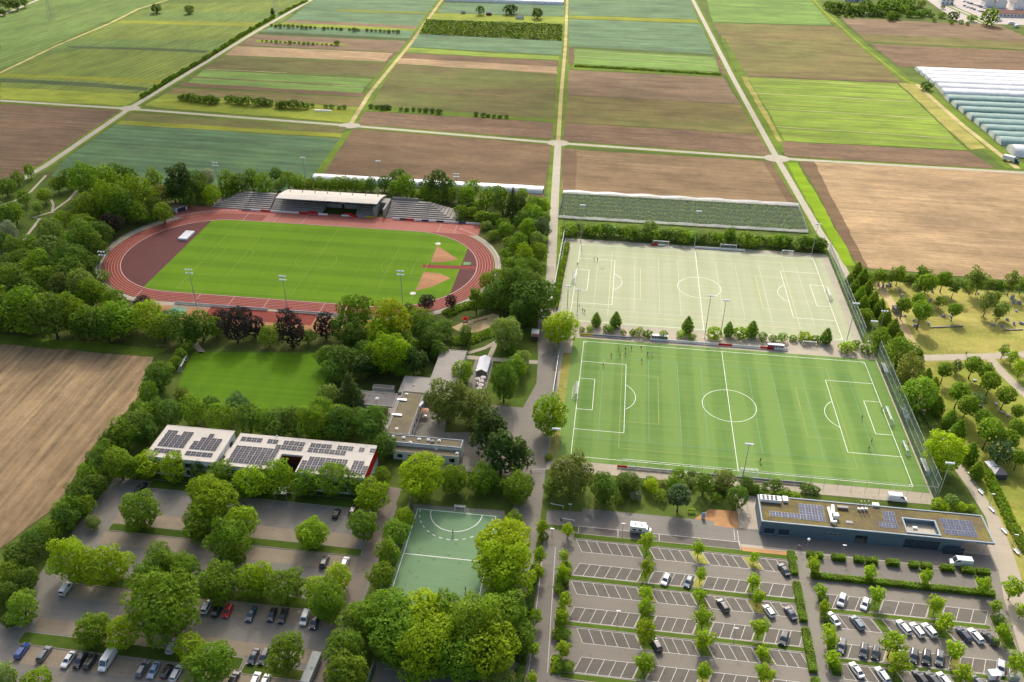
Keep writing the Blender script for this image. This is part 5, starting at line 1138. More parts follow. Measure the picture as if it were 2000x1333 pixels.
def hedge_line(name, pts, w, h, label, tint, leaf=0.5, dens=3.0, cat='hedge'):
    o = empty(name, (pts[0][0], pts[0][1], 0), 0, label, cat); C = []; 
    for a, c in zip(pts[:-1], pts[1:]):
        L = math.dist(a, c); n = int(L*(w+2*h)*dens); t = rng.uniform(0, 1, n); th = rng.uniform(0, math.pi, n)
        dx, dy = (c[0]-a[0])/L, (c[1]-a[1])/L; hv = h*(0.8+0.25*np.sin(t*L*0.35)+0.15*np.sin(t*L*0.9))
        off = np.cos(th)*w/2*rng.uniform(.7, 1.05, n)
        C.append(np.stack([a[0]+dx*L*t-dy*off-pts[0][0], a[1]+dy*L*t+dx*off-pts[0][1], np.sin(th)**0.6*hv*rng.uniform(.75, 1.05, n)], 1))
    C = np.concatenate(C); n = len(C); N = np.tile((0, 0, 1.0), (n, 1))
    f = mobj('foliage', leaves_mesh('hedge_line_foliage', C, N, leaf*rng.uniform(.6, 1.3, n), rng.uniform(.1, .9, n), [LEAF], jit=0.8), o); f.color = (*TINT[tint], 1); return o
px = lambda l: [tuple(P(*p)[:2]) for p in l]
hedge_line('field_hedge', px([(276,193),(330,158),(400,118),(470,72),(536,34)]), 3.2, 2.6, 'long dark hedge along the north-west farm road', 'dark', 0.55, 3.5)
hedge_line('field_hedge', px([(545,30),(572,16),(600,3)]), 3.0, 2.2, 'short hedge at the far end of north-west farm road', 'dark', 0.6, 2.5)
hedge_line('park_hedge', px([(1926,925),(1940,955),(1955,985),(1975,1030),(2005,1080)]), 3.0, 2.4, 'tall hedge between park path and lower memorial park', 'mid', 0.3, 9)
hedge_line('park_hedge', px([(1802,800),(1818,830),(1835,850)]), 3.0, 1.6, 'low planting beside the path by the tall fence', 'mid', 0.3, 8)
hedge_line('park_hedge', px([(1690,541),(1780,548),(1890,560),(2010,563)]), 2.6, 2.0, 'hedge along the tan field edge of the memorial park', 'mid', 0.35, 7)
hedge_line('garden_hedge', px([(1108,480),(1092,560),(1084,605)]), 2.4, 2.4, 'ivy hedge left of the pale pitch', 'mid', 0.3, 8)
hedge_line('weed_bank', px([(1122,130),(1200,134),(1300,140),(1408,147)]), 4.0, 1.2, 'tall weeds below the lettuce field', 'dark', 0.5, 3.5, 'weeds')
for i in range(9):
    t = i/8; hedge_line('orchard_row', px([(832-14*t*1.0, 42+24*t),(1098-1*t, 51+29*t)]), 1.8, 1.8, 'green orchard row, %s from the top in the far field' % ORD[i], 'dark', 0.7, 1.4, 'orchard row')
hedge_line('ground_shrubs', px([(870,616),(905,600),(950,596),(985,600)]), 5, 1.6, 'low shrubs between track and playground', 'mid', 0.4, 5, 'shrubs')
hedge_line('ground_shrubs', px([(880,668),(915,668),(950,655),(985,642)]), 5, 1.5, 'low shrubs below the playground', 'mid', 0.4, 5, 'shrubs')
# ------------------------------------------------------------------ vehicles
PAINT = bpy.data.materials.new('car_paint'); PAINT.use_nodes = True
_n = PAINT.node_tree; _b = _n.nodes['Principled BSDF']; _oi = _n.nodes.new('ShaderNodeObjectInfo'); _n.links.new(_oi.outputs['Color'], _b.inputs['Base Color'])
_b.inputs['Roughness'].default_value = 0.3; _b.inputs['Coat Weight'].default_value = 0.8; _b.inputs['Coat Roughness'].default_value = 0.05
TYRE = M_plain('tyre_rubber', (0.025,0.025,0.025,1), 0.9); RIM = M_plain('wheel_rim', (0.45,0.46,0.47,1), 0.35, metal=0.7)
HEAD = M_paint('headlight_glass', (0.7,0.72,0.72,1), 0.1); TAIL = M_paint('tail_light_red', (0.4,0.02,0.015,1), 0.2)
def loft(st):
    """st rows: x, half width, bottom, top -> rounded car hull"""
    b = MB(); n = 10; vs = []
    for (x, w, zb, zt) in st:
        zs = zt-min(0.14, (zt-zb)*0.3); zm = zb+min(0.18, (zt-zb)*0.3)
        half = [(w*0.55, zb), (w*0.96, zb+0.03), (w, zm), (w*0.99, zs), (w*0.86, zt)]
        vs += [(x, y, z) for y, z in half]+[(x, -y, z) for y, z in half[::-1]]
    fs = []
    for k in range(len(st)-1):
        for i in range(n): fs.append((k*n+i, k*n+(i+1) % n, (k+1)*n+(i+1) % n, (k+1)*n+i))
    fs += [tuple(range(n)), tuple(range((len(st)-1)*n, len(st)*n))[::-1]]
    b.add(vs, fs); return b
def cabin_parts(xr0, xr1, xf1, xf0, zb, zt, wb, wt, sf=0.0):
    c = MB(); B0 = [(xr0,-wb,zb),(xf0,-wb,zb),(xf0,wb,zb),(xr0,wb,zb)]; T0 = [(xr1,-wt,zt),(xf1,-wt,zt),(xf1,wt,zt),(xr1,wt,zt)]
    M0 = [(xr1+0.25,-wt*0.8,zt+0.05),(xf1-0.25,-wt*0.8,zt+0.05),(xf1-0.25,wt*0.8,zt+0.05),(xr1+0.25,wt*0.8,zt+0.05)]
    c.add(B0+T0+M0, [(0,1,5,4),(1,2,6,5),(2,3,7,6),(3,0,4,7),(4,5,9,8),(5,6,10,9),(6,7,11,10),(7,4,8,11),(8,9,10,11)])
    def inset(q, k, off):
        q = [Vector(p) for p in q]; ce = sum(q, Vector())/4; n_ = (q[1]-q[0]).cross(q[2]-q[1]).normalized()
        return [tuple(ce+(p-ce)*k+n_*off) for p in q]
    P8 = B0+T0; g = {}
    for nm, idx in (('windscreen',(1,2,6,5)),('rear_window',(3,0,4,7)),('side_window',(0,1,5,4)),('side_window_b',(2,3,7,6))):
        q = [Vector(P8[i]) for i in idx]
        if sf and nm == 'side_window': q = [q[0].lerp(q[1], sf), q[1], q[2], q[3].lerp(q[2], sf)]
        if sf and nm == 'side_window_b': q = [q[0], q[1].lerp(q[0], sf), q[2].lerp(q[3], sf), q[3]]
        m = MB(); m.quad(*inset(q, 0.86, 0.012)); g[nm] = m
    return c, g
WHEEL = MB(); WHEEL.mi = 0
for s in (0,):
    WHEEL.tube((0,-0.11,0),(0,0.11,0),0.325,0.325,14); WHEEL.mi = 1; WHEEL.tube((0,-0.118,0),(0,-0.112,0),0.21,0.21,10); WHEEL.tube((0,0.112,0),(0,0.118,0),0.21,0.21,10)
WHEEL_ME = WHEEL.mesh('wheel', [TYRE, RIM])
SPEC = {
 'sedan': dict(st=[(-2.3,.66,.5,.74),(-2.22,.8,.34,.98),(-1.5,.88,.24,1.02),(0,.9,.22,1.0),(1.1,.9,.22,.97),(1.95,.85,.24,.84),(2.2,.74,.34,.68)], cab=(-1.75,-1.0,.35,1.15,.98,1.4,.8,.6), wb=1.35),
 'hatch': dict(st=[(-2.0,.68,.45,.8),(-1.95,.8,.32,1.02),(-1.2,.87,.24,1.04),(0,.88,.22,1.0),(1.0,.88,.22,.98),(1.75,.83,.24,.86),(1.98,.72,.34,.7)], cab=(-1.9,-1.6,.25,1.05,1.0,1.46,.79,.62), wb=1.25),
 'estate': dict(st=[(-2.35,.68,.45,.8),(-2.3,.82,.32,1.02),(-1.5,.89,.24,1.04),(0,.9,.22,1.0),(1.1,.9,.22,.97),(2.0,.85,.24,.84),(2.25,.74,.34,.68)], cab=(-2.25,-1.9,.35,1.2,1.0,1.46,.81,.63), wb=1.38),
 'suv': dict(st=[(-2.25,.72,.5,.95),(-2.2,.86,.38,1.14),(-1.4,.93,.3,1.16),(0,.94,.28,1.13),(1.0,.94,.28,1.1),(1.9,.89,.3,1.0),(2.15,.78,.4,.8)], cab=(-2.15,-1.8,.4,1.15,1.1,1.68,.84,.67), wb=1.35),
 'compact_van': dict(st=[(-2.2,.8,.4,1.1),(-2.17,.88,.34,1.2),(-1.3,.92,.26,1.2),(0,.92,.24,1.15),(1.2,.92,.24,1.08),(1.95,.86,.26,.92),(2.15,.76,.36,.74)], cab=(-2.14,-2.0,.75,1.45,1.1,1.82,.86,.74,0.62), wb=1.3),
 'van': dict(st=[(-2.9,.9,.5,1.9),(-2.88,.98,.4,2.0),(-1.0,1.0,.34,2.0),(1.0,1.0,.34,1.9),(1.9,.98,.34,1.35),(2.6,.92,.36,1.1),(2.8,.84,.42,.85)], cab=(-2.87,-2.8,1.2,2.05,1.3,2.55,.96,.86,0.74), wb=1.8),
}
PROTO = {}
def make_car(kind):
    s = SPEC[kind]; root = empty(kind, (0,0,0))
    loft(s['st']).build('body', PAINT, root, smooth=False)
    c, g = cabin_parts(*s['cab']); c.build('roof', PAINT, root)
    for k, m in g.items(): m.build('side_window' if k.startswith('side') else k, B['glass'], root)
    for sx in (-1, 1):
        for sy in (-1, 1): mobj('wheel', WHEEL_ME, root, (sx*s['wb'], sy*(s['st'][3][1]-0.1), 0.325))
    xf, wf, _, zt = s['st'][-2]; xr, wr, _, zr_ = s['st'][1]
    for sy in (-1, 1):
        b = MB(); b.box(xf-0.05, xf+0.2, sy*wf*0.8-0.13, sy*wf*0.8+0.13, zt-0.24, zt-0.08); b.build('headlight', HEAD, root)
        b = MB(); b.box(xr-0.07, xr+0.02, sy*wr*0.84-0.1, sy*wr*0.84+0.1, zr_-0.3, zr_-0.06); b.build('tail_light', TAIL, root)
    return root
for k in SPEC: PROTO[k] = make_car(k)
CC = dict(white=(0.72,0.72,0.7), black=(0.012,0.012,0.014), dark=(0.03,0.033,0.038), grey=(0.12,0.125,0.13), silver=(0.42,0.44,0.45), navy=(0.015,0.022,0.05), blue=(0.02,0.06,0.25), red=(0.55,0.02,0.02), teal=(0.02,0.07,0.09), lightblue=(0.25,0.33,0.42), bluegrey=(0.12,0.16,0.2))
CW = dict(white='white', black='black', dark='dark grey', grey='grey', silver='silver', navy='navy blue', blue='blue', red='red', teal='teal', lightblue='pale blue', bluegrey='blue-grey')
KW = dict(sedan='saloon car', hatch='hatchback', estate='estate car', suv='SUV', compact_van='small van', van='panel van')
def P_car(u, v): return P(u, v, 0.7)
def car(u, v, kind, col, deg, place, group, label=None):
    p = P_car(u, v); o = copy_tree(PROTO[kind]); o.name = {'hatch':'hatchback_car','sedan':'saloon_car','estate':'estate_car','suv':'sport_utility_car','compact_van':'small_van','van':'panel_van'}[kind]
    o.location = (p.x, p.y, 0.072); o.rotation_euler = (0, 0, math.radians(deg+rng.uniform(-1.5, 1.5)))
    for ch_ in o.children:
        if ch_.name.split('.')[0] in ('body', 'roof'): ch_.color = (*CC[col], 1)
    tag(o, label or '%s %s %s' % (CW[col], KW[kind], place), 'van' if 'van' in kind else 'car', group); return o
def r8(x, y): return (1500+x/4, 1000+y/4)
def r7(x, y): return (1000+x/4, 1000+y/4)
def r5(x, y): return (x/4, 1000+y/4)
def r6(x, y): return (500+x/4, 1000+y/4)
AU_, BD = 114, 249
def carrow(place, group, rowdef):
    cnt = {}
    for d in rowdef: k = (d[1], d[2]); cnt[k] = cnt.get(k, 0)+1
    seen = {}
    for (uv, kind, col, deg) in rowdef:
        k = (kind, col); seen[k] = seen.get(k, 0)+1
        pl = place if cnt[k] == 1 else ', %s from left %s' % (ORD[seen[k]-1], place)
        car(*uv, kind, col, deg, pl, group, ('%s %s%s' % (CW[col], KW[kind], (' '+place) if cnt[k] == 1 else pl)))
carrow('in the left rows of the new car park', 'cars in the left rows of the new car park', [
 (r8(125,450),'sedan','dark',AU_),(r8(8,775),'hatch','white',AU_),(r8(175,790),'sedan','navy',AU_),(r7(1648,730),'estate','black',AU_),(r7(1200,530),'hatch','white',BD),(r7(1378,548),'hatch','bluegrey',BD),(r8(122,992),'suv','dark',BD),(r7(1125,1036),'suv','black',AU_)])
carrow('in the upper double row of the right car park', 'cars in the upper rows of the right car park', [
 (r8(575,692),'suv','silver',BD-3),(r8(756,720),'hatch','white',BD-3),(r8(510,835),'sedan','white',AU_),(r8(697,865),'estate','bluegrey',AU_),(r8(1060,900),'estate','white',AU_),(r8(1165,922),'estate','white',AU_),(r8(1258,925),'suv','white',AU_),(r8(1530,957),'estate','navy',AU_),(r8(1622,967),'estate','white',AU_),(r8(1730,987),'sedan','black',AU_)])
carrow('in the lower double row of the right car park', 'cars in the lower rows of the right car park', [
 (r8(572,1050),'suv','grey',BD),(r8(748,1088),'suv','dark',BD),(r8(840,1102),'hatch','dark',BD),(r8(1138,1130),'suv','dark',BD),(r8(1236,1140),'suv','black',BD),(r8(1338,1145),'suv','grey',BD),(r8(1816,1222),'suv','silver',BD),(r8(692,1235),'sedan','white',AU_),(r8(895,1272),'estate','white',AU_),(r8(1190,1295),'estate','black',AU_),(r8(1285,1305),'estate','dark',AU_),(r8(1372,1308),'hatch','white',AU_),((1909,1331),'hatch','grey',AU_)])
carrow('in the bottom row of the old car park', 'cars in the bottom row of the old car park', [
 (r5(172,1085),'estate','blue',90),(r5(345,1108),'estate','grey',90),(r5(532,1155),'sedan','white',-90),(r5(626,1163),'suv','black',-90),(r5(708,1170),'suv','black',90),(r5(1115,1225),'estate','grey',90),(r5(1200,1238),'sedan','lightblue',-90),(r5(1302,1245),'hatch','black',90),(r5(1378,1258),'estate','white',90),((456,1327),'estate','black',90),((499,1327),'hatch','white',90),((518,1331),'hatch','white',90)])
carrow('in the middle row of the old car park', 'cars in the middle row of the old car park', [
 (r5(1615,740),'suv','white',90),(r5(1700,765),'suv','black',90),(r5(1780,775),'hatch','red',-90),(r5(1962,800),'sedan','teal',-90),(r6(125,805),'hatch','black',-90),(r6(212,812),'estate','black',-90),(r6(457,865),'hatch','navy',-90),((495,1283),'sedan','navy',-90),((515,1283),'estate','dark',-90),((337,1263),'suv','silver',90)])
car(*r5(840,1168), 'van', 'white', -90, '', None, 'long white panel van in the bottom row of the old car park')
car(*r5(515,600), 'compact_van', 'white', 90, '', None, 'white small van alone at the left end of the old car park')
car(*r6(383,830), 'compact_van', 'white', -90, '', None, 'white small van partly under a tree in the old car park')
car(657, 1003, 'hatch', 'black', 90, '', None, 'black hatchback parked in the top row by the school trees')
car(690, 997, 'suv', 'black', 90, '', None, 'black car half under the tree by the park lane')
car(*r6(535,390), 'suv', 'dark', 90, '', None, 'dark grey car parked alone beside the white one')
car(*r6(695,395), 'hatch', 'white', 90, '', None, 'white hatchback beside the park lane kerb')
car(276, 952, 'estate', 'black', 78, '', None, 'black estate car at the top left corner of old car park')
car(1875, 1100, 'van', 'white', 180, '', None, 'white van parked behind the clipped hedge blocks')
car(1752, 975, 'van', 'white', 0, '', None, 'white van between the pavilion and the pitch fence')
# camper
p = P(1250, 1040); cm = empty('camper_van', (p.x, p.y, 0.065), math.radians(-2), 'white camper van parked in the lay-by', 'camper van')
b = MB(); b.box(-2.9,1.5,-1.1,1.1,0.5,2.9); b.build('living_body', B['plastic'], cm)
b = MB(); b.add([(1.5,-1.0,0.5),(3.1,-0.95,0.5),(3.1,-0.9,1.1),(2.5,-0.9,1.3),(1.9,-0.9,2.2),(1.5,-0.9,2.2),(1.5,1.0,0.5),(3.1,0.95,0.5),(3.1,0.9,1.1),(2.5,0.9,1.3),(1.9,0.9,2.2),(1.5,0.9,2.2)],
    [(0,1,2,3,4,5),(11,10,9,8,7,6),(1,7,8,2),(2,8,9,3),(3,9,10,4),(4,10,11,5),(0,6,7,1)]); b.build('cab', B['plastic'], cm)
b = MB(); b.quad((2.47,-0.8,1.36),(2.47,0.8,1.36),(1.95,0.8,2.12),(1.95,-0.8,2.12)); b.build('windscreen', B['glass'], cm)
for x in (-2.2,-0.6): b = MB(); b.box(x,x+1.0,-1.13,-1.104,1.5,2.1); b.build('window', B['glass'], cm)
b = MB(); b.box(-2.85,1.45,-1.12,-1.104,0.55,1.3); b.build('side_panel', B['trim'], cm)
for x in (-1.8,-0.1): b = MB(); b.box(x,x+0.6,-0.3,0.3,2.904,3.05); b.build('roof_light', B['trim'], cm)
for x in (-1.6, 2.2):
    for y in (-0.98, 0.98): mobj('wheel', WHEEL_ME, cm, (x, y, 0.33))
# long silver trailer by the lane
p = P(609, 1311, 1.0); tr = empty('box_trailer', (p.x, p.y, 0.06), math.radians(88), 'long silver trailer with dirty roof beside the park lane', 'trailer')
b = MB(); b.box(-4.2,4.2,-1.1,1.1,0.8,2.7); b.build('box_body', M_pave('dirty_metal', lin(160,164,160,0.9), stain=0.9, scale=0.6), tr)
b = MB(); b.box(4.2,5.6,-0.08,0.08,0.6,0.75); b.build('drawbar', B['black'], tr)
for x in (-1.0,-0.2):
    for y in (-0.95,0.95): mobj('wheel', WHEEL_ME, tr, (x, y, 0.33))
for k in SPEC: purge(PROTO[k])
# ------------------------------------------------------------------ floodlights and lamps
STEEL = M_plain('galvanised_steel', (0.42,0.44,0.45,1), 0.4, 0.08, metal=0.4)
LAMPG = M_plain('lamp_glass', (0.75,0.76,0.75,1), 0.2)
def ground_h(base, top):
    b0 = P(*base); lo, hi = 0, 60
    for _ in range(40):
        m = (lo+hi)/2; d = Vector((b0.x, b0.y, m))-Vector(CAMP); v = 666.5-FPX*d.dot(AU)/d.dot(AF)
        if v > top: lo = m
        else: hi = m
    return b0, lo
def floodlight(base, top, label, heads=4, w=2.2, group='sports floodlights'):
    p, h = ground_h(base, top); o = empty('floodlight_mast', (p.x, p.y, 0), 0, label, 'floodlight', group)
    b = MB(); b.tube((0,0,0),(0,0,h*0.5),0.17,0.13,8); b.tube((0,0,h*0.5),(0,0,h),0.13,0.08,8); b.lathe([(0.4,0),(0.4,0.25),(0.22,0.3)],8); b.build('mast', STEEL, o)
    rows_ = [h] if heads <= 4 else [h, h-1.6]
    for z in rows_:
        b = MB(); b.box(-w/2,w/2,-0.06,0.06,z-0.06,z+0.06); b.build('crossarm', STEEL, o)
        k = heads//len(rows_)
        for i in range(k):
            x = -w/2+w*i/(k-1); b = MB(); b.add([(x-.28,-.12,z+.05),(x+.28,-.12,z+.05),(x+.28,.3,z+.22),(x-.28,.3,z+.22),(x-.28,-.2,z-.3),(x+.28,-.2,z-.3),(x+.28,.22,z-.12),(x-.28,.22,z-.12)],[(0,1,2,3),(7,6,5,4),(0,4,5,1),(1,5,6,2),(2,6,7,3),(3,7,4,0)]); b.build('lamp_head', LAMPG, o)
for i, (a, t, l, hd) in enumerate((((220,572),492,'floodlight mast at left bend of the running track',6),((386,607),527,'floodlight mast beside small teal court by near straight',6),((563,615),540,'floodlight mast at the middle of the near straight',8),((787,600),530,'floodlight mast at right end of the near straight',8),
    ((431,381),318,'floodlight mast behind the left open terrace',6),((597,352),308,'floodlight mast in trees behind left end of grandstand roof',4),((743,374),315,'floodlight mast behind right end of grandstand roof',4),((893,405),340,'floodlight mast behind the right open terrace',8),
    ((1134,472),401,'floodlight mast at upper left corner of pale pitch',4),((1356,483),413,'floodlight mast at middle of pale pitch top side',4),((1585,497),438,'floodlight mast at upper right corner of pale pitch',4),
    ((1376,660),578,'tall dark floodlight mast between the two pitches',4),((1408,650),587,'second tall mast between the two pitches, right of first',4),((1653,668),593,'floodlight mast at lower right corner of pale pitch',4),((1697,668),628,'short lamp mast at right end between the pitches',4),
    ((1829,977),905,'floodlight mast at lower right corner of green pitch',4),((1447,950),868,'floodlight mast among trees below the green pitch',4),((1084,906),838,'floodlight mast beside club road left of green pitch',4),
    ((1108,600),559,'small mast left on the pale pitch edge',3),((1127,614),566,'small mast right of the other on pale pitch edge',3),((1715,655),608,'lamp mast beside the tree row right of pale pitch',3))): floodlight(a, t, l, hd, 2.0 if hd < 6 else 2.4)
def street_lamp(base, h, label, globe=False, group='street lamps'):
    p = P(*base); o = empty('street_lamp', (p.x, p.y, 0), 0, label, 'street lamp', group)
    b = MB(); b.tube((0,0,0),(0,0,h),0.08,0.05,6); b.lathe([(0.14,0),(0.14,0.3),(0.08,0.34)],6); b.build('pole', STEEL, o)
    b = MB()
    if globe: b.lathe([(0.05,h-.05),(0.32,h+.12),(0.42,h+.38),(0.32,h+.64),(0.05,h+.78)],10)
    else: b.box(-0.5,0.5,-0.12,0.12,h-0.02,h+0.1)
    b.build('lamp_head', LAMPG, o)
for a, h, l, gl in (((1205,1222),5.5,'street lamp in the fourth bay row of new car park',0),((1432,1256),5.5,'street lamp in a bay row of the new car park, right',0),((1215,1048),5,'street lamp beside the lay-by left of the camper van',0),((1575,1072),3.2,'globe lamp at footpath head before the pavilion',1),((1643,1088),4.5,'lamp post by clipped hedge blocks',0),((1113,1000),3,'lamp beside the access road gate',0),((1078,1048),3,'lamp on the lawn left of the car park',0),((1885,905),4,'lamp beside the park path near lime tree',0),((1850,860),4,'lamp among the teardrop trees by park path',0),((1720,610),5,'double lamp among the teardrop trees by upper fence',0),((1731,635),4,'lamp low among the teardrop trees',0),((1932,985),4,'lamp beside the park path hedge',0),((1977,1065),4,'lamp by the park path near the bottom',0)): street_lamp(a, h, l, bool(gl))
# ------------------------------------------------------------------ fences, goals, barriers
NET = M_net('green_fence_mesh', lin(118,140,126,0.8), 0.55); NETD = M_net('thin_fence_mesh', lin(90,96,92,0.8), 0.86); GNET = M_net('goal_net', (0.7,0.7,0.7,1), 0.72)
def fence(label, a, b_, h, step, m=NET, rails=3, post=0.06, solid=None):
    L = math.dist(a, b_); n = max(1, round(L/step)); d = ((b_[0]-a[0])/n, (b_[1]-a[1])/n); s = L/n; ang = math.atan2(d[1], d[0])
    o = empty('ball_stop_fence', (a[0], a[1], 0), ang, label, 'fence')
    pm = MB(); pm.tube((0,0,0),(0,0,h),post,post,6); pme = pm.mesh('fence_post', STEEL)
    q = MB()
    if solid: q.box(0.03, s-0.03, -0.03, 0.03, 0.1, h)
    else: q.quad((0.02,0,0.05),(s-0.02,0,0.05),(s-0.02,0,h),(0.02,0,h))
    qme = q.mesh('fence_mesh_panel', solid or m)
    rm = MB()
    for k in range(rails): z = h*(k+1)/rails-0.04; rm.box(0, s, 0.035, 0.085, z-0.025, z+0.025)
    rme = rm.mesh('fence_rail', STEEL)
    for i in range(n+1):
        mobj('post', pme, o, (i*s, 0, 0))
        if i < n: mobj('panel', qme, o, (i*s, 0, 0)); mobj('rail', rme, o, (i*s, 0, 0))
fence('tall green mesh fence right of the green pitch', (57.1,-39), (57.1,37), 8.0, 3.8)
fence('tall green mesh fence right of the pale pitch', (54.6,48.6), (54.6,123.4), 6.6, 3.7)
fence('long blue-grey fence left of the pale pitch', (-67.0,56), (-67.0,130), 4.0, 4.0)
fence('blue-grey screen fence beside the club road', (-60.7,-6), (-60.7,29), 2.6, 3.5, solid=B['trim'])
fence('thin dark post fence along the lower side of green pitch', (-36,-39.2), (57,-39.2), 5.0, 4.0, m=NETD, rails=1, post=0.05)
fence('fence of the green court, left side', (-97.2,-104), (-97.2,-62.6), 3.0, 4.0, solid=M_plain('grey_board', lin(120,126,128,0.85)))
fence('low fence left of the lower court', (-93.4,-140), (-93.4,-117.5), 2.0, 4.0, solid=M_plain('grey_board_low', lin(130,138,142,0.85)))
def rail_fence(label, pts, h=1.1):
    o = empty('handrail', (pts[0][0], pts[0][1], 0), 0, label, 'handrail'); x0, y0 = pts[0]
    for a, c in zip(pts[:-1], pts[1:]):
        b = MB()
        for z in (h, h*0.5): b.tube((a[0]-x0,a[1]-y0,z),(c[0]-x0,c[1]-y0,z),0.04,0.04,4)
        b.tube((a[0]-x0,a[1]-y0,0),(a[0]-x0,a[1]-y0,h),0.04,0.04,4); b.build('rail', B['plastic'], o)
rail_fence('white handrail round the left track bend', [(CX1+46.2*math.cos(t), CY+46.2*math.sin(t)) for t in np.linspace(math.radians(95), math.radians(262), 26)])
rail_fence('white handrail round the right track bend', [(CX2+46.2*math.cos(t), CY+46.2*math.sin(t)) for t in np.linspace(math.radians(62), math.radians(-88), 26)])
hoarding('pale barrier boards along the top side of green pitch', -27, 38.2, 'wwwwwrwwrw', 5.2, 0.9)
hoarding('yellow and blue boards at upper left of green pitch', -54, 38.2, 'yggg', 5.0, 0.9)
hoarding('white boards with red panel below the green pitch, left', -37.5, -37.6, 'rwwwww', 3.2, 0.9)
hoarding('long pale boards below the green pitch', -16, -37.8, 'gggggggggg', 3.6, 0.9)
hoarding('white boards along top side of the pale pitch', -6, 121.6, 'wwwwww', 3.8, 0.9)
hoarding('short red and white boards on the pale pitch top side', -26, 121.6, 'rw', 3.2, 0.9)
def goal(x, y, deg, label, w=7.32, h=2.44, d=1.8, group='football goals'):
    o = empty('football_goal', (x, y, 0.06), math.radians(deg), label, 'goal', group)   # mouth faces +x
    b = MB(); b.tube((0,-w/2,0),(0,-w/2,h),0.07,0.07,6); b.tube((0,w/2,0),(0,w/2,h),0.07,0.07,6); b.tube((0,-w/2,h),(0,w/2,h),0.07,0.07,6); b.build('frame', B['plastic'], o)
    b = MB()
    for s in (-1, 1): b.tube((0,s*w/2,h),(-0.7,s*w/2,h),0.04,0.04,5); b.tube((-0.7,s*w/2,h),(-d,s*w/2,0),0.04,0.04,5); b.tube((0,s*w/2,0.03),(-d,s*w/2,0.03),0.04,0.04,5)
    b.tube((-d,-w/2,0.03),(-d,w/2,0.03),0.04,0.04,5); b.build('stanchion', B['plastic'], o)
    b = MB(); b.quad((-0.7,-w/2,h),(-0.7,w/2,h),(-d,w/2,0.05),(-d,-w/2,0.05)); b.quad((0,-w/2,h),(0,w/2,h),(-0.7,w/2,h),(-0.7,-w/2,h))
    for s in (-1, 1): b.poly([(0,s*w/2,0.05),(0,s*w/2,h),(-0.7,s*w/2,h),(-d,s*w/2,0.05)])
    b.build('net', GNET, o)
goal(-52.3,0,0,'full-size goal at left end of green pitch'); goal(52.3,0,180,'full-size goal at right end of green pitch'); goal(-58.9,83.6,0,'full-size goal at left end of pale pitch'); goal(47.3,83.6,180,'full-size goal at right end of pale pitch')
for (u, v, dg, l, w) in ((1290,481,-90,'goal frame parked above the pale pitch, left one',7.32),(1422,488,-90,'goal frame parked above the pale pitch, right one',7.32),(1462,925,90,'small goal standing below the green pitch near its halfway line',5.0),(1764,880,180,'youth goal beside the right goal line of green pitch',5.0),(1538,498,-90,'low goal at upper right edge of pale pitch',5.0),(1580,677,-90,'small goal above the green pitch at the right',5.0),(362,716,10,'goal at the left end of the training lawn',7.32),(898,1000,-90,'small goal at the top of the green court',3.0)):
    p = P(u, v); goal(p.x, p.y, dg, l, w, 2.44 if w > 6 else 2.0)
def shelter(u, v, deg, label, col):
    p = P(u, v); o = empty('team_shelter', (p.x, p.y, 0.05), math.radians(deg), label, 'team shelter', 'team shelters beside the green pitch')
    b = MB(); b.box(-3,3,0.7,0.8,0,2.0); b.box(-3,-2.92,-0.3,0.7,0,1.9); b.box(2.92,3,-0.3,0.7,0,1.9); b.build('back', B['tent'], o)
    b = MB(); b.add([(-3.05,-0.6,2.1),(3.05,-0.6,2.1),(3.05,0.85,1.95),(-3.05,0.85,1.95),(-3.05,-0.6,2.04),(3.05,-0.6,2.04),(3.05,0.85,1.89),(-3.05,0.85,1.89)],[(0,1,2,3),(7,6,5,4),(0,4,5,1),(1,5,6,2),(2,6,7,3),(3,7,4,0)]); b.build('roof', B['tent'], o)
    for i in range(6): b = MB(); x = -2.5+i; b.box(x-.22,x+.22,0.1,0.55,0.4,0.48); b.box(x-.22,x+.22,0.5,0.58,0.48,0.95); b.build('seat', B[col], o)
shelter(1288,664,0,'team shelter with dark red seats near the left above green pitch','rust'); shelter(1514,682,0,'team shelter with bright red seats at right above green pitch','red')
shelter(1725,727,-90,'long red seated shelter at upper right corner of green pitch','red'); shelter(1764,815,-90,'small red seat shelter by tall fence at goal','red'); shelter(1803,918,-90,'long red seated shelter at lower right corner','red')
# benches beside the park path
bench_m = B['plastic']
def bench(u, v, deg, label, group='benches along the park path'):
    p = P(u, v); o = empty('park_bench', (p.x, p.y, 0.05), math.radians(deg), label, 'bench', group)
    b = MB(); b.box(-1.0,1.0,-0.25,0.25,0.42,0.5); b.build('seat', bench_m, o)
    b = MB(); b.add([(-1,.22,.55),(1,.22,.55),(1,.38,1.0),(-1,.38,1.0),(-1,.27,.53),(1,.27,.53),(1,.43,.98),(-1,.43,.98)],[(0,1,2,3),(7,6,5,4),(0,4,5,1),(1,5,6,2),(2,6,7,3),(3,7,4,0)]); b.build('backrest', bench_m, o)
    for x in (-0.85,0.85): b = MB(); b.box(x-.05,x+.05,-.22,.3,0,.42); b.build('leg', B['concrete_dk'], o)
for i, (u, v) in enumerate(((1894,929),(1914,963),(1936,998),(1960,1040),(1984,1080))): bench(u, v, -70, 'white park bench, %s from the top beside the park path' % ORD[i])
for i, (u, v) in enumerate(((992,1272),(990,1302),(989,1320))): bench(u, v, 0, 'wooden seat, %s from the top under trees left of west lane' % ORD[i], 'seats under the trees')
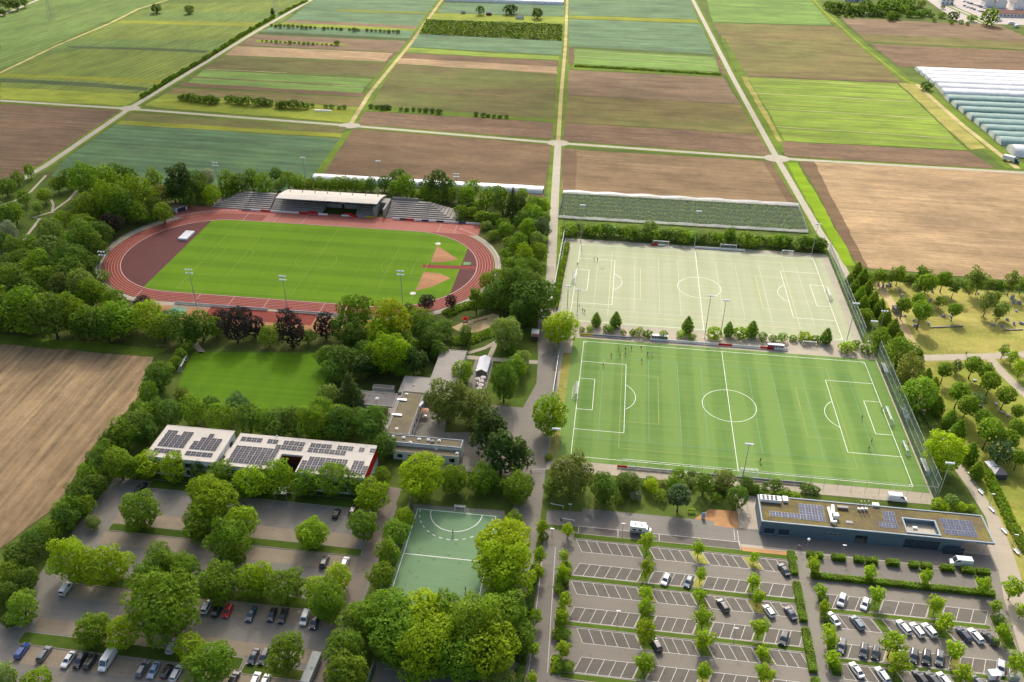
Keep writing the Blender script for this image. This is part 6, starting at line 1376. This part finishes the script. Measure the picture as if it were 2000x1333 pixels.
# barriers and small things
def white_beam(u0, v0, u1, v1, label):
    a = P(u0, v0); c = P(u1, v1); o = empty('road_barrier', (a.x, a.y, 0), 0, label, 'barrier'); d = c-a
    b = MB(); b.tube((0,0,0.9),(d.x,d.y,0.9),0.09,0.09,6); b.build('boom', B['plastic'], o)
    b = MB(); b.box(-.15,.15,-.15,.15,0,1.0); b.build('post', B['black'], o); b = MB(); b.box(d.x-.1,d.x+.1,d.y-.1,d.y+.1,0,0.85); b.build('rest', B['plastic'], o)
white_beam(1037,922,1066,921,'white gate bar across the club road'); white_beam(1096,1017,1122,1021,'white barrier bar beside the car park entrance, lower'); white_beam(1074,988,1100,993,'white barrier bar beside the car park entrance, upper')
p = P(1946,930); o = empty('gazebo', (p.x,p.y,0.04), 0.1, 'grey pop-up gazebo in the lower memorial park', 'tent')
b = MB(); b.add([(-2,-2,2.2),(2,-2,2.2),(2,2,2.2),(-2,2,2.2),(0,0,3.3)],[(0,1,4),(1,2,4),(2,3,4),(3,0,4)]); b.build('canopy', M_film('grey_canopy', lin(120,120,126,0.7), 0.15), o)
b = MB(); b.box(-2,2,-2.02,-1.98,0.2,2.2); b.box(1.98,2.02,-1.97,1.97,0.2,2.2); b.build('side_wall', M_film('grey_side', lin(90,92,104,0.7), 0.1), o)
for x in (-2,2):
    for y in (-2,2): b = MB(); b.tube((x,y,0),(x,y,2.2),0.03,0.03,5); b.build('pole', STEEL, o)
p = P(1932,918); o = empty('party_tent', (p.x,p.y,0.04), 0.3, 'white awning beside the grey gazebo', 'tent'); b = MB(); b.add([(-1.5,-1.5,2.2),(1.5,-1.5,2.2),(1.5,1.5,2.4),(-1.5,1.5,2.4)],[(0,1,2,3)]); b.build('canopy', B['tent'], o); b = MB(); b.tube((-1.5,-1.5,0),(-1.5,-1.5,2.2),0.03,0.03,5); b.tube((1.5,1.5,0),(1.5,1.5,2.4),0.03,0.03,5); b.build('pole', STEEL, o)
p = P(1750,610); o = empty('information_cube', (p.x,p.y,0), 0.2, 'dark grey cube shelter on the dry park meadow', 'shelter'); b = MB(); b.box(-1.5,1.5,-1.3,1.3,0,2.4); b.build('wall', B['concrete_dk'], o); b = MB(); b.box(-1.7,1.7,-1.5,1.5,2.404,2.55); b.build('roof', B['black'], o)
STONE = M_pave('pale_memorial_stone', lin(190,188,186,0.75), var=0.15, stain=0.3, scale=1.5)
def zp(x, y): return (1700+x/6.667, 500+y/6.667)
for i, (x, y) in enumerate(sorted(((160,405),(215,398),(255,388),(375,470),(400,545),(800,468),(775,585),(450,785),(560,848),(580,918),(755,890),(945,795),(1045,795),(1400,495),(1590,905),(1720,925),(1780,838),(1865,895),(1950,885),(1980,890),(1840,562),(1860,615),(1935,625),(1895,725)))):
    p = P(*zp(x, y)); o = empty('memorial_stone', (p.x, p.y, 0.03), rng.uniform(0,3), 'pale memorial stone, %s from the left in the dry park meadow' % ORD[i], 'memorial stone', 'memorial stones in the dry park meadow')
    hh = rng.uniform(0.7,1.7); ww = rng.uniform(.5,1.0); b = MB(); n = 7
    vs = [(ww*(1+rng.uniform(-.2,.2))*math.cos(2*math.pi*k/n), .45*(1+rng.uniform(-.2,.2))*math.sin(2*math.pi*k/n), 0) for k in range(n)]
    vs += [(v_[0]*.8+rng.uniform(-.1,.1), v_[1]*.7, hh*rng.uniform(.8,1.1)) for v_ in vs]; b.add(vs, [(k,(k+1)%n,(k+1)%n+n,k+n) for k in range(n)]+[tuple(range(n,2*n))]); b.build('stone', STONE, o)
    b = MB(); b.box(-ww-.2,ww+.2,-.55,.55,0,0.12); b.build('plinth', B['concrete_lt'], o)
for i, (x, y) in enumerate(((1905,775),(1932,752),(1945,790),(1955,806),(1903,744),(1968,812),(1915,795),(1960,786),(1940,858),(1975,880))):
    p = P(x, y); o = empty('memorial_stone', (p.x, p.y, 0.03), rng.uniform(0,3), 'flat pale stone among round trees, %s from the top in lower park' % ORD[i], 'memorial stone', 'flat stones in the lower park')
    b = MB(); n = 8; b.prism([(0.9*(1+rng.uniform(-.2,.2))*math.cos(2*math.pi*k/n), .5*(1+rng.uniform(-.2,.2))*math.sin(2*math.pi*k/n)) for k in range(n)], 0, 0.45); b.build('stone', STONE, o)
for (a, c, l) in (((770,940),(1255,917),'low grey wall on the dry park meadow, left'),((1730,972),(2010,966),'low grey wall on the dry park meadow, right')):
    p = P(*zp(*a)); q_ = P(*zp(*c)); o = empty('garden_wall', (p.x,p.y,0), math.atan2(q_.y-p.y,q_.x-p.x), l, 'wall'); L = (q_-p).length
    for i in range(int(L/2)): b = MB(); b.box(i*2,i*2+1.97,-.2,.2,0,.45); b.build('block', B['concrete_dk'], o)
p = P(909,634); o = empty('play_tower', (p.x,p.y,0.05), 0.3, 'play tower with red roof in the sand playground', 'play tower')
b = MB(); b.add([(-1.1,-1.1,2.6),(1.1,-1.1,2.6),(1.1,1.1,2.6),(-1.1,1.1,2.6),(0,0,3.8)],[(0,1,4),(1,2,4),(2,3,4),(3,0,4)]); b.build('roof', B['red'], o)
b = MB(); b.box(-1,1,-1,1,1.2,1.35); b.build('platform', B['brown_wood'], o)
for x in (-.9,.9):
    for y in (-.9,.9): b = MB(); b.box(x-.07,x+.07,y-.07,y+.07,0,2.6); b.build('post', B['trim'], o)
b = MB(); b.add([(1,-.3,1.3),(1,.3,1.3),(3,.3,.2),(3,-.3,.2),(1,-.3,1.2),(1,.3,1.2),(3,.3,.1),(3,-.3,.1)],[(0,3,2,1),(4,5,6,7),(0,4,7,3),(1,2,6,5)]); b.build('slide', B['alu'], o)
p = P(938,628); o = empty('balance_beam', (p.x,p.y,0.06), 0.6, 'dark balance beam in the sand playground', 'balance beam'); b = MB(); b.tube((-3,0,.4),(3,0,.5),.15,.15,6); b.build('beam', B['brown_wood'], o)
for x in (-2.6,2.6): b = MB(); b.box(x-.1,x+.1,-.2,.2,0,.4); b.build('foot', B['brown_wood'], o)
o = empty('basketball_hoop', P(350,607), 2.2, 'white basketball hoop at the teal court', 'basketball hoop'); b = MB(); b.tube((0,0,0),(0,0,3.0),.09,.09,6); b.tube((0,0,3.0),(1.0,0,3.3),.06,.06,6); b.build('post', STEEL, o); b = MB(); b.box(1.0,1.06,-.9,.9,2.9,3.95); b.build('backboard', B['plastic'], o)
p = P(1373,1013); o = empty('banner_stand', (p.x,p.y,0), 0, 'blue and white upright sign beside the access road', 'sign'); b = MB(); b.box(-.5,.5,-.06,.06,.2,2.2); b.build('board', M_plain('pale_blue_board', lin(150,190,220,0.8)), o); b = MB(); b.box(-.55,-.5,-.05,.05,0,2.3); b.box(.5,.55,-.05,.05,0,2.3); b.build('post', STEEL, o)
p = P(1350,1001); o = empty('lawn_sign', (p.x,p.y,0), 0.1, 'small lime green sign on the lawn by the access road', 'sign'); b = MB(); b.box(-1.1,1.1,-.05,.05,.5,1.3); b.build('board', M_plain('lime_board', lin(190,220,40,0.8)), o); b = MB(); b.box(-.9,-.82,-.04,.04,0,.5); b.box(.82,.9,-.04,.04,0,.5); b.build('post', STEEL, o)
p = P(1940,1325); o = empty('stall_trailer', (p.x,p.y,0.06), 0.2, 'red and white stall trailer at the bottom right', 'trailer'); b = MB(); b.box(-1.6,1.0,-.9,.9,.5,2.2); b.build('box_body', B['plastic'], o); b = MB(); b.box(-.2,.3,-.92,-.904,.6,2.1); b.build('red_stripe', B['red'], o)
for y in (-.75,.75): mobj('wheel', WHEEL_ME, o, (-.3,y,.33))
p = P(1978,1328); o = empty('utility_cabinet', (p.x,p.y,0.05), 0, 'pale utility cabinet beside the bottom right bush', 'cabinet'); b = MB(); b.box(-1.1,1.1,-.6,.6,.1,1.6); b.build('housing', M_plain('pale_green_grey', lin(200,206,186,0.75)), o); b = MB(); b.box(-1.0,-.05,-.62,-.604,.2,1.5); b.box(.05,1.0,-.62,-.604,.2,1.5); b.build('door', M_plain('pale_green_door', lin(190,196,176,0.75)), o)
# ------------------------------------------------------------------ people
SKIN = M_plain('skin', lin(196,150,120,0.8)); HAIR = M_plain('hair', lin(60,44,34,0.8))
CLOTH = bpy.data.materials.new('clothing'); CLOTH.use_nodes = True; _n = CLOTH.node_tree; _oi = _n.nodes.new('ShaderNodeObjectInfo'); _n.links.new(_oi.outputs['Color'], _n.nodes['Principled BSDF'].inputs['Base Color']); _n.nodes['Principled BSDF'].inputs['Roughness'].default_value = 0.85
def skin_mesh(name, V, E, R, mat, sub=1):
    me = bpy.data.meshes.new(name+'_cage'); me.from_pydata(V, E, []); o = bpy.data.objects.new(name+'_cage', me); COL.objects.link(o)
    o.modifiers.new('s', 'SKIN'); d = me.skin_vertices[0].data
    for i, r in enumerate(R): d[i].radius = (r, r)
    d[0].use_root = True
    m = o.modifiers.new('u', 'SUBSURF'); m.levels = sub; m.render_levels = sub
    dg = bpy.context.evaluated_depsgraph_get(); dg.update()
    out = bpy.data.meshes.new_from_object(o.evaluated_get(dg)); out.name = name; out.materials.clear(); out.materials.append(mat)
    bpy.data.objects.remove(o); return out
def pose(stride, arm):
    s, a = stride, arm
    V = [(0,0,.95),(0,0,1.2),(0,.0,1.42),(0,0,1.52),(0.02,0,1.64),(0.03,0,1.72),
         (0,.1,.9),(s*.5,.1,.5),(s*.35 if s > 0 else 0,.1,.08),(s*.35+.16,.1,.04),
         (0,-.1,.9),(-s*.25,-.1,.5),(-s*.9,-.1,.1),(-s*.9+.16,-.1,.05),
         (0,.19,1.4),(-a*.2,.25,1.12),(a*.1+.08,.24,.9),(a*.15+.12,.24,.82),
         (0,-.19,1.4),(a*.2,-.25,1.12),(a*.35+.1,-.22,.95),(a*.4+.14,-.22,.87)]
    E = [(0,1),(1,2),(2,3),(3,4),(4,5),(0,6),(6,7),(7,8),(8,9),(0,10),(10,11),(11,12),(12,13),(2,14),(14,15),(15,16),(16,17),(2,18),(18,19),(19,20),(20,21)]
    R = [.13,.13,.14,.055,.095,.085,.09,.065,.045,.04,.09,.065,.045,.04,.06,.045,.035,.035,.06,.045,.035,.035]
    body = skin_mesh('body', V, E, R, SKIN)
    sh_ = skin_mesh('shirt', [V[0],V[1],V[2],V[14],tuple((Vector(V[14])+(Vector(V[15])-Vector(V[14]))*.7)),V[18],tuple((Vector(V[18])+(Vector(V[19])-Vector(V[18]))*.7))], [(0,1),(1,2),(2,3),(3,4),(2,5),(5,6)], [.15,.155,.16,.085,.075,.085,.075], CLOTH)
    st = skin_mesh('shorts', [(0,0,.98),V[6],tuple(Vector(V[6]).lerp(Vector(V[7]),.75)),V[10],tuple(Vector(V[10]).lerp(Vector(V[11]),.75))], [(0,1),(1,2),(0,3),(3,4)], [.15,.115,.1,.115,.1], CLOTH)
    b = MB(); b.lathe([(.03,1.82),(.09,1.8),(.108,1.73),(.104,1.66),(.08,1.62)][::-1], 10, (0.0,0)); hr_ = b.mesh('hair', HAIR, True)
    return body, sh_, st, hr_
POSES = [pose(0.0,0.0), pose(0.45,0.9), pose(-0.3,-0.6)]
def person(u, v, k, shirt, shorts, deg, label, group=None):
    p = P(u, v); o = empty('person', (p.x, p.y, 0.07), math.radians(deg), label, 'person', group); me = POSES[k]
    bo = mobj('body', me[0], o)
    a = mobj('shirt', me[1], bo); a.color = (*shirt, 1); a = mobj('shorts', me[2], bo); a.color = (*shorts, 1); mobj('hair', me[3], bo)
NV, OR, WH, BK, RD, YL = (.02,.03,.09), (.7,.16,.03), (.7,.7,.7), (.02,.02,.02), (.5,.03,.03), (.7,.55,.03)
def zf(x, y): return (1000+x/4, 667+y/4)
def ze(x, y): return (1500+x/4, 667+y/4)
PL = 'players on the green pitch'
for (uv, k, s, t, d, l) in ((zf(775,122),1,NV,NV,20,'player in navy at the left of the training group'),(zf(832,72),2,OR,BK,200,'player in orange farthest left at the top touchline'),(zf(885,78),0,BK,BK,90,'player in black beside the orange one at top'),(zf(933,68),0,NV,NV,160,'player in navy near the top touchline'),(zf(1008,66),1,OR,BK,250,'player in orange right of the navy one at top'),(zf(842,128),2,RD,BK,40,'player in red below the orange one'),(zf(885,115),0,WH,BK,300,'player in white shirt at the penalty box corner'),(zf(1057,116),2,BK,WH,120,'player in black with white shorts right of the group'),(zf(1093,116),1,WH,WH,210,'player all in white right of the group'),(zf(1012,165),1,NV,BK,10,'player in navy below the group'),(zf(712,198),0,WH,NV,270,'player in white on the penalty box line'),(zf(545,88),0,OR,BK,0,'player in orange at the upper left corner flag'),(zf(1937,948),1,BK,BK,90,'player in black near the lower touchline'),
    (ze(886,545),2,BK,BK,180,'player in black inside the right goal area'),(ze(730,612),1,NV,BK,180,'player in navy inside the right penalty box'),(ze(805,795),0,NV,NV,180,'player in navy beside the yellow one'),(ze(785,850),2,YL,BK,90,'player in yellow in the right penalty box'),(ze(1066,815),0,BK,BK,0,'person in black beside the small right goal'),(ze(1090,820),0,RD,BK,0,'person in red beside the small right goal')): person(*uv, k, s, t, d, l, PL)
person(884.5,1045,1,WH,BK,90,'player in white on the green court'); person(909,1156,0,BK,BK,0,'person in black at the lower end of green court'); person(1886,695,0,BK,BK,90,'person in dark clothes on the park cross path'); person(1559,1072,0,WH,NV,0,'person in white beside the footpath hedge'); person(1563,1073,0,(.3,.3,.5),BK,180,'person in blue-grey by the footpath hedge'); person(1077,995,0,BK,BK,0,'person in black at the upper entrance barrier')
for i, (u, v) in enumerate(((1160,510),(1167,511),(1128,520),(1131,602),(1138,610),(1142,612))): person(u, v, i % 3, BK, BK, 60*i, 'player in dark kit on pale pitch, %s from the left' % ORD[(3,4,0,1,2,5)[i]] if i < 0 else ['player in dark kit inside upper left pale penalty box, left one','player in dark kit inside upper left pale penalty box, right one','player in dark kit on the left pale goal line','player in dark kit near lower left pale corner, left one','player in dark kit near lower left pale corner, middle one','player in dark kit near lower left pale corner, right one'][i], 'players on the pale pitch')
# ------------------------------------------------------------------ polytunnels, netted crop, village
FILM = M_film('white_tunnel_film', (0.8,0.82,0.82,1), 0.25); FILM_T = M_film('teal_tunnel_film', lin(150,184,174,0.8), 0.3)
def tunnel(x0, x1, y, w, h, m, label, group, endm=None, z0=0.0, ribs=True):
    o = empty('polytunnel', (x0, y, 0), 0, label, 'polytunnel', group); n = 10; L = x1-x0; b = MB(); vs = []; k = max(2, int(L/6))
    for i in range(k+1):
        s = 1+0.03*math.sin(i*2.1)+(0.02 if i % 2 else 0)
        for j in range(n+1): t = math.pi*j/n; vs.append((L*i/k, -w/2*math.cos(t), z0+h*s*math.sin(t)**0.8))
    b.add(vs, [(i*(n+1)+j, (i+1)*(n+1)+j, (i+1)*(n+1)+j+1, i*(n+1)+j+1) for i in range(k) for j in range(n)]); b.build('film', m, o, smooth=True)
    b = MB(); b.poly([(-0.01, -w/2*math.cos(math.pi*j/n), z0+h*math.sin(math.pi*j/n)**0.8) for j in range(n+1)]); e = b.build('end_wall', endm or m, o)
    b = MB(); b.box(-0.06, -0.015, -w*0.18, w*0.18, z0, z0+h*0.72); b.build('door', B['plastic'], e)
    if ribs:
        for i in range(0, k+1, 3):
            b = MB()
            for j in range(n): 
                t0, t1 = math.pi*j/n, math.pi*(j+1)/n; f = lambda t: (L*i/k, -(w/2+.04)*math.cos(t), z0+(h*1.04+.04)*math.sin(t)**0.8); b.tube(f(t0), f(t1), 0.05, 0.05, 4, cap=False)
            b.build('hoop', B['alu'], o)
def tun_ends(): 
    return [(1822,163),(1829,172),(1838,182),(1848,195),(1862,207),(1876,218),(1891,231),(1906,242),(1920,254),(1935,267),(1948,278)]
for i, (u, v) in enumerate(tun_ends()):
    p = P(u, v); tunnel(p.x, p.x+120, p.y, 11.6, 3.3, FILM if i < 3 else FILM_T, ('white film tunnel, %s from the back at the right edge' if i < 3 else 'teal film tunnel, %s from the back at the right edge') % ORD[i if i < 3 else i-3], 'polytunnels at the right edge', FILM)
for i in range(4):
    p = P(1790+i*9, 139+i*7.5); tunnel(p.x, p.x+150, p.y, 12.5, 2.8, M_film('grey_film', (0.72,0.73,0.75,1), 0.2) if i == 0 else bpy.data.materials['grey_film'], 'grey-white glasshouse bay, %s from the back' % ORD[i], 'glasshouse bays beyond the tunnels', FILM)
p = P(1972,300); tunnel(p.x, p.x+60, p.y, 13, 5, FILM, 'broad white tunnel nearest the farm road at the right edge', None, FILM)
tunnel(-208.5, -82.5, 178.6, 7.5, 2.6, FILM, 'long white tunnel behind the stadium trees', None, FILM)
p = P(935, 3); tunnel(P(868,3).x, P(1101,6).x, P(980,4).y, 14, 4, FILM, 'white glasshouse at the top edge of the far fields', None, FILM)
p = P(1972,316); o = empty('farm_trailer', (p.x,p.y,0.08), math.radians(-40), 'white box trailer with blue tractor beside the broad tunnel', 'trailer')
b = MB(); b.box(-4,2,-1.2,1.2,.9,3.2); b.build('box_body', B['plastic'], o); b = MB(); b.box(2.6,4.6,-.8,.8,.6,1.6); b.box(2.6,3.7,-.75,.75,1.6,2.6); b.build('tractor', B['blue'], o)
for x in (-2.8,.6,3,4.3):
    for y in (-1.1,1.1): mobj('wheel', WHEEL_ME, o, (x,y,.33)).scale = (1.3,1.3,1.3)
# netted crop: rows of plants below a net with white hems
def crop_row(parent, x0, x1, y, w, h, tint, n):
    t = rng.uniform(0, 1, n); th = rng.uniform(0, math.pi, n); C = np.stack([(x1-x0)*t, np.cos(th)*w/2, h*np.sin(th)*(0.8+0.2*np.sin(t*140))*rng.uniform(.7,1.1,n)], 1)
    f = mobj('crop_row', leaves_mesh('crop_row', C, np.tile((0,0,1.0),(n,1)), 0.42*rng.uniform(.6,1.3,n), rng.uniform(0,1,n), [LEAF], jit=.7), parent, (x0, y, 0)); f.color = (*TINT[tint], 1)
rect('netted_bed', -71.6, 49.2, 146.6, 177.6, M_ground('netted_soil', lin(50,66,46,0.8), lin(74,90,64,0.8), rows=0.4, mid=.5), 0.06)
nc = empty('netted_crop', (0,0,0), 0, 'dark green crop rows under netting with white hems', 'netted crop')
for i in range(12): crop_row(nc, -71, 48.8, 147.8+i*2.5, 1.5, 1.2, ['light','dark'][i % 2], 1300)
b = MB(); n = 40; vs = []
for i in range(n+1):
    x = -71.8+121*i/n; hh = 1.6+0.4*abs(math.sin(i*0.55)); vs += [(x,177.9,0.1),(x,178.2+.3*math.sin(i),hh),(x,176.2,hh-0.15)]
b.add(vs, [(3*i+a, 3*i+3+a, 3*i+4+a, 3*i+1+a) for i in range(n) for a in (0,1)]); HEM = M_film('white_net_hem', (0.52,0.53,0.52,1), 0.45); b.build('back_net_hem', HEM, nc)
b = MB(); b.add([v_ for i in range(n+1) for v_ in ((-71.8+121*i/n,146.2,0.1),(-71.8+121*i/n,146.3+.1*math.sin(i),1.5+.15*math.sin(i*1.3)))], [(2*i,2*i+2,2*i+3,2*i+1) for i in range(n)]); b.build('front_net_hem', HEM, nc)
b = MB(); b.add([v_ for i in range(13) for v_ in ((-71.9+.2*math.sin(i),146.2+31.7*i/12,0.1),(-71.9,146.2+31.7*i/12,2.2))], [(2*i,2*i+2,2*i+3,2*i+1) for i in range(12)]); b.add([v_ for i in range(13) for v_ in ((49.3+.4*math.sin(i),146.2+31.7*i/12,0.1),(49.2,146.2+31.7*i/12,1.8))], [(2*i,2*i+2,2*i+3,2*i+1) for i in range(12)]); b.build('side_net_hem', HEM, nc)
b = MB(); b.quad((-71.7,146.3,1.7),(49.1,146.3,1.7),(49.1,177.8,2.1),(-71.7,177.8,2.1)); b.build('net', M_net('crop_net', lin(170,180,170,0.8), 0.87), nc)
# village houses
def house(u, v, w, d, h, rh, deg, wallm, roofm, label, z_=0, dormer=False):
    p = P(u, v); o = empty('house', (p.x, p.y, 0), math.radians(deg), label, 'house', 'houses of the village')
    b = MB(); b.box(-w/2,w/2,-d/2,d/2,0,h); b.add([(-w/2,-d/2,h),(-w/2,d/2,h),(-w/2,0,h+rh)],[(0,1,2)]); b.add([(w/2,-d/2,h),(w/2,d/2,h),(w/2,0,h+rh)],[(0,2,1)]); b.build('wall', wallm, o)
    e = 0.5; k = rh/(d/2); b = MB(); W2, D2 = w/2+e, d/2+e
    for s in (-1, 1): b.add([(-W2,s*D2,h-e*k+.02),(W2,s*D2,h-e*k+.02),(W2,0,h+rh+.02),(-W2,0,h+rh+.02),(-W2,s*D2,h-e*k+.24),(W2,s*D2,h-e*k+.24),(W2,0,h+rh+.24),(-W2,0,h+rh+.24)],[(4,5,6,7),(0,3,2,1),(0,1,5,4),(1,2,6,5),(3,0,4,7)])
    r_ = b.build('roof', roofm, o); b = MB(); b.box(w*.2,w*.2+.7,.3,1.0,h+rh*.4,h+rh+.9); b.build('chimney', B['tile'], r_)
    n = max(2, int(w/3.2))
    for i in range(n):
        x = -w/2+w*(i+.5)/n
        for z in ([1.0] if h < 4 else [1.0,3.8]): window(o, x, z, 1.3, 1.3, -d/2)
    b = MB(); b.box(-.5,.5,-d/2-.05,-d/2-.004,0.05,2.1) if n % 2 == 0 else b.box(w/2-1.4,w/2-.5,-d/2-.05,-d/2-.004,0.05,2.1); b.build('door', B['brown_wood'], o)
rect('village_yard', 265, 520, 640, 900, M_pave('village_paving', lin(190,180,172,0.7)), 0.035)
for a in ((1672,2,26,10,4,3,0,B['white_wall'],B['tile_grey'],'long pale house behind the leftmost village trees'),(1847,8,12,9,5.5,4,0,B['white_wall'],B['tile_grey'],'white house left of the village car yard'),(1928,12,12,10,5.5,5,90,B['white_wall'],B['tile_grey'],'white gable house right of the car yard, left one'),(1950,14,12,10,5.5,5,90,B['white_wall'],B['tile_grey'],'white gable house right of the car yard, middle one'),(1985,16,13,11,5.5,5.5,90,B['white_wall'],B['tile_grey'],'white gable house right of the car yard, right one'),(1905,-6,24,10,5,4,0,B['cream'],B['tile'],'long brown roofed house at the top edge'),(1960,-4,24,10,5,4,0,B['cream'],B['tile_grey'],'long grey roofed house at the top right edge'),(1978,32,30,12,3.2,2.2,0,B['white_wall'],B['tile'],'long low brown roofed workshop at right village edge'),(1700,-4,14,9,5,4,10,B['cream'],B['tile'],'cream house among the village trees, left'),(1770,-3,14,9,5,4,-8,B['cream'],B['tile'],'cream house among the village trees, right')):
    house(*a)
for i in range(9):
    house(1868+i*17, -12-(i % 3)*6, 12+(i % 2)*4, 10, 5, 4, [0,90,8][i % 3], [B['cream'],B['white_wall']][i % 2], [B['tile'],B['tile_grey']][(i+1) % 2], '%s village house from left in the row beyond the top edge' % ORD[i])
CARM = [M_paint('far_car_white', (.7,.7,.7,1)), M_paint('far_car_grey', (.2,.21,.22,1)), M_paint('far_car_blue', (.03,.05,.12,1))]
farcar = []
for m in CARM: 
    b = MB(); b.add([(-2.1,-.85,.3),(2.1,-.85,.3),(2.1,.85,.3),(-2.1,.85,.3),(-2.1,-.85,.95),(2.1,-.8,.8),(2.1,.8,.8),(-2.1,.85,.95),(-1.7,-.65,1.45),(.5,-.65,1.45),(.5,.65,1.45),(-1.7,.65,1.45),(1.2,-.8,.92),(1.2,.8,.92)],[(0,1,5,12,4),(1,2,6,5),(2,3,7,13,6),(3,0,4,7),(5,6,13,12),(12,13,10,9),(4,12,9,8),(13,7,11,10),(7,4,8,11),(8,9,10,11)]); farcar.append(b.mesh('far_car', m))
for i in range(16):
    u = 1884+(i % 8)*6.5+rng.uniform(-1,1); v = 4+(i//8)*9+(i % 8)*2.2; p = P(u, v); o = mobj('parked_car', farcar[i % 3], None, (p.x, p.y, 0.05), rng.uniform(0,3)); tag(o, '%s tiny parked car, %s from left in %s row of village yard' % (['white','grey','dark blue'][i % 3], ORD[i % 8], ['back','front'][i//8]), 'car', 'cars in the village yard')
for i, (u, v, l) in enumerate(((1975,48,'white van in the yard at the right village edge'),(1950,42,'white car beside the big village tree'),(1985,54,'white caravan at the right village edge'))):
    p = P(u, v); o = mobj('parked_van', farcar[0], None, (p.x,p.y,0.05), .3*i); o.scale = (1.5,1.3,1.7); tag(o, l, 'van')
# garden sheds among the far field trees
for i, (u, v, w, l) in enumerate(((905,27,4,'small grey garden shed left of the far field trees'),(955,30,5,'brown garden shed between the far field trees'),(1015,37,8,'low white shed under the far field trees'),(630,217,7,'white foil heap on the yellow meadow'))):
    p = P(u, v); o = empty('garden_shed', (p.x,p.y,0), 0.1, l, 'shed' if i < 3 else 'foil heap')
    if i < 3:
        b = MB(); b.box(-w/2,w/2,-1.5,1.5,0,2.2); b.build('wall', [B['grey_wall'],B['brown_wood'],B['white_wall']][i], o); b = MB(); b.add([(-w/2-.2,-1.8,2.2),(w/2+.2,-1.8,2.2),(w/2+.2,0,3.0),(-w/2-.2,0,3.0),(w/2+.2,1.8,2.2),(-w/2-.2,1.8,2.2)],[(0,1,2,3),(3,2,4,5)]); b.build('roof', B['tile_grey'], o)
    else:
        o.name = 'foil_heap'; b = MB(); b.add([(-6,-1,0),(6,-1,0),(6,1,0),(-6,1,0),(-5.6,-.5,.7),(5.6,-.6,.6),(5.6,.5,.6),(-5.6,.5,.7)],[(0,1,5,4),(1,2,6,5),(2,3,7,6),(3,0,4,7),(4,5,6,7)]); b.build('foil', FILM, o)
# lattice power masts far left
for i, (u, v, t, l) in enumerate(((102,38,-60,'thin lattice power mast in the upper left vineyard'),(541,32,-60,'thin lattice power mast beside the north-west road'))):
    p = P(u, v); o = empty('power_mast', (p.x,p.y,0), 0, l, 'power mast'); H_ = 34
    b = MB()
    for sx in (-1,1):
        for sy in (-1,1): b.tube((sx*2.2,sy*2.2,0),(sx*.4,sy*.4,H_),.12,.08,4)
    for k in range(9):
        z0 = H_*k/9; z1 = H_*(k+1)/9; a0 = 2.2-1.8*k/9; a1 = 2.2-1.8*(k+1)/9
        for s in (-1,1): b.tube((-a0,s*a0,z0),(a1,s*a1,z1),.06,.06,3); b.tube((s*a0,-a0,z0),(s*a1,a1,z1),.06,.06,3)
    b.build('lattice', STEEL, o); b = MB(); b.tube((-7,0,H_*.8),(7,0,H_*.8),.15,.15,4); b.tube((-5,0,H_*.93),(5,0,H_*.93),.15,.15,4); b.build('crossarm', STEEL, o)
# ------------------------------------------------------------------ broken cloud overhead: it shades the western half of the scene
CLOUDM = bpy.data.materials.new('cloud_vapour'); CLOUDM.use_nodes = True; n = CLOUDM.node_tree; n.nodes.clear()
out = n.nodes.new('ShaderNodeOutputMaterial'); trp = n.nodes.new('ShaderNodeBsdfTransparent'); dfc = n.nodes.new('ShaderNodeBsdfTranslucent'); dfc.inputs[0].default_value = (0.9,0.9,0.92,1)
oc = n.nodes.new('ShaderNodeTexCoord').outputs['Object']; sx = n.nodes.new('ShaderNodeSeparateXYZ'); n.links.new(oc, sx.inputs[0])
rad = mth(n, 'SQRT', mth(n, 'ADD', mth(n, 'POWER', sx.outputs[0], 2.0), mth(n, 'POWER', sx.outputs[1], 2.0)))
ns = noise(n, oc, 2.6, 5, 0.6)
fac = mth(n, 'MULTIPLY', ramp(n, mth(n, 'ADD', rad, mth(n, 'MULTIPLY', mth(n, 'SUBTRACT', ns, 0.5), 0.55)), 1.0, 0.45), 0.40)
mx = n.nodes.new('ShaderNodeMixShader'); n.links.new(fac, mx.inputs[0]); n.links.new(trp.outputs[0], mx.inputs[1]); n.links.new(dfc.outputs[0], mx.inputs[2]); n.links.new(mx.outputs[0], out.inputs[0])
cb = MB(); nu, nv = 24, 12; vs = [(0,0,-1.0)]
for j in range(1, nv):
    t = -math.pi/2+math.pi*j/nv
    for i in range(nu):
        a = 2*math.pi*i/nu; w_ = 1+0.08*math.sin(3*a+j)+0.05*math.sin(7*a); vs.append((math.cos(t)*math.cos(a)*w_, math.cos(t)*math.sin(a)*w_, math.sin(t)*(1 if t < 0 else 1.0+0.25*math.sin(5*a))))
vs.append((0,0,1.0)); fs = [(0,1+(i+1) % nu,1+i) for i in range(nu)]
for j in range(nv-2):
    for i in range(nu): fs.append((1+j*nu+i, 1+j*nu+(i+1) % nu, 1+(j+1)*nu+(i+1) % nu, 1+(j+1)*nu+i))
fs += [(1+(nv-2)*nu+i, 1+(nv-2)*nu+(i+1) % nu, len(vs)-1) for i in range(nu)]
cb.add(vs, fs); cloud_me = cb.mesh('cloud', CLOUDM, True)
CH = 700.0
for (gx, gy, rx, ry, rz_) in CLOUDS:
    k = CH/sdir.z; o = mobj('cloud', cloud_me, None, (gx+sdir.x*k, gy+sdir.y*k, CH), rng.uniform(-.3,.3)); o.scale = (rx, ry, rz_); tag(o, kind='structure')
